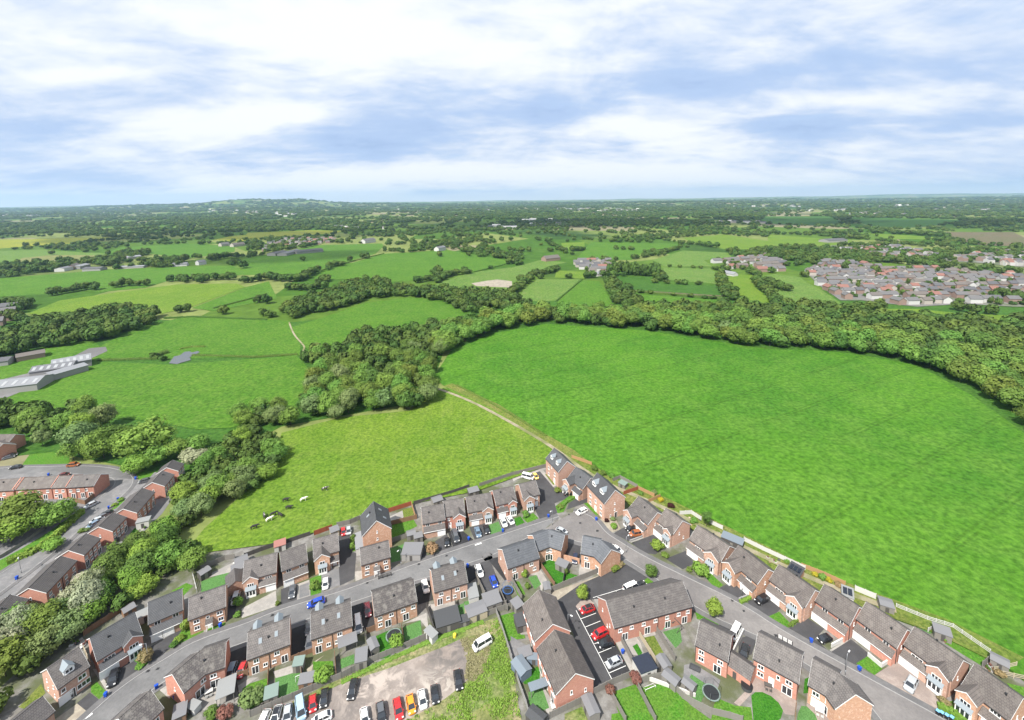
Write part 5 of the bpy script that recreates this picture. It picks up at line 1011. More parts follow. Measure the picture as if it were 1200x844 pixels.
FENCES = [
 # label, line, material, options
 ("long grey timber fence with posts along the top of the dirt lot", "a1 560,820 a2 0,548 200,440 430,345 660,240 840,180 1090,85 1200,50", 'timber_grey', dict(slat=True)),
 ("grey fence running down beside the rough grass and the gardens", "a2 1090,90 1130,200 1200,420 a3 -10,400 50,600 100,740 130,860", 'concrete', dict(h=1.5)),
 ("timber fence under the far terrace gable along the car park end", "a3 265,832 505,712 560,668 712,590 830,540", 'timber_grey', dict(slat=True)), ("fence between the small trees and the big back lawn", "a3 695,668 800,860", 'timber_grey', {}), ("fence between the two big back lawns", "a3 870,590 1010,860", 'timber_grey', {}),
 ("curved fence round the big back lawn with the white bench", "a3 880,590 1000,555 1080,545 1110,590 1200,690 a4 80,740 200,800 330,830 420,860", 'timber_grey', dict(slat=True)),
 ("black rendered wall fence behind the white shed", "a3 910,565 1080,485", 'timber_dark', {}), ("pale timber fence between the long terrace gardens", "a3 870,210 1050,500", 'timber_pale', dict(h=1.6)), ("grey fence beside the car park footpath", "a3 750,255 900,545", 'timber_grey', {}), ("grey fence right of the dry lawn behind the long terrace", "a3 1005,200 1145,430", 'timber_grey', {}),
 ("curved timber fence round the deep green lawn by the car park mouth", "b4 500,510 640,450 760,405 855,365", 'timber_grey', dict(slat=True)), ("fence between the slate roofed house and the deep green lawn", "b4 425,305 540,470", 'timber_brown', {}), ("fence between the two deep green lawns", "b4 625,320 600,440", 'timber_dark', {}),
 ("fence left of the slate roofed house garden", "b4 235,425 310,560", 'timber_grey', {}), ("fence right of the wide grey drive", "b4 150,500 210,640", 'timber_grey', {}), ("fence left of the wide grey drive", "b2 945,640 1010,775", 'timber_grey', {}), ("fence across the foot of the wide grey drive", "b4 -10,660 200,600", 'timber_grey', {}),
 ("fence between the football lawn and the shed garden", "a1 690,500 685,620", 'timber_brown', {}), ("fence right of the football lawn", "a1 915,430 925,620", 'timber_brown', {}), ("fence left of the bush garden under the semi detached pair", "a1 450,530 500,745", 'timber_dark', {}), ("grey fence across the foot of the dark drive", "a1 440,560 545,525", 'timber_brown', {}), ("fence under the black drive between the semi detached pairs", "a1 845,425 1010,360", 'timber_brown', dict(h=1.4)),
 ("fence right of the green bush garden", "a1 1155,400 1165,545", 'timber_brown', {}), ("fence beside the motorhome drive", "a2 165,240 215,420", 'timber_dark', {}), ("brown fence below the maroon car", "a2 180,235 260,200", 'timber_brown', {}), ("fence between the trampoline lawn and the artificial lawn", "a2 425,200 440,310", 'timber_brown', {}), ("fence left of the dark roofed garden room", "a2 600,60 660,240", 'timber_dark', {}), ("fence right of the dark roofed garden room", "a2 800,20 835,185", 'timber_dark', {}),
 ("grey fence behind the artificial lawn at the left of the cow field", "b1 215,415 380,340 450,330", 'timber_grey', {}), ("dark fence along the cow field behind the pale driveway house", "b1 520,320 640,275 740,240", 'timber_dark', dict(h=1.5)), ("dark fence along the cow field beside the pink roofed shed", "b1 800,225 980,165", 'timber_dark', dict(h=1.5)), ("red brown fence along the cow field beside the small grey shed", "b1 1010,165 1135,120", 'timber_red', {}),
 ("grey fence along the cow field behind the red car", "b2 -30,285 60,265 130,235", 'timber_grey', {}), ("red brown fence at the corner of the cow field behind the tall gable", "b2 330,185 490,135", 'timber_red', {}), ("grey fence across the lawn beside the tall gable", "b2 345,275 530,230", 'timber_brown', {}), ("orange tinted fence right of the dry lawn", "b2 495,140 520,225", 'timber_orange', {}), ("fence above the cottage artificial lawn", "b2 345,400 455,365", 'timber_grey', {}),
 ("dark fence along the cow field behind the gabled row", "b2 510,130 650,90 800,45 900,10", 'timber_dark', dict(h=1.5)), ("grey fence along the cow field up to the parking court", "s 562,571 600,558 640,548", 'timber_grey', {}), ("pale timber fence at the tip of the estate", "b3 420,165 560,215", 'timber_orange', {}), ("grey green fence behind the dormered house", "b3 710,330 760,310 880,375", 'timber_grey', {}), ("red brown fence at the corner of the dormered house garden", "b3 785,425 882,392", 'timber_red', dict(h=1.9)), ("orange timber fence along the big field", "b3 885,385 1000,440", 'timber_orange', {}), ("orange timber fence in front of the yellow bush", "b3 960,480 1040,445", 'timber_orange', {}),
 ("white rendered fence along the big field by the tall thin tree", "b5 220,145 300,140 370,185", 'timber_white', {}), ("white panel fence along the big field left of the garden room", "b5 425,205 520,250", 'timber_white', {}), ("long white panel fence along the big field right of the garden room", "b5 670,330 800,395 960,470 1100,535", 'timber_white', {}), ("orange timber fence behind the yellow shrubs", "b6 235,335 400,400 540,465", 'timber_orange', {}), ("white fence beside the pale roofed shed along the big field", "b6 610,500 755,560", 'timber_white', dict(h=2.0)),
 ("long double white rail fence along the big field", "a5 300,50 520,140 700,195 960,375", 'timber_white', dict(rail=True, h=1.3)), ("pale rail fence at the far right of the big field edge", "a5 990,500 1145,465", 'timber_pale', dict(rail=True, h=1.3)), ("pale rail fence reaching the right edge of the photo", "a5 1050,530 1200,560 1300,600", 'timber_pale', dict(rail=True, h=1.3)), ("grey fence between the two right hand back gardens", "a5 905,470 975,410", 'timber_grey', {}), ("white fence between the artificial lawn and the shed", "a5 525,220 580,190", 'timber_white', dict(h=1.2)),
 ("dark fence behind the lowest red terrace yards", "b0 705,420 930,370 945,440", 'timber_dark', {}), ("fence along the hedgerow behind the pale gravel yard", "b0 880,470 955,400", 'timber_dark', {}), ("fence round the solar shed yard", "b0 480,690 610,650", 'timber_brown', {}), ("low fence along the verge below the golden tree", "b0 0,510 150,420 330,290", 'timber_grey', dict(h=1.2)), ("dark fence round the end terrace garden", "b0 520,110 600,130 670,70", 'timber_brown', {}),
 ("pale fence left of the driveway house at the bottom left", "a0 590,345 640,460", 'timber_pale', dict(h=1.2)), ("fence in the rough garden at the bottom left, against the hedgerow", "a0 590,250 830,95 945,30", 'timber_brown', {}), ("white picket fence beside the bottom centre terrace patio", "b1 155,450 185,570", 'timber_white', dict(rail=True, h=1.5)), ("timber fence right of the trimmed lawn at the pink patio", "a4 800,700 790,840", 'timber_brown', {}),
]
WALLS = [("white rendered retaining wall beside the black drive", "a5 100,390 195,470 330,385", 'render_white', 1.0), ("white garden wall beside the porch roofed house with the small black car", "a4 1045,330 1170,262", 'render_white', 1.0), ("long white wall beside the caravan drive", "a4 352,390 425,240", 'render_white', 1.8), ("pale low wall by the hedge on the right hand road", "b5 635,742 815,668", 'concrete', .6), ("pale wall between the bronze car drive and its neighbour", "b3 828,750 1002,688", 'concrete', .5),
 ("brick wall across the foot of the drive between the bent corner houses", "b4 600,275 715,305", 'brick_orange', 1.6), ("white low wall round the trampoline corner of the yard", "a3 960,560 a4 90,680", 'render_white', .9)]
SHEDS = [
 # label, two picks at the eaves ends, width, height, rise, wall, roof, kind, extras
 ("white shed with a dark flat panel roof at the foot of the long terrace gardens", "a3 905,450 960,430", 3.6, -1, 2.3, .1, 'render_white', 'solar', 'pent', dict(l=4.2)), ("grey gabled shed beside the dry lawn", "a3 1045,390 1090,460", 2.2, 3.0, 1.9, .4, 'timber_grey', 'felt_grey', 'gable', {}), ("grey stepped shed under the curved fence", "a3 1090,510 1150,560", 2.4, 3.4, 1.8, .3, 'timber_grey', 'felt_grey', 'gable', {}),
 ("shed with a teal roof edge at the fence under the near terrace block", "a3 535,690 570,770", 2.4, 4.0, 2.0, .3, 'timber_grey', 'felt_grey', 'gable', {}), ("blue painted shed in the left terrace garden", "a3 40,420 90,490", 3.0, 4.0, 2.0, .45, 'timber_blue', 'felt_blue', 'gable', {}), ("pale flat topped shed above the blue one", "a3 60,370 120,350", 2.2, 3.0, 1.8, .2, 'timber_grey', 'felt_grey', 'pent', {}), ("dark roofed shed beside the far terrace block", "a3 40,140 110,120", 3.4, 3.8, 2.1, .2, 'timber_dark', 'felt_dark', 'pent', {}), ("dark gabled shed at the bottom of the left terrace garden", "a3 140,780 200,830", 2.6, 3.6, 2.0, .4, 'timber_dark', 'felt_dark', 'gable', {}),
 ("long pale blue pergola roof across the terrace garden", "a3 125,610 265,560", 1.6, -1, 2.0, .05, 'timber_grey', 'felt_blue', 'pent', dict(open_=True)), ("small blue panel shed beside the terrace wall", "a3 110,390 195,395", 1.4, 3.0, 1.6, .1, 'timber_blue', 'felt_blue', 'pent', {}),
 ("grey gabled shed beside the spiral garden of the right hand lawns", "a4 20,560 70,600", 2.0, 2.6, 1.8, .3, 'timber_grey', 'felt_grey', 'gable', {}), ("brick garage with a grey pitched roof beside the square house", "a4 345,405 440,470", 4.4, 6.6, 2.4, 1.5, 'brick_red', 'roof_grey', 'gable', {}), 
 ("garage with a dark pitched roof beside the pale paved driveway", "b1 450,430 460,520", 4.6, 5.4, 2.4, 1.5, 'brick_mixed', 'roof_dark', 'gable', {}), ("hexagon style grey garden hut against the cow field", "b1 460,350 530,320", 3.2, 3.4, 2.1, .8, 'timber_grey', 'felt_grey', 'gable', {}), ("grey garden room with a low roof beside the garden hut", "b1 440,400 505,375", 2.6, 3.4, 2.0, .2, 'render_white', 'felt_grey', 'pent', {}), ("dark shed at the corner of the artificial lawn by the hedgerow", "b1 215,425 255,400", 2.4, 2.8, 2.0, .3, 'timber_dark', 'felt_grey', 'gable', {}), ("small shed with a pink roof against the cow field", "b1 735,230 800,210", 2.6, 3.2, 2.0, .3, 'timber_white', 'felt_red', 'pent', {}), ("small grey shed beside the red brown fence on the cow field", "b1 1130,130 1170,115", 2.4, 2.6, 2.1, .3, 'timber_pale', 'felt_grey', 'pent', {}), ("grey gabled shed against the cow field behind the gabled row", "b2 650,95 695,80", 3.0, 3.6, 2.0, .5, 'timber_grey', 'felt_grey', 'gable', {}), ("dark open fronted shed against the cow field behind the gabled row", "b2 890,35 965,15", 2.6, 3.8, 2.1, .25, 'timber_dark', 'felt_grey', 'pent', {}), 
 ("grey gabled shed beside the cottage artificial lawn", "b2 470,330 510,320", 2.4, 2.8, 1.9, .5, 'timber_grey', 'felt_grey', 'gable', {}), ("grey shed with a flat roof beside the grey lean to", "b2 520,350 560,340", 2.2, 2.6, 1.9, .2, 'timber_grey', 'felt_grey', 'pent', {}), ("grey garage with a shallow pitched roof beside the cottage artificial lawn", "b2 485,440 515,440", 4.6, 5.8, 2.2, .3, 'concrete', 'felt_grey', 'pent', {}),
 ("white roofed store beside the semi detached pair", "b2 915,700 930,770", 2.6, 4.6, 2.0, .15, 'timber_white', 'felt_pale', 'pent', {}), ("grey garden room with a flat roof at the fence by the wide drive", "b2 1015,800 1100,770", 4.0, 4.4, 2.2, .15, 'timber_grey', 'felt_grey', 'pent', {}), ("large garden room with a dark flat roof over the dirt lot fence", "a2 660,135 825,85", 4.8, -1, 2.3, .1, 'timber_dark', 'felt_dark', 'pent', {}), ("grey shed with a ridge roof and pale timber side at the dirt lot fence", "a2 880,80 1010,30", 3.6, -1, 2.1, .3, 'timber_pale', 'felt_grey', 'gable', {}), ("small dark shed between the two garden rooms", "a2 845,130 880,120", 2.0, 2.4, 1.7, .1, 'timber_dark', 'felt_dark', 'pent', {}), ("narrow pale shed left of the dark roofed garden room", "a2 610,200 650,240", 1.8, 3.2, 1.9, .1, 'timber_white', 'felt_pale', 'pent', {}), ("grey roofed shed left of the trampoline lawn", "a2 210,270 235,330", 2.0, 3.2, 1.9, .3, 'timber_grey', 'felt_grey', 'gable', {}),
 ("grey flat shed beside the motorhome drive over the dirt lot fence", "a2 100,390 180,370", 3.4, -1, 2.2, .1, 'timber_grey', 'felt_grey', 'pent', {}), ("grey canopy on posts behind the semi detached pair", "a2 10,290 75,265", 2.6, 4.2, 2.5, .2, 'timber_grey', 'felt_grey', 'pent', dict(open_=True)), ("sage green roofed shed at the corner of the football lawn", "a1 680,650 735,630", 2.6, 2.6, 2.0, .3, 'timber_grey', 'felt_teal', 'pent', {}), ("grey roofed shed between the football lawn and the bush", "a1 930,550 980,540", 2.2, 3.0, 2.0, .2, 'timber_brown', 'felt_grey', 'pent', {}), ("pale green shed at the foot of the black drive", "a1 885,430 915,425", 2.0, 2.2, 2.0, .3, 'timber_grey', 'felt_teal', 'pent', {}), ("grey pergola roof beside the white patio of the corner house", "a1 395,570 385,640", 3.4, 4.4, 2.4, .15, 'timber_grey', 'felt_pale', 'pent', dict(open_=True)), ("brown flat roofed shed at the bottom left corner garden", "a1 20,790 110,750", 3.0, -1, 2.0, .15, 'timber_brown', 'felt_grey', 'pent', {}), ("small white lidded box shed in the corner house garden", "a1 130,720 190,745", 1.6, 2.4, 1.4, .15, 'timber_white', 'felt_pale', 'pent', {}),
 ("long grey garden room with dark openings along the big field", "b5 520,275 665,335", 3.0, -1, 2.4, .15, 'timber_dark', 'felt_blue', 'pent', {}), ("shed with solar panels on its dark roof along the big field", "b6 150,320 240,370", 3.6, -1, 2.2, .5, 'brick_orange', 'roof_slate', 'pent', dict(panel=3)), ("pale roofed shed with solar panels by the white fence", "b6 520,490 600,520", 3.6, -1, 2.2, .3, 'timber_white', 'felt_pale', 'pent', dict(panel=2)), ("grey pointed shelter roof at the corner of the artificial lawn", "b6 780,560 880,590", 3.0, -1, 2.1, .3, 'timber_grey', 'felt_grey', 'gable', {}), ("grey shed with double doors by the white rail fence", "a5 590,195 660,220", 2.6, 3.2, 2.0, .3, 'timber_grey', 'felt_grey', 'pent', {}), ("grey shed with a dark door at the far corner of the right hand lawn", "a5 1000,400 1060,430", 2.6, 3.0, 2.0, .4, 'timber_grey', 'felt_grey', 'gable', {}), ("grey green fence side store behind the dormered house", "b3 760,325 800,345", 2.2, 2.8, 1.9, .2, 'timber_grey', 'felt_teal', 'pent', {}),
 ("shed with solar panels on a sloping roof by the hedgerow", "a0 330,95 440,30", 3.0, -1, 1.9, .6, 'timber_grey', 'sheet_pale', 'pent', dict(panel=3)), ("white flat roofed store behind the two garage house", "a0 1000,90 1045,70", 2.6, 4.0, 2.1, .1, 'render_white', 'felt_pale', 'pent', {}), ("dark felt roofed shed against the hedgerow behind the long roofed house", "a0 860,75 945,25", 2.4, -1, 1.9, .4, 'timber_brown', 'felt_grey', 'gable', {}), ("grey lean to shed between the deep green lawn and the patio", "b4 570,290 615,310", 2.4, 3.4, 2.0, .2, 'timber_grey', 'felt_grey', 'pent', {}), ("grey shed at the end of the slate house garden", "b4 480,440 490,480", 1.8, 2.6, 1.9, .2, 'timber_grey', 'felt_grey', 'gable', {}), ("grey shed in the black paved yard", "b4 260,560 290,600", 2.4, 3.0, 1.9, .2, 'timber_grey', 'felt_grey', 'pent', {}),
 ("pale timber porch roof behind the long red terrace", "b0 505,650 600,620", 2.4, -1, 2.4, .1, 'timber_pale', 'gravel_beige', 'pent', dict(open_=True)), ("white flat roofed kitchen extension behind the long red terrace", "b0 985,240 1030,230", 2.4, 3.6, 2.4, .1, 'render_white', 'felt_pale', 'pent', {}),
]
BINS = [("blue wheelie bin on the kerb by the narrow lawn of the dormer house", "a0 745,675"), ("blue wheelie bin across the road from the long dark roofed house", "a0 1103,620"), ("blue bin lying by the lawn of the square fronted house", "a1 350,185"), ("blue bin beside the patio of the bent roofed corner house", "a1 32,688"), ("blue bin on the car park footpath", "a3 778,372"), ("blue bin at the kerb below the artificial lawn strip", "b2 1135,322"), ("blue bin lying between the drives of the gabled row", "b2 896,378"), ("blue bin at the corner of the semi detached pair by the road", "b2 888,570"), ("blue bin at the kerb by the parking court mouth", "b3 256,578"), ("blue bin on the pavement in front of the large dormered house", "b3 592,600"), ("blue bin by the black drive on the right hand road", "a4 903,294"), ("blue bin on the lawn corner by the empty black drive", "a5 42,492"), ("blue bin outside the row of dark cars on the left road", "b0 765,158"), ("blue bin on the verge bed by the left road", "b0 830,98"), ("blue bin at the pavement of the lowest left terrace", "b0 120,655"), ("blue bin by the kerb at the bend of the left road", "c0 795,360"), ("blue bin behind the stepped terraces", "c0 285,338"), ("blue bin by the patio of the square house with the garage", "a4 470,460"), ("blue bin at the curved fence of the right lawns", "a3 1145,612")]
BBINS = ["a5 592,800", "a5 620,812", "a5 655,830", "a5 690,845"]
LAMPS = [("street lamp on the pavement by the long dark roofed house", "a0 1046,440", 3.6), ("street lamp in the car park at the corner of the two terrace blocks", "a3 393,228", -.6), ("street lamp by the artificial lawn of the cottage", "b2 420,556", 4.2), ("street lamp at the junction by the parking court", "b3 284,632", 4.0), ("street lamp on the right hand road by the bent corner house", "b4 1041,228", .6), ("street lamp at the drive of the cross roofed house", "b5 650,738", 3.8), ("street lamp near the bent brick house at the bottom right", "a4 1143,520", .6), ("street lamp on the left road by the grass verge", "b0 150,610", -.8)]
SHRUBS = [
 ("golden yellow shrub by the square fronted house door", "a1 215,185", 1.3, 1.5, 'leaf_yellow'), ("tall green shrub left of the yellow one", "a1 105,210", 1.6, 3.0, 'leaf_green'), ("low green shrub bed by the kerb left of the square fronted house", "a1 60,285", 1.5, 1.4, 'leaf_lime'), ("dark round shrub at the kerb end of the bed", "a1 25,325", 1.2, 1.4, 'leaf_dark'), ("green shrub on the drive edge below the dark roofed garage", "b1 475,660", 1.7, 2.6, 'leaf_lime'), ("lower green shrub by the kerb at the pale driveway", "b1 470,735", 1.2, 1.4, 'leaf_green'), ("small olive shrub at the corner of the pale driveway", "b1 752,655", .9, 1.2, 'leaf_olive'), ("tall green shrub hedge left of the white car and steep gable", "b1 1015,545", 1.9, 2.8, 'leaf_green'),
 ("dark green conifer like shrub beside the shared drive", "b2 85,400", 1.5, 3.0, 'leaf_dark'), ("dark green shrub at the corner of the shared drive lawn", "b2 80,445", 1.3, 2.4, 'leaf_green'), ("round brown and olive bush by the road", "b2 640,465", 2.6, 3.2, 'leaf_rust'), ("bushy shrub with dark stems by the lamp of the long roofed house", "a0 1025,430", 2.3, 3.2, 'leaf_rust'), ("bright green low shrub at the foot of the brown bush", "a0 985,470", 1.2, .9, 'leaf_lime'),
 ("large light green shrub in the bush garden of the semi detached pair", "a1 570,720", 3.0, 3.4, 'leaf_grey'), ("reddish shrub at the bottom edge by the corner house garden", "a1 385,810", 2.2, 2.2, 'leaf_red'), ("olive shrub at the bottom edge left of the red one", "a1 290,815", 2.0, 2.0, 'leaf_olive'), ("spreading bright green shrub beside the dirt lot fence", "a1 1070,560", 2.8, 3.2, 'leaf_lime'), ("bright green tree like shrub between trampoline and fence", "a2 390,330", 2.4, 3.6, 'leaf_lime'),
 ("olive green shrub at the corner of the parking court", "b3 320,400", 1.8, 1.8, 'leaf_olive'), ("green shrub bed by the end house of the row", "b3 95,570", 1.6, 2.0, 'leaf_green'), ("clipped green bush in the bed by the black drive", "b3 340,510", 1.4, 1.2, 'leaf_olive'), ("dark copper shrub by the pavement of the gabled row", "b3 665,612", 1.1, 1.3, 'leaf_copper'), ("pale grey green shrub beside the copper one", "b3 708,600", 1.2, 1.4, 'leaf_grey'), ("bright green spiky shrub below the pale one", "b3 715,655", 1.6, 1.8, 'leaf_lime'), ("yellow shrub at the orange fence on the big field", "b3 1045,470", 1.5, 1.7, 'leaf_yellow'), ("dark copper shrub at the big field edge", "b3 1115,512", 1.8, 1.8, 'leaf_copper'), ("green shrub at the big field edge by the orange fence", "b3 905,420", 1.4, 1.5, 'leaf_green'), ("pale shrub above the orange fence", "b3 1000,420", 1.4, 2.0, 'leaf_grey'), ("dark green hedge shrub behind the dormered house, left", "b3 580,250", 1.7, 2.2, 'leaf_dark'), ("dark green hedge shrub behind the dormered house, middle", "b3 640,285", 1.8, 2.2, 'leaf_dark'), ("dark green hedge shrub behind the dormered house, right", "b3 705,305", 1.8, 2.0, 'leaf_green'),
 ("round bright green bush in front of the topmost gabled house", "b5 60,385", 2.6, 3.2, 'leaf_lime'), ("low olive shrub under the round bright bush", "b5 115,435", 1.6, 1.3, 'leaf_olive'), ("big round bright green bush beside the two bay drive", "b5 365,560", 3.0, 3.8, 'leaf_lime'), ("small shrub in front of the big round bush", "b5 285,535", 1.2, 1.2, 'leaf_olive'), ("small shrub at the white fence along the big field", "b5 320,200", 1.6, 2.0, 'leaf_green'), ("yellow shrub left of the pair along the big field", "b6 330,395", 1.1, 1.6, 'leaf_yellow'), ("yellow shrub right of the green one along the big field", "b6 425,435", 1.1, 1.6, 'leaf_yellow'), ("round green shrub between the yellow shrubs", "b6 382,420", 1.4, 2.0, 'leaf_green'), ("dark rusty shrub at the end of the orange fence", "b6 495,465", 1.4, 1.4, 'leaf_rust'), ("green shrub beside the white fence by the solar roof", "b6 135,300", 1.0, 1.3, 'leaf_green'),
 ("low grey shrub by the right corner rail fence", "a5 1030,530", 1.5, 1.4, 'leaf_rust'), ("grey leaved shrub at the top of the clipped hedge", "a5 640,730", 1.6, 1.3, 'leaf_rust'), ("small red leaved tree at the end of the car park footpath", "a3 868,575", 1.7, 2.6, 'leaf_red'), ("red leaved shrub at the fence below the car park", "a3 690,660", 1.4, 2.4, 'leaf_red'), ("olive shrub at the pavement by the bent corner house gable", "b4 960,350", 2.0, 1.5, 'leaf_olive'), ("olive shrub by the car park mouth", "b4 1000,320", 1.6, 1.3, 'leaf_rust'), ("climbing shrub between the slate house gardens", "b4 330,400", 1.2, 2.6, 'leaf_lime'), ("low shrub at the end of the slate house garden", "b4 350,480", 1.2, 1.8, 'leaf_olive'), ("dark shrub on the fence between the deep green lawns", "b4 620,380", .9, 2.2, 'leaf_dark'),
 ("bright green shrub on the bank of the left road by the car bed", "b0 850,100", 1.3, 1.0, 'leaf_lime'), ("low shrub bed by the left road kerb", "b0 805,135", 1.3, .9, 'leaf_lime'), ("round shrub by the left road above the spreading tree", "b0 575,325", 1.4, 1.5, 'leaf_olive'), ("pale shrub next to the round one by the left road", "b0 610,315", 1.2, 1.2, 'leaf_grey'),
]
GTREES = [
 ("small round tree on the car park island", "b4 738,550", 2.3, 3.6, 'leaf_lime', 'mid'), ("small dark street tree on the corner by the car park", "b5 15,575", 2.0, 3.6, 'leaf_dark', 'mid'), ("bright green street tree on the verge by the square house", "a4 220,110", 2.6, 4.6, 'leaf_lime', 'mid'), ("thin tall tree at the big field edge behind the gabled houses", "b5 405,230", 2.2, 6.5, 'leaf_dark', 'tall'), ("spreading small tree on the pavement of the left road", "b0 375,440", 3.6, 3.4, 'leaf_lime', 'mid'),
 ("broad golden green tree in front of the stepped terraces", "c0 130,660", 8.6, 12.5, 'leaf_olive', 'big'), ("bright green tree at the left edge under the golden tree", "c0 70,735", 6.0, 8.5, 'leaf_lime', 'big'), ("rounded mid green tree right of the golden tree", "c0 350,620", 6.2, 8.5, 'leaf_green', 'big'), ("dark green tree behind the golden tree toward the road", "c0 265,650", 5.6, 8.5, 'leaf_green', 'big'), ("dark tree at the left edge beside the golden tree", "c0 -20,720", 6, 9, 'leaf_dark', 'big'),
 ("largest broad dark green tree beside the left road bend", "c0 860,235", 11.5, 17.5, 'leaf_green', 'big'), ("grey green tall tree left of the largest tree", "c0 460,215", 8.0, 15, 'leaf_grey', 'big'), ("green tree at the grass corner under the grey green tree", "c0 430,245", 5.5, 9, 'leaf_green', 'big'), ("green tree in the clump between the grey green and the largest tree", "c0 610,235", 8, 14, 'leaf_green', 'big'), ("dark tree low in the clump beside the largest tree", "c0 560,250", 5, 8, 'leaf_lime', 'mid'), ("bright green tree right below the largest tree", "c0 810,320", 6, 7.5, 'leaf_lime', 'big'), ("bright tree right of the largest tree, above the short terrace", "c0 920,270", 6, 8, 'leaf_green', 'big'), ("small grey green tree by the drive at the left edge", "c0 250,165", 4, 8, 'leaf_grey', 'mid'), ("dark tree behind the largest tree toward the field", "c0 700,200", 8, 13, 'leaf_dark', 'big'), ("pale flowering tree above the short red terrace", "c0 1140,270", 6, 7, 'leaf_blossom', 'mid'), ("green tree above the pale flowering one", "c0 1150,200", 6.5, 8, 'leaf_green', 'big'), ("green tree behind the short red terrace", "c0 1040,240", 6, 9, 'leaf_green', 'big'),
]
W_ = dict(leaf_green='mid green', leaf_olive='olive green', leaf_dark='dark green', leaf_lime='bright green', leaf_grey='grey green', leaf_blossom='white flowering', leaf_rust='brownish', leaf_copper='copper leaved')
MIX_A = ['leaf_green'] * 5 + ['leaf_lime'] * 2 + ['leaf_dark'] + ['leaf_grey'] * 2 + ['leaf_olive']
MIX_B = ['leaf_olive'] * 4 + ['leaf_green'] * 3 + ['leaf_grey'] * 2 + ['leaf_dark'] * 1 + ['leaf_lime']
MIX_C = ['leaf_olive'] * 6 + ['leaf_green'] * 5 + ['leaf_dark'] * 2 + ['leaf_grey'] + ['leaf_rust']
TREE_AREAS = [
 # area, spacing m, crown radius, height, mix, where
 ("a0 0,100 90,250 -30,330 -30,560 110,700 250,560 330,470 450,350 580,240 830,100 950,20 1040,-20 1040,-60 b0 960,760 1200,700 b1 110,520 215,420 240,385 140,280 b1 80,250 240,60 300,20 s 318,560 332,530 300,508 262,520 215,565 190,610 165,640 130,665 100,705 70,715 50,735", 5.6, (3.4, 5.2), (5, 8.5), MIX_A, 'in the hedgerow belt between the two estates'),
 ("a0 -60,560 100,690 180,650 130,740 110,800 60,860 -60,960", 5.4, (3.2, 4.8), (5, 8), MIX_A, 'in the hedgerow belt between the two estates'),
 ("s -60,500 20,486 60,488 100,484 130,500 110,520 60,515 0,505 -60,512", 8, (4.5, 6.5), (8, 12), MIX_A, 'at the edge of the left hand fields'),
 ("s 268,492 290,480 330,484 350,500 330,507 300,505 280,503", 7, (4, 5.5), (6, 9), MIX_B, 'in the thin belt above the cow field'),
 ("d4 440,210 470,200 560,215 640,200 700,150 760,120 880,130 960,110 1100,100 1200,120 1200,180 1120,200 1090,260 1060,340 1080,440 1000,480 880,500 720,505 640,520 500,560 380,590 350,570 410,500 470,430 500,390 510,330 480,270", 8.6, (4.6, 6.8), (8, 12.5), MIX_B, 'in the copse between the fields'),
 ("s 512,424 530,408 580,388 640,379 700,383 760,388 850,402 900,410 960,411 1000,414 1040,421 1075,428 1110,442 1150,464 1210,506 1320,590 1330,560 1215,455 1150,425 1090,400 1040,392 960,388 900,384 850,380 760,372 700,370 640,370 580,374 535,385 505,405", 10.5, (6.8, 9.2), (11, 15), MIX_C, 'in the wooded belt along the far edge of the big field'),
 ("s 1060,392 1110,402 1170,425 1240,470 1330,540 1400,500 1300,400 1200,380 1130,379 1060,376 1000,366 960,362 900,362 860,366 850,376 900,380 960,384", 11.5, (6.8, 9.0), (10, 14), MIX_C, 'in the woodland behind the big field belt'),
 ("d1 120,590 180,555 260,520 350,490 420,450 520,440 600,450 640,470 760,480 880,480 960,500 1060,490 1150,510 1240,540 d2 120,590 400,620 560,640 700,640 900,660 d2 900,630 700,600 480,590 300,590 0,600 d1 1100,560 1000,600 900,555 800,525 690,510 600,520 540,525 440,545 360,580 250,590 180,620 130,620", 10.5, (5.5, 8), (9, 13), MIX_B, 'in the winding valley wood beyond the dome field'),
 ("s -60,410 0,398 40,380 90,372 140,362 185,372 188,380 150,392 110,402 60,408 0,420 -60,440", 10, (5.5, 8), (9, 14), MIX_B, 'in the wood behind the industrial sheds'),
 ("d2 420,430 480,440 560,490 600,540 600,575 520,570 480,540 440,480", 11, (5.5, 7), (8, 11), MIX_C, 'in the spur of wood below the farm'),
 ("d2 590,565 700,565 900,560 1060,560 1160,590 1170,610 1000,640 850,620 700,600", 11, (6, 7.5), (8, 12), MIX_C, 'in the wood below the small paddocks'),
 ("d2 960,420 1000,430 1020,480 1060,510 1100,560 1060,570 1000,510 970,460", 10, (5.5, 7), (8, 11), MIX_C, 'in the hedgerow below the sports field'),
]
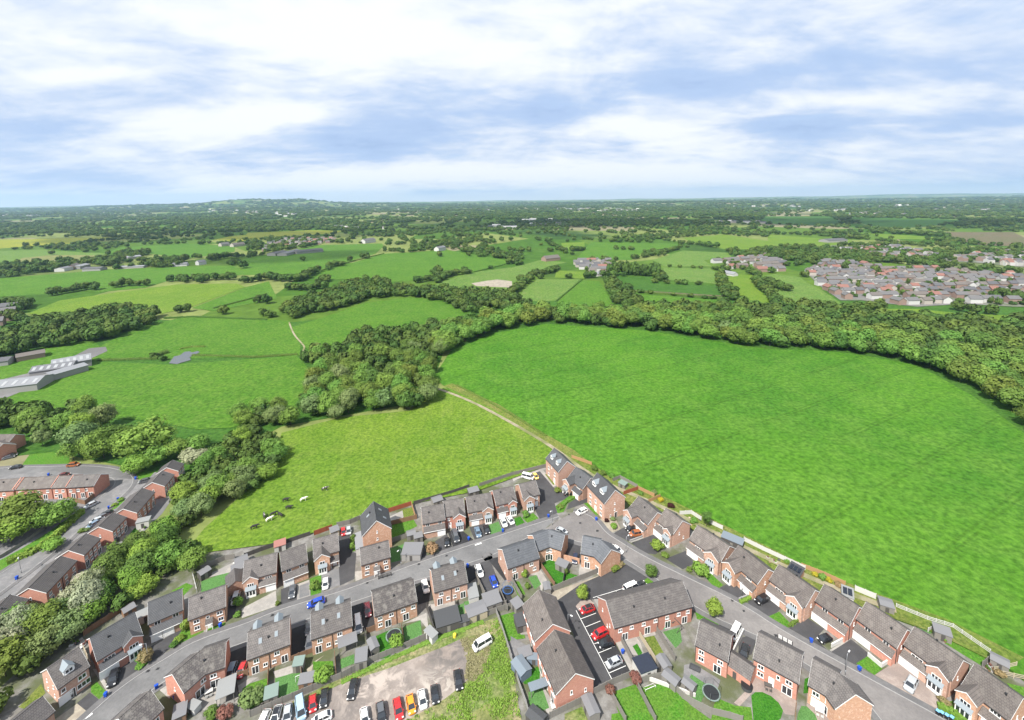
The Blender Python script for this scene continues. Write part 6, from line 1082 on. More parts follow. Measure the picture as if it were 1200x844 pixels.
TREE_ROWS = [
 ("d0 230,510 330,490 400,480 455,480", 9, (6, 8), (9, 13)), ("d0 520,475 560,465 640,460 700,460", 9, (6, 8), (9, 13)), ("d0 790,440 860,440 960,435 1110,432", 9, (6, 8), (9, 13)), ("d0 -60,560 60,545 140,560 60,590", 9, (6, 8), (9, 13)), ("d0 100,640 40,600", 10, (6, 8), (9, 13)), ("d0 800,590 920,580", 9, (5, 7), (8, 11)), ("d0 990,595 1080,590", 14, (5, 7), (8, 11)), ("d0 1130,450 1200,440 d1 40,430 100,440 200,440 290,395", 9, (6, 9), (9, 14)), ("d1 140,480 260,480 340,470", 9, (6, 8), (9, 13)), ("d1 0,540 60,545", 9, (6, 8), (9, 13)), ("d1 0,600 80,610", 14, (5, 7), (8, 11)), ("d1 360,570 450,545 510,530", 10, (6, 8), (9, 12)), ("d1 740,450 860,430 930,410 1000,405", 8, (6, 8), (9, 12)),
 ("d1 215,345 225,345", 20, (6, 6), (10, 11)), ("d1 340,375 380,368", 10, (6, 7), (9, 12)), ("d1 590,300 640,300 680,305 740,305", 14, (5, 7), (8, 11)), ("d1 850,320 870,325", 10, (6, 7), (11, 13)), ("d1 990,320 1060,325 1130,330 1190,335", 16, (6, 8), (9, 13)), ("d0 0,415 60,408 130,400 260,395", 11, (7, 9), (10, 15)), ("d0 430,360 520,370 545,350 600,320 700,305", 11, (7, 10), (11, 16)), ("d0 690,362 800,350 880,345", 12, (7, 10), (11, 16)), ("d0 990,345 1060,330 1110,330", 11, (7, 10), (11, 16)), ("d0 1120,380 1160,375", 12, (8, 9), (12, 16)),
 ("d0 340,270 440,255 560,245 700,240 780,240", 13, (6, 8), (9, 12)), ("d0 100,290 150,290", 18, (7, 8), (10, 13)), ("d0 210,285 290,285 330,290", 14, (7, 9), (10, 14)), ("d0 235,315 245,315", 30, (7, 8), (12, 14)), ("d0 490,290 560,282 620,278", 18, (7, 9), (11, 14)), ("d0 650,270 760,265 850,265", 18, (7, 8), (10, 12)), ("d0 390,300 410,305", 20, (7, 8), (10, 12)), ("d0 930,270 980,262", 14, (7, 9), (10, 14)),
 ("d2 440,410 480,410 530,410 580,412 620,415 700,415", 9, (8, 10), (18, 24)), ("d2 130,410 180,400 215,385", 10, (7, 8), (9, 12)), ("d2 0,500 40,470 90,425", 10, (7, 8), (9, 12)), ("d2 650,450 700,448 800,455 900,460", 12, (5, 6), (6, 9)), ("d2 560,492 700,500 840,515 1000,528", 14, (4, 5), (4, 6)), ("d2 30,545 70,540", 14, (5, 6), (6, 8)), ("d2 150,555 190,560", 14, (5, 6), (5, 7)), ("d2 610,330 700,310 780,290", 12, (6, 8), (9, 12)), ("d2 480,290 590,295", 14, (6, 8), (8, 11)), ("d2 1140,440 1180,480 1220,510", 11, (7, 9), (10, 13)), ("d2 720,372 860,378 960,385", 16, (4, 5), (5, 7)),
 ("d3 0,400 20,400", 18, (7, 8), (10, 12)), ("d3 150,415 165,420", 20, (7, 8), (10, 13)), ("d3 0,455 60,475 110,490", 10, (7, 9), (10, 13)), ("d3 360,570 440,575 540,575", 10, (7, 8), (9, 12)), ("d3 10,520 60,570 100,600", 10, (6, 8), (9, 12)), ("d3 500,550 570,570", 12, (6, 7), (9, 11)), ("d3 860,570 940,590 1000,590 1080,595", 13, (7, 8), (10, 12)), ("d3 1080,510 1140,520 1220,550", 10, (8, 10), (11, 14)), ("d3 160,350 400,340 520,345 640,360 800,375 940,385", 9, (7, 10), (10, 15)), ("d3 930,400 1060,410 1090,412", 9, (8, 10), (11, 15)), ("d3 390,280 600,275", 11, (7, 10), (10, 15)), ("d3 840,310 960,300 1200,310", 12, (7, 10), (10, 15)), ("d3 480,215 600,218 700,220 820,235", 16, (8, 11), (11, 16)), ("d3 210,220 330,215 450,240", 14, (8, 11), (11, 16)),
]
HEDGES = [
 ("dark scrub along the bank of the pond", "d0 725,808 750,785 790,775", 4.5, 2.6, 'leaf_dark'), ("rough scrub on the far bank of the pond", "d0 840,760 900,748 960,748", 2.5, 1.2, 'leaf_olive'),
 ("clipped green hedge along the verge of the left road", "b0 50,545 230,470 380,370 575,185", 2.6, 1.7, 'leaf_lime'), ("low hedge along the field edge by the pond", "s 115,423 180,421", 2.0, 1.4, 'leaf_dark'), ("long low hedge between the two left hand fields", "s 225,417 300,419 348,416", 2.0, 1.2, 'leaf_dark'), ("low hedge on the dark edge of the lime field", "d0 1000,568 1150,530 1250,500", 2.2, 1.6, 'leaf_dark'), ("hedge under the trees at the top of the mid left field", "d0 770,615 900,608 1000,612 1250,622", 2.2, 1.6, 'leaf_dark'), ("ragged hedge with scattered bushes by the track", "s 535,452 570,470 600,487 640,512", 1.6, .9, 'leaf_olive'),
 ("clipped bright hedge at the bottom right corner", "a5 590,745 700,790 800,850", 1.8, 1.1, 'leaf_lime'), ("clipped hedge in front of the black off road car", "b5 645,765 720,725", 1.2, .9, 'leaf_lime'), ("low hedge by the black drive of the gabled house with a lawn", "a4 745,185 845,115", 1.0, .7, 'leaf_olive'), ("clipped hedge round the bed of the black car", "b3 330,530 390,470 470,425", 1.0, .9, 'leaf_green'), ("low hedge across the dark fields below the village", "d1 300,392 420,355 600,310", 2.2, 1.6, 'leaf_dark'), ("low hedge at the edge of the pale field by the village", "d1 1000,402 1100,378 1190,355", 2.2, 1.6, 'leaf_dark'), ("straight hedge between the straw field and the green field", "d2 205,535 330,432", 2.0, 1.4, 'leaf_dark'), ("hedge along the two small paddocks", "d2 555,488 800,508 1060,530", 2.6, 2.2, 'leaf_dark'), ("grassy weeds along the dirt lot fence", "a2 0,580 200,480 430,375 640,280 830,215 1000,150", 1.6, .35, 'leaf_lime'),
]
COWS = [("dark cow lowest in the cow field, nearest the houses", "s 298,621", 1, .4), ("black and white cow beside the white one", "s 310,608", 0, 2.2), ("mostly white cow in the middle of the herd", "s 315.5,612", 2, .7), ("black cow above the white one", "s 320,606", 1, .6), ("black cow alone to the right of the herd centre", "s 329,607", 1, 2.6), ("dark cow on the upper right of the herd", "s 338.5,598", 1, .1), ("black cow at the top of the herd", "s 335,589", 1, .2), ("pale cow off the right of the herd", "s 355.5,588.5", 2, .5), ("black and white cow furthest right of the herd", "s 380.5,576", 0, .3)]
TOWN = [
 # area, spacing along, spacing across, direction, label tail, group
 ("d3 180,400 250,350 450,360 560,380 680,380 900,390 1200,420 1300,440 1300,560 1150,560 980,550 860,550 700,560 560,545 440,530 340,530 240,460", 12.5, 20, -.1, 'in the dense estate beyond the right hand wood'),
 ("d1 60,265 170,235 370,238 375,262 160,275 40,300", 20, 28, .3, 'in the village above the middle fields'), ("d2 290,345 450,345 450,395 370,400 300,370", 15, 22, 0, 'in the hamlet beside the tall dark trees'), ("d2 950,345 1200,320 1210,370 1080,385 940,385", 17, 24, .15, 'in the hamlet by the sports field'), ("d3 -40,340 60,350 70,390 -40,400", 14, 20, .1, 'at the left end of the right hand town'), ("d0 -80,560 60,560 60,640 -80,660", 16, 20, .5, 'at the left edge behind the trees'),
]
BARNS = [
 # label, ridge ends, width, eaves, roof
 ("long pale grey industrial shed at the left edge", "s -20,446 52,438", 16, 4.5, 'sheet_pale'), ("middle grey industrial shed with roof lights", "s 38,428 88,421", 14, 4.5, 'sheet_grey'), ("large pale industrial shed behind the others", "s 60,420 106,412", 17, 5, 'sheet_pale'), ("narrow grey industrial shed nearest the field", "s 54,436 98,424", 9, 4, 'sheet_pale'), ("low brown roofed works building behind the sheds", "s 18,414 52,408", 11, 3.5, 'roof_brown_far'), ("dark works building at the left edge behind the sheds", "s -20,420 14,416", 12, 3.5, 'roof_slate_far'),
 ("pale farm barn in the left farmyard", "d0 400,370 485,366", 16, 4, 'roof_slate_far'), ("white walled farm building left in the farmyard", "d0 275,372 330,362", 14, 5, 'sheet_grey'), ("grey farm barn behind the farmyard", "d0 350,362 400,352", 14, 5, 'sheet_pale'), ("pink brick farm house in the farmyard", "d0 330,366 360,356", 10, 5, 'roof_brown_far'), ("grey barn behind the farm trees", "d0 592,318 655,312", 16, 5, 'sheet_pale'), ("long low farm roof under the farm trees", "d0 560,366 680,360", 10, 3, 'sheet_pale'), ("white farm cottage right of the farm", "d0 922,345 958,340", 9, 5, 'sheet_grey'), ("long stable roof beside the white cottage", "d0 810,356 880,352", 9, 3, 'sheet_grey'), ("stone houses on the left ridge road, left", "d0 1030,262 1070,258", 12, 5, 'roof_grey_far'), ("stone houses on the left ridge road, right", "d0 1085,264 1140,258", 12, 5, 'roof_brown_far'),
 ("dark low barn nearest in the village farmyard", "d1 70,300 130,290", 18, 5, 'roof_slate_far'), ("long dark barn in the village farmyard", "d1 180,290 305,280", 20, 5, 'roof_slate_far'), ("dark barn between the long one and the road", "d1 120,300 190,285", 18, 5, 'sheet_grey'), ("large white house in the trees right of the village", "d1 500,244 550,238", 14, 7, 'roof_grey_far'), ("white house among trees above the middle field", "d1 845,280 880,274", 12, 6, 'roof_slate_far'), ("white walled barn below the hamlet trees", "d2 385,392 440,386", 14, 4, 'sheet_pale'), ("pink brick farmhouse left of the hamlet", "d2 148,325 215,318", 14, 5, 'roof_brown_far'), ("grey roofed school like building below the far fields", "d3 262,236 350,232", 26, 5, 'roof_slate_far'), ("white clubhouse at the sports field", "d2 1000,392 1050,400", 9, 3, 'sheet_pale'),
]

TOWN_B = "d3 240,285 420,285 600,275 700,300 820,330 960,330 1000,300 1260,315 1260,380 1000,355 700,335 450,315"
# ================================================================== light and sky
SUN_EL, SUN_AZ = radians(51), radians(234)   # direction towards the sun, measured from +X
sd = Vector((cos(SUN_EL) * cos(SUN_AZ), cos(SUN_EL) * sin(SUN_AZ), sin(SUN_EL)))
sl = bpy.data.lights.new('sun', 'SUN'); sl.energy = 4.2; sl.angle = radians(2.0); sl.color = (1.0, .955, .88)
so = bpy.data.objects.new('sun', sl); so.rotation_euler = sd.to_track_quat('Z', 'Y').to_euler(); so.location = (0, 0, 300); COL.objects.link(so)
wd = bpy.data.worlds.new("World"); sc.world = wd; wd.use_nodes = True
nt = wd.node_tree; bg = nt.nodes['Background']
sky = N(nt, 'ShaderNodeTexSky', sky_type='NISHITA', sun_disc=False, sun_elevation=SUN_EL, sun_rotation=pi / 2 - SUN_AZ, altitude=100, air_density=1.0, dust_density=1.5)
tc = nt.nodes.new('ShaderNodeTexCoord'); sx = nt.nodes.new('ShaderNodeSeparateXYZ'); nt.links.new(tc.outputs['Generated'], sx.inputs[0])
def mth(op, a, b=None, c=None):
    n = nt.nodes.new('ShaderNodeMath'); n.operation = op
    for i, v in enumerate((a, b, c)):
        if v is None: continue
        if hasattr(v, 'is_output'): nt.links.new(v, n.inputs[i])
        else: n.inputs[i].default_value = v
    return n.outputs[0]
X, Y, Z = sx.outputs[0], sx.outputs[1], sx.outputs[2]
zz = mth('ADD', mth('MAXIMUM', Z, 0.0), .20)
cu, cv = mth('DIVIDE', X, zz), mth('DIVIDE', Y, zz)      # where the ray meets the cloud deck
cb = nt.nodes.new('ShaderNodeCombineXYZ'); nt.links.new(cu, cb.inputs[0]); nt.links.new(cv, cb.inputs[1])
cvec = cb.outputs[0]
def deck(loc, sc_, rot, scale, det, rg, di):
    mp = nt.nodes.new('ShaderNodeMapping'); mp.inputs['Location'].default_value = loc; mp.inputs['Rotation'].default_value = (0, 0, rot); mp.inputs['Scale'].default_value = sc_; nt.links.new(cvec, mp.inputs[0])
    return fbm(nt, mp.outputs[0], scale, det, rg, di)
d1 = deck((1.35, .4, 0), (.7, .95, 1), -.25, .8, 5, .5, .4)
d2 = deck((4.1, 2.3, 0), (.9, 1.5, 1), .1, 2.2, 7, .53, .6)
d3 = deck((7.7, 1.1, 0), (.9, 1.5, 1), 0, 6.5, 6, .55, .3)
mpd = nt.nodes.new('ShaderNodeMapping'); mpd.inputs['Location'].default_value = (2.2, .7, .35); mpd.inputs['Scale'].default_value = (2.0, 2.0, 5.2); nt.links.new(tc.outputs['Generated'], mpd.inputs[0])
d4 = fbm(nt, mpd.outputs[0], 1.9, 9, .60, .6)     # the billows of the banks
# broad thick and thin places of the deck: each an ellipse in deck coordinates
def blob(p, ru, rv, amp):
    d = ray(*p).normalized(); q = max(d.z, 0) + .20; u0, v0 = d.x / q, d.y / q
    e = [ray(p[0] + ru, p[1]).normalized(), ray(p[0], p[1] - rv).normalized()]
    ru = abs(e[0].x / (e[0].z + .20) - u0); rv = abs(e[1].y / (e[1].z + .20) - v0)
    a = mth('POWER', mth('DIVIDE', mth('SUBTRACT', cu, u0), ru), 2.0); b_ = mth('POWER', mth('DIVIDE', mth('SUBTRACT', cv, v0), rv), 2.0)
    return mth('MULTIPLY', mth('POWER', 2.718, mth('MULTIPLY', mth('ADD', a, b_), -1.0)), amp)
acc = None
for b_ in BLOBS:
    v_ = blob(*b_); acc = v_ if acc is None else mth('ADD', acc, v_)
dens = mth('ADD', mth('ADD', mth('ADD', mth('MULTIPLY', d1, .4), mth('MULTIPLY', d2, .4)), mth('ADD', mth('MULTIPLY', d3, .22), mth('MULTIPLY', d4, .62))), acc)      # high = shaded thick underside, low = bright
t1 = ramp(nt, dens, .65, 1.04)
sky_b = N(nt, 'ShaderNodeHueSaturation', i_Saturation=.85, i_Value=1.0); nt.links.new(sky.outputs[0], sky_b.inputs['Color'])
cl = mixc(nt, t1, (4.7, 4.82, 4.95), (2.3, 3.0, 4.3))
t2 = ramp(nt, dens, 1.02, 1.35); cl = mixc(nt, t2, cl, (1.4, 2.05, 3.4))
hz = ramp(nt, Z, -.005, .02); cl = mixc(nt, hz, (4.3, 4.5, 4.7), cl)
cov = mth('MULTIPLY', ramp(nt, d2, .55, .75), .10)
cl = mixc(nt, cov, cl, sky_b.outputs[0])
nt.links.new(cl, bg.inputs['Color']); bg.inputs['Strength'].default_value = .105
vs = sc.view_settings; vs.view_transform = 'Standard'; vs.look = 'None'; vs.exposure = 1.05; vs.gamma = 1.0; vs.use_curve_mapping = False
sc.cycles.use_denoising = True; sc.cycles.max_bounces = 6; sc.cycles.diffuse_bounces = 3; sc.cycles.volume_bounces = 1; sc.cycles.transparent_max_bounces = 8
sc.cycles.caustics_reflective = False; sc.cycles.caustics_refractive = False

# ================================================================== ground
m = MB(); n = 260; S = 330.0; smax = math.asinh(19000 / S)
ax = [S * math.sinh(smax * (2 * i / n - 1)) for i in range(n + 1)]
vv = [(x, y + 250, hgt(x, y + 250)) for y in ax for x in ax]
ff = [(j * (n + 1) + i, j * (n + 1) + i + 1, (j + 1) * (n + 1) + i + 1, (j + 1) * (n + 1) + i) for j in range(n) for i in range(n)]
m.v = vv; m.f = ff; m.m = [0] * len(ff)
tag(m.build('ground', M['ground_patchwork'], smooth=True, fix=False), kind='structure')
LAYER = [0]
def field(s, mat, cell=18, name='field', z=None):
    LAYER[0] += 1
    return sheet(name, s, mat, (.10 + .006 * LAYER[0]) if z is None else z, 30 if LAYER[0] == 1 else cell)
for s, mt in FIELDS: field(s, mt)
# ------------------------------------------------------------------ estate ground
sheet('garden_ground', "s -120,1000 -60,860 40,770 110,700 215,655 330,620 420,605 520,570 640,540 660,545 705,580 770,600 850,640 950,690 1100,745 1180,785 1260,840 1320,1000", 'garden_soil', .012)
def road(s, mat, z, name='road'): return sheet(name, s, mat, z)
NK = smooth(G(ROAD_N), 2); SK = smooth(G(ROAD_S), 2); EK = smooth(G(ROAD_E), 2); WK = smooth(G(ROAD_W), 2)
road(NK + SK[::-1], 'asphalt', .03)
road(EK + WK[::-1], 'asphalt_pink', .034)
for s, mt, nm in GROUND: 
    LAYER[0] += 1; sheet(nm, s, mt, .037 + .0003 * (LAYER[0] - len(FIELDS)), wig=(.5 if nm in ('dirt_lot', 'rough_grass', 'dry_grass') else 0))
def kerbs(line, sgn, w=1.7, gap=()):
    strip('kerb', line, 0, sgn * .2, 'kerb', -.1, .115); strip('pavement', line, sgn * .203, sgn * w, 'pavement', -.1, .11)
kerbs(NK, 1); kerbs(EK, 1); kerbs(WK, -1)
SKa = [p for p in SK]; kerbs(SKa, -1, 1.5)
TK1 = smooth(G(TROAD_A), 2); TK2 = smooth(G(TROAD_B), 2)
road(TK1 + TK2[::-1], 'asphalt', .03); kerbs(TK1, 1, 1.6); kerbs(TK2, -1, 1.5)
for s, nm, w in LINES:
    pts = G(s)
    for a, b in zip(pts, pts[1:]):
        d = (b - a).normalized(); nr = Vector((-d.y, d.x, 0)) * w / 2
        sheet('parking_marking' if nm == 'p' else nm, [a + nr, b + nr, b - nr, a - nr], 'marking' if nm in ('p', 'road_marking') else 'kerb', .104)
for s in ("a0 1040,498", "a0 1108,482", "a1 330,300", "b2 182,682", "b2 545,550", "b2 740,490", "b3 605,535", "b3 480,620", "b3 400,560", "b5 590,745", "a4 430,75", "a4 370,160", "a4 655,248", "a5 240,590", "a3 470,195", "a3 495,370", "a1 715,105", "b4 840,75"):
    q = G1(s); e = random.uniform(.3, .45); sheet('drain_cover', [Vector((q.x - e, q.y - e, 0)), Vector((q.x + e, q.y - e * .6, 0)), Vector((q.x + e, q.y + e, 0)), Vector((q.x - e * .8, q.y + e, 0))], 'asphalt_black', .102)
# ================================================================== buildings
for h in HOUSES:
    lab, s = h[0], h[1]; kw = dict(h[2]) if len(h) > 2 else {}
    segs = s.split('|'); r = None
    fts = kw.pop('ft', '').split('|')
    for i, q in enumerate(segs): r = house(lab, q, ft=fts[min(i, len(fts) - 1)], root=r, **kw)
def inside(poly, x, y):
    c = False; j = len(poly) - 1
    for i in range(len(poly)):
        xi, yi = poly[i]; xj, yj = poly[j]
        if (yi > y) != (yj > y) and x < (xj - xi) * (y - yi) / (yj - yi) + xi: c = not c
        j = i
    return c
for k, (lab, s, *o) in enumerate(CARS_): car(lab, s, o[0], o[1], o[2] if len(o) > 2 else None)
for lab, s, mt, kw in FENCES: fence(lab, s, mt, **kw)
for lab, s, mt, h in WALLS: wall_line(lab, s, mt, h)
for lab, s, w, l, h, rise, wl, rf, kd, ex in SHEDS:
    ex = dict(ex); l = ex.pop('l', l); shed(lab, s, w, l, h, rise, wl, rf, kd, **ex)
for lab, s in BINS: wheelie(lab, s, rz=random.uniform(0, 6))
for i, s in enumerate(BBINS): wheelie('black wheelie bin with a pale blue lid in the row by the clipped corner hedge', s, 'bin_black', 'lid_blue', 2.1, 'black bins with pale blue lids')
for lab, s, a in LAMPS: lamp(lab, s, 5.6, a)
for i, (lab, s, r, h, lf) in enumerate(SHRUBS): shrub(lab, s, r, h, lf, i=i)
for i, (lab, s, r, h, lf, kd) in enumerate(GTREES): tree(lab, G1(s), r, h, lf, kd, i=900 + i)
trampoline("round trampoline with a teal pad on the lawn by the dirt lot fence", "a2 370,262", 2.0); trampoline("trampoline with a dark net at the corner of the artificial lawn", "a4 200,665", 1.9); trampoline("blue trampoline in the black paved yard", "b4 210,505", 1.5, True, 'mat_blue')
goal("white goal frame on the small football lawn", "a1 880,575 915,560"); goal("low white frame bench on the big back lawn", "a3 940,640 1010,610", h=.5)
table_set("white garden table on the white patio of the corner house", "a1 270,655", 'timber_white', .55, 4); table_set("white garden table on the pink patio at the bottom edge", "a4 960,790", 'timber_white', -.5, 2); table_set("dark garden table behind the deep green lawn house", "a4 600,610", 'timber_dark', -.4, 2); table_set("pale garden table on the terrace patio by the artificial lawn", "a3 300,760", 'timber_white', .3, 3)
# hot tub with its cover on the pink patio
q = G1("a4 450,615"); o = empty('hot_tub', (q.x, q.y, .05)); tag(o, "round black covered hot tub on the patio beside the brick garage", 'hot tub'); m = MB(); m.tube((0, 0, 0), (0, 0, .85), 1.15, 1.2, 20); m.build('tub', M['felt_dark'], o); m = MB(); m.tube((0, 0, .86), (0, 0, .96), 1.22, 1.18, 20); m.build('cover', M['bin_black'], o)
q = G1("a4 85,485"); o = empty('garden_sofa', (q.x, q.y, .05), -.5); tag(o, "black garden sofa on the grey patio of the square house", 'garden sofa'); m = MB(); m.box(-1, 1, -.4, .4, 0, .42); m.build('seat', M['felt_dark'], o); m = MB(); m.box(-1, 1, .4, .6, 0, .8); m.build('backrest', M['felt_dark'], o)
for sg in (-1, 1): m = MB(); m.box(sg * 1.1 - .1, sg * 1.1 + .1, -.4, .6, 0, .6); m.build('armrest', M['felt_dark'], o)
# pots and boxes among the clutter of the back gardens
pm = []
for a, b, c in ((.22, .3, .45), (.35, .35, .4), (.5, .25, .35)):
    m = MB(); m.hexa([(-a * .8, -b * .8, 0), (a * .8, -b * .8, 0), (a * .8, b * .8, 0), (-a * .8, b * .8, 0), (-a, -b, c), (a, -b, c), (a, b, c), (-a, b, c)]); pm.append(m.fix(m.mesh('pot', M['timber_dark'])))
rp = random.Random(12); npot = 0
for s, mt, nm in GROUND:
    if nm != 'patio': continue
    w_ = [(v.x, v.y) for v in G(s)]; x0, x1, y0, y1 = min(v[0] for v in w_), max(v[0] for v in w_), min(v[1] for v in w_), max(v[1] for v in w_)
    if min(v[1] for v in w_) > 140: continue
    for _ in range(9):
        x, y = rp.uniform(x0, x1), rp.uniform(y0, y1)
        if npot < 64 and inside(w_, x, y):
            o = empty('garden_pot', (x, y, .06), rp.uniform(0, 3)); tag(o, 'small pot or box among the clutter of a back garden patio', 'garden pot', 'pots and boxes in the back gardens'); npot += 1
            k = inst('pot', rp.choice(pm), o); k.material_slots[0].link = 'OBJECT'; k.material_slots[0].material = M[rp.choice(['timber_dark', 'timber_brown', 'concrete', 'felt_dark', 'timber_white', 'brick_orange'])]
            if rp.random() < .6: c = inst('plant', CROWNS['shrub'][npot % 3], o, (0, 0, .55), 0, (.38, .38, .45)); c.material_slots[0].link = 'OBJECT'; c.material_slots[0].material = M[rp.choice(['leaf_lime', 'leaf_green', 'leaf_red', 'leaf_dark'])]
# climbing frame with slides in the long terrace garden
a, b = G("a3 1120,165 1190,235"); o = empty('climbing_frame', (a.x, a.y, 0), atan2((b - a).y, (b - a).x)); tag(o, "dark climbing frame with a green slide in the long terrace garden", 'climbing frame'); L = (b - a).length
m = MB()
for x in (0, L): m.tube((x - .7, -.9, 0), (x, 0, 2.6), .06); m.tube((x - .7, .9, 0), (x, 0, 2.6), .06)
m.tube((-.3, 0, 2.6), (L + .3, 0, 2.6), .07); m.build('frame', M['timber_dark'], o)
m = MB(); m.box(-.7, .9, -.7, .7, 1.4, 1.5); m.build('platform', M['timber_dark'], o)
m = MB(); m.hexa([(-.4, -2.9, .1), (.2, -2.9, .1), (.2, -.7, 1.5), (-.4, -.7, 1.5), (-.4, -2.9, .16), (.2, -2.9, .16), (.2, -.7, 1.56), (-.4, -.7, 1.56)]); m.build('slide', M['plastic_green'], o)
# guard railings beside the road
for lab, s in (("black metal guard railing on the pavement by the cottage", "b2 262,655 352,628"), ("white topped guard railing behind the broad house on the right hand road", "a4 668,262 770,318")):
    fence(lab, s, 'metal_black' if 'black' in lab else 'metal_white', 1.1, True, True, 'guard_railing', 'railing', 'metal_black', 1.2)
q = G1("a2 797,256"); o = empty('water_butt', (q.x, q.y, 0)); tag(o, "yellow round plastic drum standing by the dirt lot fence", 'drum'); m = MB(); m.tube((0, 0, 0), (0, 0, .85), .42, .42, 14); m.build('drum', M['plastic_yellow'], o); m = MB(); m.tube((0, 0, .85), (0, 0, .92), .38, .3, 14); m.build('lid', M['plastic_yellow'], o)
# cows: one continuous body each, grown from a skeleton
def cow_mesh():
    V = [(0, 0, 1.05), (.45, 0, 1.1), (.8, 0, 1.15), (1.12, 0, 1.3), (1.42, 0, 1.22), (1.66, 0, 1.02), (-.45, 0, 1.08), (-.82, 0, 1.12), (-1.0, 0, 1.0), (-1.04, 0, .5)]
    E_ = [(0, 1), (1, 2), (2, 3), (3, 4), (4, 5), (0, 6), (6, 7), (7, 8), (8, 9)]; Rr = [.40, .36, .30, .2, .16, .11, .39, .27, .06, .04]
    for x, hip in ((.72, 2), (-.76, 7)):
        for sg in (-1, 1):
            k = len(V); kx = .04 if x > 0 else -.08
            V += [(x, sg * .22, .8), (x + kx, sg * .23, .45), (x, sg * .23, .2), (x + .03, sg * .23, .02)]; Rr += [.15, .085, .06, .07]; E_ += [(hip, k), (k, k + 1), (k + 1, k + 2), (k + 2, k + 3)]
    for sg in (-1, 1): k = len(V); V.append((1.36, sg * .24, 1.3)); Rr.append(.04); E_.append((4, k))
    me = bpy.data.meshes.new('cow'); me.from_pydata(V, E_, []); o = bpy.data.objects.new('cow', me); COL.objects.link(o)
    md = o.modifiers.new('skin', 'SKIN'); o.modifiers.new('sub', 'SUBSURF').render_levels = 1; o.modifiers['sub'].levels = 1
    sv = me.skin_vertices[0].data
    for i, r_ in enumerate(Rr): sv[i].radius = (r_, r_)
    sv[0].use_root = True
    dg = bpy.context.evaluated_depsgraph_get(); out = bpy.data.meshes.new_from_object(o.evaluated_get(dg)); bpy.data.objects.remove(o); out.polygons.foreach_set('use_smooth', [True] * len(out.polygons)); return out
cm = cow_mesh()
for nm, a, b_, th in (('hide_pied', (.02, .018, .017), (.6, .58, .54), .60), ('hide_black', (.016, .015, .015), (.55, .53, .5), .80), ('hide_white', (.03, .025, .02), (.62, .59, .53), .34)):
    m_, nt, b = nmat(nm); f = fbm(nt, coords(nt), 1.6, 2, .4); nt.links.new(mixc(nt, ramp(nt, f, th - .01, th + .01), a, b_), b.inputs['Base Color']); b.inputs['Roughness'].default_value = .8
cm.materials.append(M['hide_pied'])
for lab, s, k, rz in COWS:
    q = G1(s); o = inst('cow', cm, None, (q.x, q.y, .11 + .006 * len(FIELDS)), rz, (1.05, 1.05, 1.05)); tag(o, lab, 'cow', 'cows in the lime green field'); o.material_slots[0].link = 'OBJECT'; o.material_slots[0].material = M[('hide_pied', 'hide_black', 'hide_white')[k]]
# weeds and tall grass over the waste ground: one mass
def ground_cover(name, label, s, n, mat, hh, ls, f0, seed):
    wp = [P(v) for v in px(s)]; xy = [(v.x, v.y) for v in wp]; rr = random.Random(seed); V = []; F = []
    x0, x1, y0, y1 = min(v[0] for v in xy), max(v[0] for v in xy), min(v[1] for v in xy), max(v[1] for v in xy); k = 0
    while k < n:
        x, y = rr.uniform(x0, x1), rr.uniform(y0, y1); f = mnoise.noise(Vector((x * .22, y * .22, seed))) + .5 * mnoise.noise(Vector((x * .9, y * .9, seed)))
        k += 1
        if not inside(xy, x, y) or f < f0 + rr.uniform(-.25, .25): continue
        for _ in range(4): leaf_quad(V, F, Vector((x + rr.uniform(-.3, .3), y + rr.uniform(-.3, .3), .1 + rr.uniform(.02, hh) * min(1.2, .4 + f))), (rdir(rr) + Vector((0, 0, .9))).normalized(), ls * rr.uniform(.6, 1.3), rr)
    me = bpy.data.meshes.new(name); me.from_pydata(V, [], F); me.materials.append(M[mat]); tag(link(bpy.data.objects.new(name, me)), label, name.replace('_', ' '), None, 'stuff')
ground_cover('weeds', 'lush green weeds spreading over the waste ground round the dirt lot', "s 476,846 503,832 522,820 550,798 585,760 560,742 585,724 600,780 612,850 625,890 440,890", 9000, 'leaf_lime', .5, .2, -.05, 3)
ground_cover('dry_grass_tufts', 'straw coloured grass tufts on the waste ground beside the van', "s 540,750 560,744 574,760 570,785 555,800 545,795 548,775", 2500, 'leaf_straw', .3, .14, -.3, 4)
# pond, tracks
sheet('pond', "d0 795,825 810,795 845,788 865,772 890,768 905,774 925,768 935,774 915,784 893,798 886,812 850,824 830,830", 'pond_water', .47, 20, wig=2.6)
def ribbon(name, s, w, mat, z):
    pts = smooth(G(s), 2); a = offset_line(pts, w / 2); b = offset_line(pts, -w / 2); sheet(name, a + b[::-1], mat, z, 12)
for s, w in (("d4 985,355 1080,380 1200,424 s 562,476 590,491 618,507 648,525 700,564 770,592 850,632 950,680 1050,717", 1.9), ("d4 395,72 408,110 425,140 455,172 470,190 455,215", 1.3)): ribbon('track', s, w, 'track', .42)
sheet('yard', "s -40,462 0,446 60,432 104,409 124,407 126,412 100,424 60,446 0,470", 'yard', .44, 20)
sheet('bare_ground', "d1 1010,450 1080,438 1130,432 1200,440 1200,470 1100,466 1030,462", 'gravel_beige', .45, 20)
for i, (lab, s, w, h, lf) in enumerate(HEDGES): hedge(lab, s, w, h, lf, 5.0 if w < 2 else 3.0, .22 if w < 2 else .4, seed=i, name='weeds' if 'weeds' in lab else 'hedge', cat='weeds' if 'weeds' in lab else 'hedge')
for s in (TOWN[0][0], TOWN_B): sheet('town_ground', s, 'town_ground', .46, 24)
